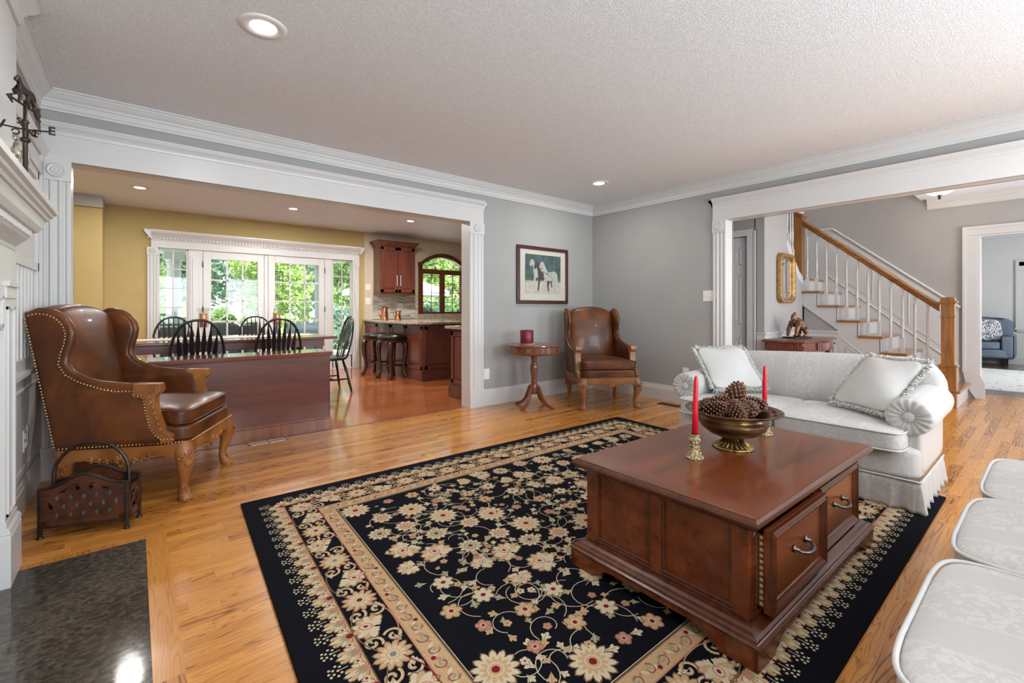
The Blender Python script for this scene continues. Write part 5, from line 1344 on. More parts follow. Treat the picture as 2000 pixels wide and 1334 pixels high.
# rolled arms
for s, yc in ((-1, YA+.048), (1, YB_-.048)):
    b = B()
    rr, cz = .098, .487
    rings = []
    for x, g in ((-1.585, .93), (-1.578, 1.0), (-1.45, 1.02), (-1.2, 1.03), (-1.0, 1.03), (-.92, .98), (-.89, .8)):
        r = []
        for q in range(28):
            a = 2*PI*q/28
            yy = math.cos(a)*rr*g*1.06; zz_ = math.sin(a)*rr*g
            r.append((x, yc+yy-s*0+.0, cz+zz_+(.01 if x > -1.3 else 0)))
        rings.append(r)
    loft(b, rings)
    superbox(b, (-1.24, yc, .31), (.335, .055, .13), 10, 8)
    ar = build('armrest', b, dm, t, smooth=True)
    b = B()
    # pleated front roundel with covered button
    n = 64; rings = []
    for r_, dx in ((.100, .0), (.097, -.012), (.085, -.020), (.055, -.021), (.030, -.012)):
        rings.append([(-1.585+dx-.0035*math.cos(16*(2*PI*q/n))*(1 if r_ < .1 else 0), yc+r_*1.03*math.cos(2*PI*q/n), cz+r_*.97*math.sin(2*PI*q/n)) for q in range(n)])
    loft(b, rings); build('arm_roundel', b, dm, ar, smooth=True)
    b = B(); ell(b, (-1.598, yc, cz), (.010, .027, .027), 16, 10); build('button', b, dm, ar, smooth=True)
# skirt with box pleats and a corded top
b = B()
def skirt_path():
    pts = []
    x0, x1, y0, y1 = -1.652, -.955, YA-.006, YB_+.006
    def run(p, q, n):
        for k in range(n): pts.append((p[0]+(q[0]-p[0])*k/n, p[1]+(q[1]-p[1])*k/n))
    run((x1, y0), (x0, y0), 70); run((x0, y0), (x0, y1), 140); run((x0, y1), (x1, y1), 70); pts.append((x1, y1))
    return pts
sp = skirt_path(); rings = []
cum = 0; outp = []
for i, p in enumerate(sp):
    a = Vector(sp[max(0, i-1)]); c = Vector(sp[min(len(sp)-1, i+1)]); d = (c-a).normalized(); nrm = Vector((-d.y, d.x))
    if nrm.dot(Vector((p[0]+1.30, p[1]-YM))) < 0: nrm = -nrm
    cum += (Vector(p)-Vector(sp[i-1])).length if i else 0
    dist = min(abs(p[0]+1.652)+abs(p[1]-YA), abs(p[0]+1.652)+abs(p[1]-YB_))
    ph = (cum % .115)/.115
    w = (.5-abs(ph-.5))*2
    fold = (.010 if ph < .10 else 0)-.005*w
    nearc = math.exp(-(dist/.10)**2)
    fold += nearc*.013*math.sin(dist*75)
    outp.append((p, nrm, fold, nearc))
for z, k, fl in ((.168, .1, 0), (.13, .6, .002), (.08, 1.1, .004), (.03, 1.5, .007), (.014, 1.6, .008)):
    rings.append([(p[0]+n_.x*(f_*k+fl*(1+.5*nc)), p[1]+n_.y*(f_*k+fl*(1+.5*nc)), z) for p, n_, f_, nc in outp])
vs = [[b.verts.new(p) for p in r] for r in rings]
for r0, r1 in zip(vs, vs[1:]):
    for i in range(len(r0)-1): b.faces.new((r0[i], r0[i+1], r1[i+1], r1[i]))
o = build('skirt', b, dm, t, smooth=True); m = o.modifiers.new('s', 'SOLIDIFY'); m.thickness = .006
b = B(); tube(b, [(p[0]+n_.x*.004, p[1]+n_.y*.004, .170) for p, n_, f_, nc in outp[::2]], .0055, 6); build('cord', b, plain, o, smooth=True)
def pillow(name, label, c, mat, half=.205, rot=None):
    t = thing(name, label, 'pillow', c)
    b = B(); superbox(b, (0, 0, 0), (half, half, .018), 7, 14, .062, pinch=.05)
    for v in b.verts: v.co.z += .006*math.sin(v.co.x*23+v.co.y*9)*math.cos(v.co.y*17)
    build('pillow_body', b, mat, t, smooth=True)
    b = B(); rnd = random.Random(3)
    n = 270
    for k in range(n):
        u = k/n*4; sd = int(u); f = (u-sd)*2-1
        q = [(f, -1), (1, f), (-f, 1), (-1, -f)][sd]
        e = Vector((q[0]*half*(1-.05*(1-q[1]**2) if abs(q[0]) == 1 else 1), q[1]*half*(1-.05*(1-q[0]**2) if abs(q[1]) == 1 else 1), 0))
        o_ = Vector(((0, -1), (1, 0), (0, 1), (-1, 0))[sd]).to_3d() if False else Vector((((0, -1, 0), (1, 0, 0), (0, 1, 0), (-1, 0, 0))[sd]))
        for j in range(3):
            L_ = .020+rnd.random()*.014; zz_ = (rnd.random()-.5)*.022
            tx = Vector((-o_.y, o_.x, 0))*(rnd.random()-.5)*.02
            tube(b, [e+Vector((0, 0, zz_*.3)), e+o_*L_*.6+tx+Vector((0, 0, zz_)), e+o_*L_+tx*1.5+Vector((0, 0, zz_+(rnd.random()-.5)*.014))], [.0032, .0036, .0026], 4)
    f_ = build('fringe', b, fringe, t, smooth=True); f_['kind'] = 'stuff'
    t.rotation_euler = rot
    return t
def basis(xa, ya):
    xa = Vector(xa).normalized(); ya = Vector(ya); ya = (ya-xa*ya.dot(xa)).normalized(); za = xa.cross(ya)
    return Matrix((xa, ya, za)).transposed().to_euler()
pillow('fringed_pillow', 'white fringed pillow leaning by the loveseat arm nearer the corner wing chair', (-1.265, -2.41, .612), plain, .195, basis((.36, -.25, .0), (.16, .24, .27)))
pillow('fringed_pillow', 'white fringed pillow slumped against the loveseat arm nearer the newel post', (-1.31, -3.315, .612), plain, .19, basis((-.20, -.31, .0), (.20, -.20, .29)))

# large sofa in the foreground
t = thing('sofa', 'large ivory damask sofa closest to the viewer with three piped seat cushions', 'sofa', (0, 0, 0))
b = B(); superbox(b, (-2.86, -4.27, .235), (.99, .42, .10), 16, 10); build('seat_base', b, dm2, t, smooth=True)
for k, (x0, x1) in enumerate(((-3.775, -3.155), (-3.145, -2.578), (-2.572, -1.955))):
    cx, w = (x0+x1)/2, (x1-x0)/2
    yf, yb = (-3.835, -3.842, -3.850)[k], -4.50; cy = (yf+yb)/2; hd = (yf-yb)/2
    b = B(); superbox(b, (cx, cy, .385), (w, hd, .062), 9, 18, .026)
    for v in b.verts:
        v.co.z += .004*math.sin(v.co.x*14+k)*math.cos(v.co.y*11)
        v.co.y += .012*(1-((v.co.x-cx)/w)**2)*(1 if v.co.y > cy else 0)
    cu = build('seat_cushion', b, dm2, t, smooth=True)
    b = B()
    for z_ in (.436, .330):
        n = 90; pl = []
        for q in range(n):
            a = 2*PI*q/n; X_ = cx+(w+.001)*math.copysign(abs(math.cos(a))**.22, math.cos(a)); Y_ = cy+(hd+.002)*math.copysign(abs(math.sin(a))**.22, math.sin(a))
            Y_ += .012*(1-((X_-cx)/w)**2)*(1 if Y_ > cy else 0)
            pl.append((X_, Y_, z_+.004*math.sin(X_*14+k)*math.cos(Y_*11)))
        tube(b, pl, .0052, 8, closed=True)
    build('piping', b, plain, cu, smooth=True)
b = B(); superbox(b, (-2.86, -4.62, .52), (.98, .13, .30), 8, 10); build('backrest', b, dm2, t, smooth=True)
for xc in (-3.88, -1.85):
    b = B(); superbox(b, (xc, -4.40, .33), (.09, .34, .22), 8, 10); build('armrest', b, dm2, t, smooth=True)
b = B()
for k in range(50):
    x = -3.80+k*1.88/50
    prism(b, [(x, -3.852, .012), (x+.034, -3.852+.004*(k % 3), .012), (x+.034, -3.858, .15), (x, -3.858, .15)], (0, -.006, 0))
build('skirt', b, dm2, t)

# ============================================================ COFFEE TABLE
T_, TY, TD = W['table'], W['table_y'], W['table_d']
t = thing('coffee_table', 'large rectangular mahogany trunk coffee table with drawers on the floral rug', 'coffee table', (-2.775, -3.108, .0130), math.radians(-.8))
hx, hy = .588, .367
def rect_rings(b, prof):
    rings = [[(-x, -y, z), (x, -y, z), (x, y, z), (-x, y, z)] for x, y, z in [(hx-d, hy-d, z) for d, z in prof]]
    loft(b, rings)
b = B(); rect_rings(b, [(.020, .395), (.016, .400), (.010, .403), (.003, .410), (.0, .418), (.003, .426), (.010, .431), (.014, .4325), (.014, .4335)]); build('top_moulding', b, TD, t)
b = B()
# veneered top: centre field and mitred border
i = .075
bx(b, -hx+.014+i, hx-.014-i, -hy+.014+i, hy-.014-i, .425, .4343)
build('table_top', b, T_, t)
b = B(); X0, Y0 = hx-.014, hy-.014
b.free()
for s in (-1, 1):
    b = B(); prism(b, [(-X0, s*Y0, .426), (X0, s*Y0, .426), (X0-i, s*(Y0-i), .426), (-X0+i, s*(Y0-i), .426)], (0, 0, .0083)); build('top_border', b, T_, t)
    b = B(); prism(b, [(s*X0, -Y0, .426), (s*X0, Y0, .426), (s*(X0-i), Y0-i, .426), (s*(X0-i), -Y0+i, .426)], (0, 0, .0083)); build('top_border', b, TY, t)
# case
cx_, cy_ = hx-.045, hy-.045
b = B()
bx(b, -cx_+.012, cx_-.012, -cy_+.03, cy_-.002, .09, .395)
for sx_ in (-1, 1):
    for sy_ in (-1, 1):
        x0, x1 = sorted((sx_*cx_, sx_*(cx_-.055))); y0, y1 = sorted((sy_*cy_, sy_*(cy_-.055)))
        bx(b, x0, x1, y0, y1, .09, .396)
bx(b, -cx_, cx_, -cy_, -cy_+.035, .375, .396); bx(b, -cx_, cx_, -cy_, -cy_+.035, .09, .115); bx(b, -.013, .013, -cy_, -cy_+.035, .11, .38)
build('case', b, T_, t, bev=.003)
# recessed grooves on the front stiles
for sx_ in (-1, 1):
    b = B(); xg = sx_*(cx_-.028); tube(b, [(xg-.008, -cy_-.001, .135), (xg-.008, -cy_-.001, .355), (xg, -cy_-.001, .368), (xg+.008, -cy_-.001, .355), (xg+.008, -cy_-.001, .135)], .003, 6, closed=True); build('stile_moulding', b, TD, t)
# side panels (two per long visible end)
def sidepanel(sx_, y0, y1, z0=.113, z1=.385):
    b = B(); xo = cx_
    def fr(a0, a1, c0, c1, d0, d1):
        lo, hi = sorted((sx_*d0, sx_*d1)); bx(b, lo, hi, a0, a1, c0, c1)
    f = .022
    fr(y0, y1, z0, z1, xo-.016, xo-.010)
    build('side_panel', b, T_, t)
    b = B()
    for (a0, a1, c0, c1) in ((y0, y1, z0, z0+f), (y0, y1, z1-.008, z1), (y0, y0+.012, z0, z1), (y1-.012, y1, z0, z1)):
        fr(a0, a1, c0, c1, xo-.012, xo-.002)
    fr(y0, y1, z0, z0+.010, xo-.012, xo+.003); fr(y0, y1, z0+.012, z0+.018, xo-.012, xo+.0)
    build('panel_moulding', b, TD, t, bev=.002)
for sx_ in (-1, 1):
    b = B(); lo, hi = sorted((sx_*(cx_-.02), sx_*cx_))
    bx(b, lo, hi, -.022, .022, .09, .395); bx(b, lo, hi, -cy_, cy_, .383, .396); bx(b, lo, hi, -cy_, cy_, .09, .115); build('side_frame', b, T_, t, bev=.002)
    sidepanel(sx_, -cy_+.05, -.022); sidepanel(sx_, .022, cy_-.05)
# drawers
for k, (x0, x1, pull) in enumerate(((-cx_+.058, -.015, .034), (.015, cx_-.058, .004))):
    y = -cy_-pull
    dr = thing('x', None, None) if False else None
    b = B(); z0, z1 = .118, .373
    bx(b, x0, x1, y, y+.018, z0, z1); d = build('drawer', b, T_, t, bev=.002)
    b = B()
    rings = []
    for ins, dy in ((0, -.0), (0, -.010), (.006, -.014), (.012, -.010), (.018, -.014), (.026, -.006), (.034, -.004), (.036, .0)):
        rings.append([(x0+ins, y+dy, z0+ins), (x1-ins, y+dy, z0+ins), (x1-ins, y+dy, z1-ins), (x0+ins, y+dy, z1-ins)])
    loft(b, rings, cap=False); build('drawer_moulding', b, TD, d)
    b = B(); bx(b, x0+.006, x0+.016, y+.018, -cy_+.30, z0+.012, z1-.02); bx(b, x1-.016, x1-.006, y+.018, -cy_+.30, z0+.012, z1-.02); bx(b, x0+.006, x1-.006, y+.018, -cy_+.30, z0+.012, z0+.018)
    build('drawer_box', b, M('drawer_pine_brown', (.16, .065, .028), .5), d)
    b = B()
    for q in range(12): bx(b, x0+.0045, x0+.008, y+.020, y+.030, z0+.018+q*.0185, z0+.028+q*.0185)
    build('dovetail', b, M('dovetail_maple', (.66, .47, .27), .5), d)
    xm, zm = (x0+x1)/2, .262
    b = B()
    hw = .050
    for s in (-1, 1): lathe_b = [(0, 0), (.012, 0), (.012, .003), (.006, .006), (.006, .018), (0, .018)]; tt = B(); lathe(tt, lathe_b, 12); me = bpy.data.meshes.new('t'); tt.to_mesh(me); tt.free(); me.transform(Matrix.Translation((xm+s*hw, y-.002, zm)) @ Matrix.Rotation(PI/2, 4, 'X')); b.from_mesh(me)
    tube(b, [(xm-hw*math.cos(PI*q/14), y-.012-.028*math.sin(PI*q/14), zm-.010*math.sin(PI*q/14)) for q in range(15)], [.0035+.003*math.sin(PI*q/14) for q in range(15)], 10)
    for s in (-.25, -.1, .1, .25): ell(b, (xm+s*hw*1.4, y-.038+.02*abs(s), zm-.0095), (.0025, .0072, .0072), 8, 6)
    build('handle', b, W['pewter'], d, smooth=True)
# plinth with bracket feet
b = B()
rect_rings(b, [(.020, .066), (-.003, .066), (-.005, .073), (.001, .078), (.005, .080), (.006, .085), (.014, .090), (.024, .094), (.034, .101), (.043, .103)]); build('plinth_moulding', b, TD, t)
b = B()
def brkt(ax, L_, pos, s):
    pts = [(-L_, 0), (-L_, .068), (L_, .068), (L_, 0), (L_-.115, 0), (L_-.125, .014), (L_-.15, .021), (L_-.165, .036), (L_-.20, .046), (-L_+.20, .046), (-L_+.165, .036), (-L_+.15, .021), (-L_+.125, .014), (-L_+.115, 0)]
    q = [(u, pos, z) if ax == 'x' else (pos, u, z) for u, z in pts]
    # split so that every piece is convex enough
    segs = [(-L_, -L_+.115, 0, 0), (-L_+.115, -L_+.125, 0, .014), (-L_+.125, -L_+.15, .014, .021), (-L_+.15, -L_+.165, .021, .036), (-L_+.165, -L_+.20, .036, .046), (-L_+.20, 0, .046, .046)]
    for (u0, u1, za, zb) in segs:
        for m_ in (1, -1):
            P = [(m_*u0, za), (m_*u1, zb), (m_*u1, .068), (m_*u0, .068)]
            v = (0, s*.02, 0) if ax == 'x' else (s*.02, 0, 0)
            prism(b, [(u, pos, z) if ax == 'x' else (pos, u, z) for u, z in P], v)
brkt('x', hx, -hy, 1); brkt('x', hx, hy, -1); brkt('y', hy-.0005, -hx, 1); brkt('y', hy-.0005, hx, -1)
build('plinth', b, T_, t)

# ---- bowl, pine cones, candles
TZ = .4343+.0125
t = thing('pedestal_bowl', 'bronze footed bowl heaped with pine cones in the middle of the coffee table', 'bowl', (-2.70, -3.092, TZ))
bz2 = noisy('bowl_bronze', (0.022, 0.013, 0.010), (0.20, 0.095, 0.030), 9, 0.28, metal=.7, stretch=(1, 1, 2.5), bump=.25, bscale=22)
gm = noisy('gilt_foot', (0.05, 0.028, 0.010), (0.45, 0.29, 0.09), 45, 0.3, metal=.8, stretch=(1, 1, .4), bump=.5, bscale=60)
b = B(); lathe(b, [(.030, .045), (.055, .048), (.10, .066), (.132, .092), (.142, .112), (.138, .116), (.143, .128), (.140, .140), (.135, .146), (.150, .150), (.185, .160), (.197, .166), (.197, .170), (.180, .168), (.148, .158), (.130, .150), (.125, .12), (.09, .085), (.0, .07)], 48); build('bowl_body', b, bz2, t, smooth=True)
b = B(); lathe(b, [(.0, .0), (.082, .0), (.086, .004), (.082, .009), (.060, .017), (.040, .030), (.032, .045), (.03, .05), (0, .05)], 36); build('foot', b, gm, t, smooth=True)
b = B()
for k in range(14):
    a = 2*PI*k/14; ell(b, (.170*math.cos(a), .170*math.sin(a), .1655), (.011, .011, .003), 8, 5)
build('rim_stud', b, W['iron'], t, smooth=True)
b = B()
for k in range(22):
    a = 2*PI*k/22; tube(b, [(.034*math.cos(a), .034*math.sin(a), .040), (.050*math.cos(a+.05), .050*math.sin(a+.05), .024), (.074*math.cos(a+.1), .074*math.sin(a+.1), .012)], [.003, .004, .0025], 5)
build('foot_fluting', b, gm, t, smooth=True)
def cone_mesh():
    b = B(); n = 95; ga = 2.39996
    for k in range(n):
        f = k/(n-1); a = k*ga
        r = .030*math.sin(PI*(.12+.80*f))**.8; z = -.040+.085*f
        d = Vector((math.cos(a), math.sin(a), 0)); up_ = Vector((0, 0, 1))
        tilt = .1+.9*f
        dr = (d*math.cos(tilt)+up_*math.sin(tilt)).normalized(); tg = up_.cross(d).normalized(); nn = dr.cross(tg)
        m = Matrix((dr, tg, nn)).transposed()
        p = d*r*.55+up_*z
        ell(b, p+dr*.010, (.013, .0078, .0026), 6, 4, m); ell(b, p+dr*.021, (.004, .005, .0036), 5, 3, m, 1)
    ell(b, (0, 0, 0), (.018, .018, .042), 8, 6)
    return b
pc = noisy('cone_scale', (0.04, 0.012, 0.006), (0.12, 0.04, 0.02), 60, .5); pc2 = noisy('cone_tip', (0.13, 0.055, 0.028), (0.30, 0.16, 0.085), 70, .5)
first = None
cones = [((-.105, .035, .175), (1.2, .3, 0), 'pine cone lying at the bowl rim beside the nearer red candle', 1.0), ((-.085, -.055, .172), (2.6, .2, .4), 'pale pine cone with its base turned out at the front of the bowl', .9), ((-.035, -.03, .180), (2.2, .5, 1.5), 'dark pine cone in front left of the heap', 1.0), ((-.03, .06, .185), (1.0, -.4, .8), 'pine cone tucked behind the dark one in the bowl', 1.0), ((.025, -.06, .178), (1.7, .3, 2.2), 'pinkish pine cone at the bowl front centre', 1.0), ((.045, .015, .212), (.6, .4, 1.0), 'large reddish pine cone topping the heap', 1.25), ((.095, -.035, .182), (1.5, -.7, .3), 'dark pine cone beside the bowl edge nearest the drawers', 1.05), ((.10, .05, .185), (1.2, .9, 2.0), 'pine cone at the back of the bowl by the farther candle', 1.05), ((-.01, .10, .172), (1.5, .1, 1.0), 'pine cone at the rear rim of the bowl', .95)]
for k, (c, r, lab, sc_) in enumerate(cones):
    if first is None: first = build('pine_cone', cone_mesh(), [pc, pc2], None, smooth=True); o = first
    else: o = first.copy(); col.objects.link(o)
    o.location = (-2.70+c[0], -3.092+c[1], TZ+c[2]); o.rotation_euler = r; o.scale = (sc_,)*3
    setp(o, lab, 'pine cone', 'pine cones in the bronze bowl')
for k, (x, y, lab, lab2, tilt) in enumerate(((-2.968, -3.058, 'ornate brass candle holder at the near side of the coffee table', 'red taper candle in the nearer brass holder', (.02, .05)), (-2.372, -3.095, 'ornate brass candle holder standing behind the bronze bowl', 'red taper candle rising behind the pine cones', (.0, .03)))):
    t = thing('candle_holder', lab, 'candle holder', (x, y, TZ), 0, 'brass candle holders')
    b = B(); lathe(b, [(0, 0), (.036, 0), (.038, .004), (.034, .010), (.024, .022), (.018, .034), (.016, .055), (.017, .062), (.020, .066), (.020, .086), (.018, .089), (.022, .093), (.022, .098), (.0125, .098), (.0125, .090), (0, .090)], 28)
    o = build('holder_body', b, noisy('old_brass', (0.12, 0.09, 0.045), (0.66, 0.57, 0.34), 110, .32, metal=.85, bump=.9, bscale=130), t, smooth=True)
    b = B(); rnd = random.Random(5+k)
    for q in range(46):
        a = rnd.random()*2*PI; f = rnd.random(); z = .012+f*.070; r = interp([0, .01, .022, .034, .055, .066, .09], [.038, .034, .024, .019, .0165, .0200, .0200], z)
        ell(b, (r*math.cos(a), r*math.sin(a), z), (.0035, .0035, .005), 6, 4)
    build('relief', b, W['brass'], o, smooth=True)
    c = thing('taper_candle', lab2, 'candle', (x, y, TZ+.0905), 0, 'red taper candles'); c.rotation_euler = (0, tilt[1], 0)
    rw = M('red_wax', (0.56, 0.003, 0.022), .35); 
    b = B(); lathe(b, [(0, 0), (.0122, 0), (.0108, .10), (.0085, .225), (.0065, .240), (.002, .246), (0, .246)], 18); build('wax', b, rw, c, smooth=True)
    b = B(); tube(b, [(0, 0, .245), (0, 0, .249)], .0008, 4); build('wick', b, W['white'], c)
# ============================================================ THE FLORAL RUG
RC = [(-4.300, -1.203), (-1.130, -1.270), (-1.264, -3.612), (-4.440, -3.610)]   # far-left, far-right, near-right, near-left
RW, RH = 3.15, 2.40
def rmap(u, v):
    f, g = u/RW, v/RH
    ax, ay = RC[0][0]*(1-f)+RC[1][0]*f, RC[0][1]*(1-f)+RC[1][1]*f
    bx_, by_ = RC[3][0]*(1-f)+RC[2][0]*f, RC[3][1]*(1-f)+RC[2][1]*f
    return ax*(1-g)+bx_*g, ay*(1-g)+by_*g
RT = .0115
RV, RF, RM = [], [], []
def poly(pts, c, lay):
    i0 = len(RV)
    for u, v in pts:
        x, y = rmap(u, v); RV.append((x, y, RT+.00022*lay+(len(RM)*7 % 19)*1.05e-5))
    RF.append(list(range(i0, i0+len(pts)))[::-1]); RM.append(c)
BLK, CRM, TAN, PNK, SAG, RED, GRY, NAV, DTN = range(9)
rr = random.Random(11)
def rot2(x, y, a): return x*math.cos(a)-y*math.sin(a), x*math.sin(a)+y*math.cos(a)
def petal(u, v, a, L, w, c, lay, tip=.35, r0=0.0):
    P = [(r0, 0), (r0+L*.3, w*.42), (r0+L*.62, w*.5), (r0+L*.86, w*.36), (r0+L, w*.02), (r0+L*.86, -w*.36), (r0+L*.62, -w*.5), (r0+L*.3, -w*.42)]
    poly([(u+rot2(x, y, a)[0], v+rot2(x, y, a)[1]) for x, y in P], c, lay)
def disc(u, v, r, c, lay, n=10, sx=1, a=0):
    poly([(u+rot2(r*sx*math.cos(2*PI*k/n), r*math.sin(2*PI*k/n), a)[0], v+rot2(r*sx*math.cos(2*PI*k/n), r*math.sin(2*PI*k/n), a)[1]) for k in range(n)], c, lay)
def strip(pts, w, c, lay):
    for (a, b_) in zip(pts, pts[1:]):
        dx, dy = b_[0]-a[0], b_[1]-a[1]; l = math.hypot(dx, dy) or 1; nx, ny = -dy/l*w/2, dx/l*w/2; ex, ey = dx/l*w*.25, dy/l*w*.25
        poly([(a[0]+nx-ex, a[1]+ny-ey), (a[0]-nx-ex, a[1]-ny-ey), (b_[0]-nx+ex, b_[1]-ny+ey), (b_[0]+nx+ex, b_[1]+ny+ey)], c, lay)
def leaf(u, v, a, L, c=CRM, lay=2, curl=.0, vein=True):
    petal(u, v, a, L, L*.36, c, lay)
    q = rot2(L*.35, 0, a); petal(u+q[0], v+q[1], a+.75, L*.5, L*.22, c, lay); petal(u+q[0], v+q[1], a-.75, L*.5, L*.22, c, lay)
    if vein: q2 = rot2(L*.75, 0, a); strip([(u, v), (u+q2[0], v+q2[1])], L*.05, SAG if c != SAG else CRM, lay+3)
def daisy(u, v, r, n, a0=0, c1=CRM, c2=TAN, cc=RED, lay=4):
    for k in range(n):
        a = a0+2*PI*k/n; petal(u, v, a, r*1.05, r*5.2/n, DTN, lay)
    for k in range(n):
        a = a0+2*PI*k/n; petal(u, v, a, r*.97, r*4.2/n, c1, lay+1)
        petal(u, v, a, r*.66, r*2.4/n, c2, lay+2)
    disc(u, v, r*.36, c1, lay+3, 12); disc(u, v, r*.29, c2 if cc != TAN else PNK, lay+4, 12); disc(u, v, r*.17, cc, lay+5, 10)
def palmette(u, v, r, a, c1=CRM, c2=TAN, cc=RED, lay=4):
    """fan shaped blossom looking along a"""
    for k in range(9):
        t = (k-4)/4; petal(u, v, a+t*1.9, r*(1.1-.18*abs(t)), r*.50, DTN, lay)
    for k in range(9):
        t = (k-4)/4; petal(u, v, a+t*1.9, r*(1.02-.18*abs(t)), r*.40, (c1, c2)[k % 2], lay+1)
    for k in range(5):
        t = (k-2)/2; petal(u, v, a+t*.9, r*.70, r*.30, c1, lay+3)
    q = rot2(r*.32, 0, a); disc(u+q[0], v+q[1], r*.26, PNK, lay+4, 12, 1.35, a); disc(u+q[0], v+q[1], r*.20, c1, lay+5, 12, 1.35, a); disc(u+q[0], v+q[1], r*.09, cc, lay+6, 8, 1.5, a)
    for s in (-1, 1): leaf(u, v, a+PI+s*.7, r*.55, c1, lay+1, 0, False)
def rosette2(u, v, r, a0=0, c=TAN, cc=RED, lay=4, n=6):
    for k in range(n): petal(u, v, a0+2*PI*k/n, r, r*.95*6/n*.8, DTN, lay)
    for k in range(n): petal(u, v, a0+2*PI*k/n, r*.92, r*.70*6/n*.8, c, lay+1)
    disc(u, v, r*.34, CRM, lay+2, 8); disc(u, v, r*.22, cc, lay+3, 8)
def curl(u, v, r, a0, turns, w=.0052, c=CRM, lay=2, s=1, shrink=.75):
    pts = []
    n = int(14*turns)+4
    for k in range(n+1):
        f = k/n; q = r*(1-shrink*f); a = a0+s*turns*2*PI*f
        pts.append((u+q*math.cos(a), v+q*math.sin(a)))
    strip(pts, w, c, lay); return pts[0]
def frame(side, s, d):
    """side 0 top,1 right,2 bottom,3 left -> uv and inward angle"""
    if side == 0: return (s, d), PI/2
    if side == 1: return (RW-d, s), PI
    if side == 2: return (RW-s, RH-d), -PI/2
    return (d, RH-s), 0.0
LEN = (RW, RH, RW, RH)
E0, E1, E2, E3 = .168, .178, .322, .388
def ring(d0, d1, c, lay):
    for sd in range(4):
        L_ = LEN[sd]; P = [frame(sd, d0, d0)[0], frame(sd, L_-d0, d0)[0], frame(sd, L_-d1, d1)[0], frame(sd, d1, d1)[0]]
        poly(P, c, lay)
ring(E0-.026, E1, TAN, 1); ring(E0+.011, E1+.004, DTN, 1.5)
ring(E2, E3, TAN, 1); ring(E2-.005, E2, PNK, 2); ring(E3, E3+.005, DTN, 2); ring(E3+.008, E3+.011, CRM, 1)
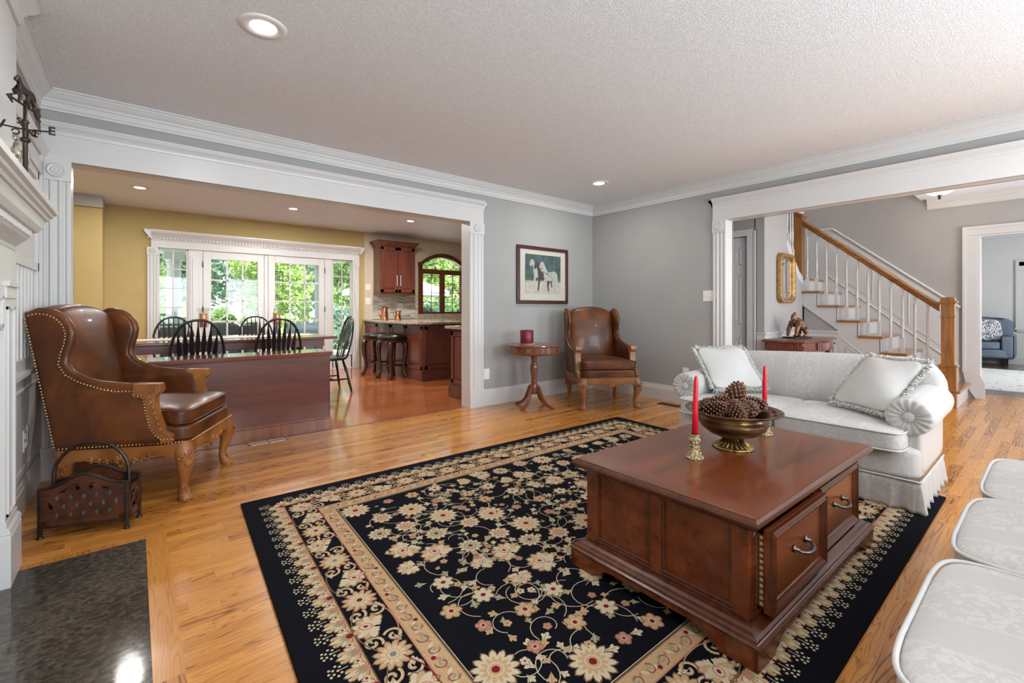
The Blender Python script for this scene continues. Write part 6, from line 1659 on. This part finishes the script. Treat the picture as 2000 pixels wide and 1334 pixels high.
for sd in range(4):
    L_ = LEN[sd]
    # outer fans and berries
    n = round((L_-.20)/.078); st_ = (L_-.20)/n
    for k in range(n+1):
        s = .10+st_*k
        if s < .15 or s > L_-.15: continue
        (u, v), a = frame(sd, s, E0)
        out = a+PI
        for j, (da, L2) in enumerate(((-1.25, .034), (1.25, .034), (-.80, .047), (.80, .047), (-.38, .058), (.38, .058), (0, .064))):
            petal(u, v, out+da, L2*1.06, .023, DTN, 2); petal(u, v, out+da, L2, .0170, (TAN, CRM, CRM, CRM, TAN, TAN, CRM)[j], 3+.3*j)
            q = rot2(L2*.55, 0, out+da); petal(u, v, out+da, L2*.55, .007, PNK if j % 2 else SAG, 6)
        disc(u, v, .012, RED if k % 3 == 0 else PNK, 7, 8)
        (u2, v2), _ = frame(sd, s+st_/2, E0-.012); disc(u2, v2, .010, CRM, 4, 8); disc(u2, v2, .005, RED, 5, 6)
        (u3, v3), _ = frame(sd, s+st_/2, .098)
        if s+st_/2 < L_-.12:
            (ub, vb), _ = frame(sd, s+st_/2, E0-.042)
            strip([(ub, vb), (u3, v3)], .003, CRM, 3)
            for (ds, dd) in ((0, 0), (-.016, .010), (.016, .010), (-.026, -.004), (.026, -.004), (-.010, -.016), (.010, -.016), (-.030, .022), (.030, .022), (0, -.032), (-.018, -.028), (.018, -.028)):
                (ud, vd), _ = frame(sd, s+st_/2+ds*.8, .098+dd*.8); disc(ud, vd, .0046, CRM, 4, 6)
    # main border: medallion, scroll, palmette repeating
    per = .30; n = max(1, round((L_-2*.25)/per)); st_ = (L_-2*.25)/n; mid = (E1+E2)/2
    for k in range(n+1):
        s = .25+st_*k
        (u, v), a = frame(sd, s, mid)
        al = a-PI/2
        daisy(u, v, .062, 12, 0, TAN, CRM, RED if k % 2 else GRY)
        for sg in (-1, 1):
            (uc, vc), _ = frame(sd, s+sg*.0, mid)
        if k < n:
            (u, v), a = frame(sd, s+st_/2, mid+.009*(1 if k % 2 else -1))
            palmette(u, v, .066, a+(0 if k % 2 else PI)+.5, CRM, TAN, RED)
            for sg, ds in ((1, .25), (-1, .25), (1, .75), (-1, .75)):
                (uu, vv), a2 = frame(sd, s+st_*ds, mid+sg*.034)
                curl(uu, vv, .032, a2+(PI if sg > 0 else 0)+(.6 if ds < .5 else -.6), 1.15, .0095, TAN, 2, sg*(1 if ds < .5 else -1))
                curl(uu, vv, .030, a2+(PI if sg > 0 else 0)+(.6 if ds < .5 else -.6), 1.0, .0045, CRM, 3, sg*(1 if ds < .5 else -1))
                leaf(uu, vv, a2+(0 if sg > 0 else PI)+1.3*(1 if ds < .5 else -1), .040, SAG if ds < .5 else CRM, 3)
            # scalloped outline
            pts = []
            for q in range(25):
                ss = s+st_*q/24; (uq, vq), _ = frame(sd, ss, mid+.066-.042*abs(math.cos(PI*q/24))**3); pts.append((uq, vq))
            strip(pts, .0042, RED if k % 2 else PNK, 5)
            pts = [frame(sd, s+st_*q/24, mid-.066+.042*abs(math.cos(PI*q/24))**3)[0] for q in range(25)]
            strip(pts, .0042, DTN, 5)
    # corner blossoms
    (u, v), a = frame(sd, mid, mid); palmette(u, v, .062, a-PI/4, CRM, TAN, RED)
    # tan guard: running scroll
    g = (E2+E3)/2; n = round((L_-2*g)/.062); st_ = (L_-2*g)/n
    for k in range(n):
        s = g+st_*(k+.5); (u, v), a = frame(sd, s, g)
        curl(u, v, .020, a+(0 if k % 2 else PI), 1.2, .0045, SAG, 3, 1 if k % 2 else -1); curl(u, v, .024, a+(0 if k % 2 else PI)+.3, .7, .0022, RED, 4, 1 if k % 2 else -1)
        (u2, v2), _ = frame(sd, s+st_/2, g+(.014 if k % 2 else -.014)); petal(u2, v2, a+(2.4 if k % 2 else -.7), .030, .013, CRM, 3); petal(u2, v2, a+(-2.4 if k % 2 else .7), .024, .010, PNK, 3)
        if k % 3 == 0: disc(u2, v2, .008, RED, 5, 8); 
# the field
fu0, fu1, fv0, fv1 = E3+.03, RW-E3-.03, E3+.03, RH-E3-.03
nx, ny = 14, 10
sites = []
for j in range(ny):
    for i in range(nx + (j % 2 == 0)):
        u = fu0+.05+(fu1-fu0-.10)*(i+(0 if j % 2 == 0 else .5))/nx; v = fv0+.05+(fv1-fv0-.10)*j/(ny-1)
        u += rr.uniform(-.022, .022); v += rr.uniform(-.02, .02)
        sites.append((u, v, i, j))
def infield(u, v, r=0.0): return fu0+r < u < fu1-r and fv0+r < v < fv1-r
for q, (u, v, i, j) in enumerate(sites):
    k = (i*5+j*3) % 8; a = rr.uniform(0, 2*PI)
    if k == 0: daisy(u, v, .076, 13, a, CRM, TAN, RED)
    elif k == 1: palmette(u, v, .080, a, CRM, TAN, RED)
    elif k == 2: rosette2(u, v, .042, a, TAN, RED)
    elif k == 3: daisy(u, v, .052, 9, a, CRM, PNK, TAN)
    elif k == 4: palmette(u, v, .056, a, CRM, TAN, GRY)
    elif k == 5: rosette2(u, v, .030, a, PNK, RED, 4, 5); leaf(u+.03, v, a, .05, CRM)
    elif k == 6: daisy(u, v, .055, 11, a, CRM, SAG, RED)
    else: rosette2(u, v, .046, a, CRM, RED, 4, 7)
    # vines and leaves
    s_ = 1 if (i+j) % 2 else -1
    for m_ in range(2):
        aa = a+m_*2.6; R_ = rr.uniform(.060, .105); cu_, cv_ = u+R_*1.5*math.cos(aa), v+R_*1.5*math.sin(aa)
        if infield(cu_, cv_, R_*.9):
            curl(cu_, cv_, R_, aa+PI, rr.uniform(.45, .85), .0030, CRM, 2, s_, rr.uniform(.15, .6))
            for z_ in range(3):
                al = aa+PI+s_*(1.3+1.3*z_); pu, pv = cu_+R_*.8*math.cos(al), cv_+R_*.8*math.sin(al)
                leaf(pu, pv, al+s_*.8, rr.uniform(.034, .052), (CRM, SAG, CRM, TAN)[rr.randrange(4)], 3)
            if m_ == 0 and R_ > .06: rosette2(cu_, cv_, .018, a, (PNK, TAN, CRM)[q % 3], RED, 4, 5)
for q in range(150):
    u, v = rr.uniform(fu0+.03, fu1-.03), rr.uniform(fv0+.03, fv1-.03)
    if min((u-s[0])**2+(v-s[1])**2 for s in sites) > .062**2:
        leaf(u, v, rr.uniform(0, 6.28), rr.uniform(.022, .036), (CRM, TAN, SAG)[q % 3], 1.5)
def pile(name, c, c2=None):
    m = M(name, c, .95); q = NT(m); c2 = c2 or tuple(x*.72 for x in c)
    f = q.noise(q.coord(), 300, 2, .6); q.color(q.ramp(f, [(.35, c2), (.6, c)])); q.bump(f, .6, .003); q.b.inputs['Specular IOR Level'].default_value = .08
    return m
RMAT = [pile('pile_black', (.0045, .0050, .0085)), pile('pile_cream', (.60, .50, .34)), pile('pile_tan', (.54, .35, .185)), pile('pile_dusty_pink', (.46, .215, .14)), pile('pile_sage', (.30, .28, .17)), pile('pile_red', (.20, .012, .02)), pile('pile_grey', (.22, .20, .19)), pile('pile_navy', (.006, .008, .016)), pile('pile_brown', (.20, .115, .065))]
c4 = [(x, y) for x, y in RC]
base = [(x, y, .0015) for x, y in c4]+[(x, y, RT) for x, y in c4]
n0 = len(RV); RV += base
RF += [[n0+4, n0+7, n0+6, n0+5], [n0, n0+1, n0+2, n0+3]]+[[n0+i, n0+4+i, n0+4+(i+1) % 4, n0+(i+1) % 4] for i in range(4)]; RM += [0]*6
me = bpy.data.meshes.new('floral_rug'); me.from_pydata(RV, [], RF)
for m in RMAT: me.materials.append(m)
me.polygons.foreach_set('material_index', RM); me.update()
rug = bpy.data.objects.new('floral_rug', me); col.objects.link(rug)
setp(rug, 'large black area rug woven with cream and tan flowers under the coffee table', 'rug')
# ============================================================ DINING TABLE AND WINDSOR CHAIRS
t = thing('dining_table', 'long reddish wood dining table behind the low cherry cabinet', 'dining table', (-3.98, 1.86, 0))
b = B(); bx(b, -1.05, 1.05, -.52, .52, .712, .742); build('table_top', b, W['gloss_cherry'], t, bev=.008, seg=3)
b = B(); bx(b, -.95, .93, -.44, -.42, .63, .712); bx(b, -.95, .93, .42, .44, .63, .712); bx(b, -.95, -.93, -.42, .42, .63, .712); bx(b, .91, .93, -.42, .42, .63, .712); build('apron', b, W['cherry_x'], t)
for x in (-.90, .88):
    for y in (-.40, .40):
        b = B(); bx(b, x-.038, x+.038, y-.038, y+.038, .58, .712); lathe(b, [(0, 0), (.022, 0), (.026, .03), (.020, .06), (.034, .22), (.038, .42), (.028, .47), (.04, .50), (.03, .53), (.04, .58), (0, .58)], 16, (x, y, 0)); build('leg', b, W['cherry_x'], t, auto=40)
b = B(); bx(b, -4.85, -3.08, 1.66, 2.04, .743, .746)
o = build('table_runner', b, noisy('runner_cloth', (.42, .36, .33), (.50, .44, .40), 30, .85)); setp(o, 'pale cloth runner laid down the middle of the dining table', 'table runner')
bl = W['blackp']
def windsor(name):
    t = thing(name, 'x', 'dining chair', (0, 0, 0))
    # local: seat centre, sitter faces -y, back at +y
    b = B(); rings = []
    for z, g in ((.408, .86), (.412, .94), (.425, 1.0), (.436, 1.0), (.444, .96)):
        rings.append([(x, y, z) for x, y, _ in sring(0, 0, .215*g, .205*g, 0, 2.8, 28)])
    rings.append([(x, y, .438) for x, y, _ in sring(0, .02, .15, .13, 0, 2.4, 28)])
    loft(b, rings); build('seat', b, bl, t, auto=50)
    b = B(); pts = []
    n = 26
    for k in range(n+1):
        a = PI*k/n; x = .198*math.cos(a)*(1.0 if True else 0); z = .60+.345*math.sin(a)**.85 if 0 < k < n else .60
        x = .205*math.copysign(abs(math.cos(a))**.8, math.cos(a)); z = .62+.335*math.sin(a)
        pts.append((x, .175+.16*(z-.44)/.5*.62, z))
    pts = [(.178, .165, .435), (.200, .19, .54)]+pts+[(-.200, .19, .54), (-.178, .165, .435)]
    tube(b, pts, .0115, 8); build('hoop', b, bl, t, smooth=True)
    for k in range(7):
        f = (k-3)/3; xt = f*.150; xb = f*.118
        zt = .62+.335*math.sqrt(max(0, 1-(abs(xt)/.205)**2.2))
        yt = .175+.16*(zt-.44)/.5*.62; yb = .168-.03*abs(f)
        b = B(); P = []
        for q in range(11):
            g = q/10; w = .0050 if g < .28 else (.0050+.0135*math.sin(PI*min(1, (g-.28)/.62))**1.3 if g < .9 else .005)
            P.append((xb+(xt-xb)*g, yb+(yt-yb)*g, .438+(zt-.438)*g, w))
        rings = [[(x-w, y-.004, z), (x+w, y-.004, z), (x+w, y+.004, z), (x-w, y+.004, z)] for x, y, z, w in P]
        loft(b, rings); build('spindle', b, bl, t)
    for sx_, sy_ in ((-1, -1), (1, -1), (-1, 1), (1, 1)):
        b = B(); tube(b, [(sx_*.135, sy_*.13, .415), (sx_*.165, sy_*.16, .29), (sx_*.178, sy_*.172, .24), (sx_*.20, sy_*.19, .13), (sx_*.225, sy_*.215, 0)], [.012, .019, .013, .018, .010], 8); build('leg', b, bl, t, smooth=True)
    b = B()
    for s in (-1, 1): tube(b, [(s*.19, -.18, .17), (s*.19, 0, .17), (s*.19, .18, .17)], [.008, .012, .008], 8)
    tube(b, [(-.19, 0, .17), (0, 0, .17), (.19, 0, .17)], [.008, .012, .008], 8); build('stretcher', b, bl, t, smooth=True)
    return t
w0 = windsor('windsor_chair')
CH = [(-4.295, 1.235, PI, 'black hoop-back windsor chair back-on behind the cabinet, nearer the leather chair'), (-3.605, 1.235, PI-.06, 'black hoop-back windsor chair back-on behind the cabinet, nearer the table end'), (-4.36, 2.62, .04, 'black windsor chair across the table in front of the side light'), (-3.50, 2.62, -.05, 'black windsor chair across the table in front of the door handles'), (-2.83, 1.95, PI/2+PI, 'black windsor chair pulled to the end of the table nearest the stools')]
for k, (x, y, r, lab) in enumerate(CH):
    o = w0 if k == 0 else copy_tree(w0)
    o.location = (x, y, 0); o.rotation_euler = (0, 0, r if k != 4 else -PI/2); setp(o, lab, 'dining chair', 'windsor chairs round the dining table')
w_last = o
# hurricane lamps
cand = M('amber_candle', (.72, .26, .06), .4); cand2 = M('rust_candle_base', (.36, .06, .03), .4)
h0 = None
for k, (x, lab) in enumerate(((-4.17, 'glass hurricane candle lamp on the dining table nearer the leather chair'), (-3.455, 'glass hurricane candle lamp before the french door handles'))):
    t = thing('hurricane_lamp', lab, 'candle lamp', (x, 1.85, .746), 0, 'hurricane candle lamps')
    b = B(); lathe(b, [(0, 0), (.045, 0), (.046, .005), (.015, .015), (.009, .03), (.016, .045), (.009, .06), (.016, .075), (.010, .09), (.02, .10), (.045, .112), (.0, .115)], 20); build('glass_stem', b, W['hglass'], t, smooth=True)
    b = B(); lathe(b, [(.045, .112), (.055, .15), (.052, .19), (.045, .24), (.048, .28), (.062, .318), (.060, .318), (.046, .28), (.043, .24), (.050, .19), (.053, .15), (.043, .114)], 24); build('glass_shade', b, W['hglass'], t, smooth=True)
    b = B(); lathe(b, [(0, .118), (.035, .118), (.035, .19), (0, .19)], 20); build('candle_base', b, cand2, t, auto=40)
    b = B(); lathe(b, [(0, .19), (.035, .19), (.035, .262), (.025, .258), (0, .256)], 20); build('candle', b, cand, t, auto=40)

# ============================================================ BAR STOOLS
def stool():
    t = thing('bar_stool', 'x', 'bar stool', (0, 0, 0))
    b = B(); lathe(b, [(0, .60), (.195, .60), (.212, .606), (.222, .622), (.216, .645), (.185, .662), (.10, .672), (0, .674)], 36); build('seat_cushion', b, W['blackleather'], t, smooth=True)
    b = B(); lathe(b, [(0, .545), (.185, .545), (.20, .552), (.205, .56), (.198, .568), (.205, .575), (.208, .598), (.19, .602), (0, .602)], 36)
    build('seat_ring', b, W['darkwood'], t, auto=40)
    for k in range(4):
        a = PI/4+PI/2*k+.25; d = Vector((math.cos(a), math.sin(a), 0))
        b = B(); tube(b, [tuple(d*r+Vector((0, 0, z))) for r, z in ((.165, .57), (.195, .52), (.205, .45), (.192, .33), (.175, .22), (.17, .12), (.195, .05), (.215, .02), (.212, .0))], [.036, .042, .036, .028, .024, .023, .028, .033, .026], 10)
        for j in (-1, 0, 1): ell(b, tuple(d*.215+Vector((-d.y, d.x, 0))*.018*j+Vector((0, 0, .53))), (.010, .010, .018), 8, 5)
        build('leg', b, W['darkwood'], t, smooth=True)
    b = B()
    for k in range(4):
        a = PI/4+PI/2*k+.25; c = a+PI/2
        tube(b, [(.170*math.cos(a), .170*math.sin(a), .20), (.10*math.cos((a+c)/2), .10*math.sin((a+c)/2), .20), (.170*math.cos(c), .170*math.sin(c), .20)], .011, 8)
    build('footrest', b, W['darkwood'], t, smooth=True)
    return t
s0 = stool()
for k, (x, y, lab) in enumerate(((-1.70, 2.52, 'dark wood stool with round black leather seat nearest the peninsula corner'), (-1.72, 3.05, 'dark wood stool with round black leather seat nearer the garden doors'))):
    o = s0 if k == 0 else copy_tree(s0)
    o.location = (x, y, 0); o.rotation_euler = (0, 0, .3*k); setp(o, lab, 'bar stool', 'black seated bar stools')

# ============================================================ OUTDOORS
gr = noisy('sunny_grass', (.34, .40, .20), (.52, .56, .34), 3, .9, detail=6)
b = B(); bx(b, -60, 70, 7.6, 90, -.35, -.30); setp(build('lawn', b, gr), 'bright mown lawn beyond the porch', 'lawn', kind='structure')
b = B(); bx(b, -12, 12, 4.27, 7.6, -.22, -.03); setp(build('porch_floor', b, noisy('porch_stone', (.42, .41, .40), (.52, .51, .50), 6, .8)), None, None, kind='structure')
b = B(); bx(b, -7.5, -1.0, 4.27, 7.45, 2.42, 2.60); bx(b, -7.5, -1.0, 6.95, 7.30, 2.16, 2.44)
o = build('porch_roof', b, M('porch_ceiling', (.66, .74, .68), .6)); o['kind'] = 'structure'
for x, lab in ((-4.14, 'white porch column seen through the side light'), (-1.37, 'white porch column seen at the edge of the nearer french door')):
    t = thing('porch_column', lab, 'column', (x, 7.12, -.03), 0, 'white porch columns')
    b = B(); lathe(b, [(0, .14), (.15, .14), (.155, .17), (.135, .20), (.13, .25), (.115, 1.95), (.13, 1.96), (.13, 1.99), (.12, 2.0), (.15, 2.05), (0, 2.05)], 24); build('shaft', b, wt, t, auto=40)
    b = B(); bx(b, -.17, .17, -.17, .17, 0, .14); build('base', b, wt, t); b = B(); bx(b, -.17, .17, -.17, .17, 2.05, 2.19); build('capital', b, wt, t)
wk = noisy('grey_wicker', (.05, .052, .058), (.10, .105, .115), 60, .6)
t = thing('patio_sofa', 'dark grey cushioned patio sofa standing on the porch', 'outdoor sofa', (-3.55, 6.0, -.03))
b = B(); superbox(b, (0, 0, .175), (1.0, .40, .175), 12, 6); build('base', b, wk, t, smooth=True)
for k in range(3):
    b = B(); superbox(b, (-.64+.64*k, -.02, .42), (.315, .36, .08), 7, 8, .015); build('seat_cushion', b, noisy('charcoal_cushion', (.075, .08, .085), (.10, .105, .11), 20, .8), t, smooth=True)
    b = B(); superbox(b, (-.64+.64*k, -.30, .62), (.315, .10, .20), 6, 8, .015); build('back_cushion', b, noisy('charcoal_cushion', (.075, .08, .085), (.10, .105, .11), 20, .8), t, smooth=True)
for s in (-1, 1):
    b = B(); superbox(b, (s*1.05, 0, .34), (.08, .42, .25), 10, 6); build('armrest', b, wk, t, smooth=True)
t = thing('patio_chair', 'grey barrel patio chair seen through the lower door panes', 'outdoor chair', (-1.92, 6.1, -.03))
b = B(); rings = []
for z, r in ((.0, .26), (.1, .33), (.30, .38), (.5, .42), (.62, .44)): rings.append([(r*math.cos(a)*1.0, r*math.sin(a), z+(.16 if z > .5 and math.sin(a) > .3 else 0)) for a in [2*PI*k/28 for k in range(28)]])
loft(b, rings); build('shell', b, noisy('pale_wicker', (.20, .22, .24), (.30, .33, .35), 70, .7), t, smooth=True)
b = B(); superbox(b, (0, -.05, .42), (.28, .28, .09), 5, 8, .02); build('cushion', b, noisy('blue_grey_cushion', (.16, .19, .22), (.22, .25, .29), 20, .8), t, smooth=True)
# wind chime
t = thing('wind_chime', 'black framed wind chime hanging from the porch beam', 'wind chime', (-2.30, 7.05, 1.83))
b = B(); bx(b, -.12, .12, -.01, .01, .04, .06); bx(b, -.11, -.10, -.01, .01, -.34, .05); bx(b, .10, .11, -.01, .01, -.34, .05); bx(b, -.11, .11, -.01, .01, -.13, -.12); tube(b, [(0, 0, .05), (0, 0, .335)], .004, 5); build('frame', b, bl, t)
for k in range(3):
    b = B(); tube(b, [(-.04+.04*k, 0, .03), (-.04+.04*k, 0, -.22+.05*k)], .008, 6); build('chime_tube', b, W['pewter'], t)
# garden umbrella behind the kitchen window
t = thing('garden_umbrella', 'pale garden umbrella open outside the arched kitchen window', 'umbrella', (1.6, 9.3, -.3))
b = B(); n = 8
rim = [(1.65*math.cos(2*PI*k/n+.2), 1.65*math.sin(2*PI*k/n+.2), 1.92) for k in range(n)]
for k in range(n):
    a, c = rim[k], rim[(k+1) % n]; top = (0, 0, 2.55)
    f = b.faces.new([b.verts.new(p) for p in (a, c, top)])
    f = b.faces.new([b.verts.new(p) for p in (a, (a[0], a[1], a[2]-.16), (c[0], c[1], c[2]-.16), c)])
bmesh.ops.remove_doubles(b, verts=b.verts[:], dist=.001)
o = build('canopy', b, M('umbrella_cloth', (.66, .66, .68), .8), t); m = o.modifiers.new('s', 'SOLIDIFY'); m.thickness = .01
b = B(); tube(b, [(0, 0, 0), (0, 0, 2.6)], .03, 10); build('pole', b, W['iron'], t)
# trees
def leafmat(name, c1, c2):
    m = bpy.data.materials.new(name); m.use_nodes = True; q = NT(m)
    f = q.noise(q.coord((1, 1, 1), kind='Object'), 1.7, 3, .7)
    cc = q.ramp(f, [(.35, c1), (.65, c2)]); q.color(cc); q.b.inputs['Roughness'].default_value = .6
    tl = q.new('ShaderNodeBsdfTranslucent'); q.l(cc, tl.inputs[0]); mx = q.new('ShaderNodeMixShader'); mx.inputs[0].default_value = .45
    q.l(q.b.outputs[0], mx.inputs[1]); q.l(tl.outputs[0], mx.inputs[2]); q.l(mx.outputs[0], q.n['Material Output'].inputs[0]); return m
LM = [leafmat('leaf_lime', (.26, .40, .10), (.56, .66, .28)), leafmat('leaf_mid', (.16, .28, .10), (.40, .52, .24)), leafmat('leaf_blue', (.15, .26, .19), (.36, .48, .36))]
def crown(seed, n, R_, Hc, zc, lsz):
    r = random.Random(seed); me = bpy.data.meshes.new('foliage'); V, F = [], []
    blobs = [(r.uniform(-R_*.6, R_*.6), r.uniform(-R_*.6, R_*.6), zc+r.uniform(-Hc*.42, Hc*.42), r.uniform(.30, .55)*R_) for _ in range(16)]
    for k in range(n):
        bx_, by_, bz_, br = blobs[r.randrange(16)]
        d = Vector((r.gauss(0, 1), r.gauss(0, 1), r.gauss(0, 1))).normalized()*br*r.uniform(.6, 1.0)
        p = Vector((bx_, by_, bz_))+d; a = Vector((r.gauss(0, 1), r.gauss(0, 1), r.gauss(0, 1))).normalized(); c = a.cross(Vector((r.gauss(0, 1), r.gauss(0, 1), r.gauss(0, 1)))).normalized()
        s = lsz*r.uniform(.6, 1.3); i = len(V)
        V += [tuple(p-a*s), tuple(p+c*s*.45), tuple(p+a*s), tuple(p-c*s*.45)]; F.append((i, i+1, i+2, i+3))
    me.from_pydata(V, [], F); return me
CR = [crown(s, 5200, 2.6, 5.2, 3.4, .15) for s in (1, 2, 3)]
bark = noisy('grey_bark', (.16, .13, .11), (.34, .30, .27), 8, .85)
def trunk_mesh(h):
    b = B(); tube(b, [(0, 0, -.1), (.05, 0, h*.3), (0, .08, h*.6), (.05, 0, h)], [.20, .15, .11, .05], 10)
    for k in range(4): a = k*1.7; tube(b, [(0, 0, h*.45), (.8*math.cos(a), .8*math.sin(a), h*.7), (1.4*math.cos(a), 1.4*math.sin(a), h*.9)], [.07, .05, .02], 7)
    me = bpy.data.meshes.new('trunk'); b.to_mesh(me); b.free(); me.materials.append(bark); return me
TM = trunk_mesh(4.5)
cm = {}
rt = random.Random(21)
TR = [(-14.5, 17, 1.1, 0, 0), (-10.2, 15.2, 1.0, 1, 0), (-5.8, 14.2, 1.0, 0, 2), (-7.8, 21, 1.2, 1, 1), (-2.3, 22, .95, 2, 2), (-.3, 17.0, .72, 0, 0), (1.2, 24, 1.0, 2, 1), (3.6, 19, .95, 1, 2), (-3.8, 30, 1.2, 2, 0), (4.5, 30, 1.4, 2, 1), (6.8, 14.2, 1.0, 0, 0), (8.8, 21, 1.1, 1, 2), (11.5, 16.5, 1.1, 0, 1), (-18, 26, 1.5, 1, 1), (-12, 29, 1.4, 2, 2), (13.5, 27, 1.5, 1, 0), (19, 22, 1.4, 2, 1), (9.6, 32, 1.5, 0, 2), (-24, 18, 1.3, 0, 0)]
TR = [q for q in TR if q not in ((19, 22, 1.4, 2, 1), (13.5, 27, 1.5, 1, 0))]
PL = ['beyond the porch column', 'farthest along the tree line', 'in front of the lawn edge']
for k, (x, y, s, mt, cr) in enumerate(TR):
    t = thing('leafy_tree', ['lime green sunlit tree at the far side of the lawn', 'mid green tree at the far side of the lawn', 'bluish green tree in the distant tree line'][mt], 'tree', (x, y, -.3), rt.uniform(0, 6.28), 'trees beyond the lawn '+'abc'[mt])
    t.scale = (s, s, s*rt.uniform(.9, 1.15))
    key = (mt, cr)
    if key not in cm: m_ = CR[cr].copy(); m_.materials.append(LM[mt]); cm[key] = m_
    o = bpy.data.objects.new('foliage', cm[key]); col.objects.link(o); o.parent = t
    o = bpy.data.objects.new('trunk', TM); col.objects.link(o); o.parent = t
# clipped shrubs along the lawn and below the kitchen window
SH = crown(9, 3200, .85, 1.0, .55, .085)
for k, (x, y, s, mt) in enumerate(((-9.2, 12.2, 1.3, 2), (-7.2, 12.6, 1.2, 1), (-4.9, 13.2, 1.1, 2), (-2.9, 13.0, 1.2, 1), (-1.0, 12.6, 1.15, 0), (1.0, 12.2, 1.3, 2), (2.8, 11.6, 1.5, 0), (4.7, 11.4, 1.6, 1), (6.6, 11.8, 1.5, 2), (2.0, 10.6, 1.2, 1), (3.6, 10.3, 1.25, 2))):
    m_ = cm.get(('s', mt))
    if m_ is None: m_ = SH.copy(); m_.materials.append(LM[mt]); cm[('s', mt)] = m_
    o = bpy.data.objects.new('garden_shrub', m_); col.objects.link(o); o.location = (x, y, -.3); o.scale = (s, s, s); o.rotation_euler = (0, 0, k*1.3)
    setp(o, ['lime green rounded shrub on the lawn', 'mid green rounded shrub on the lawn', 'bluish green rounded shrub on the lawn'][mt], 'shrub', 'garden shrubs '+'abc'[mt])
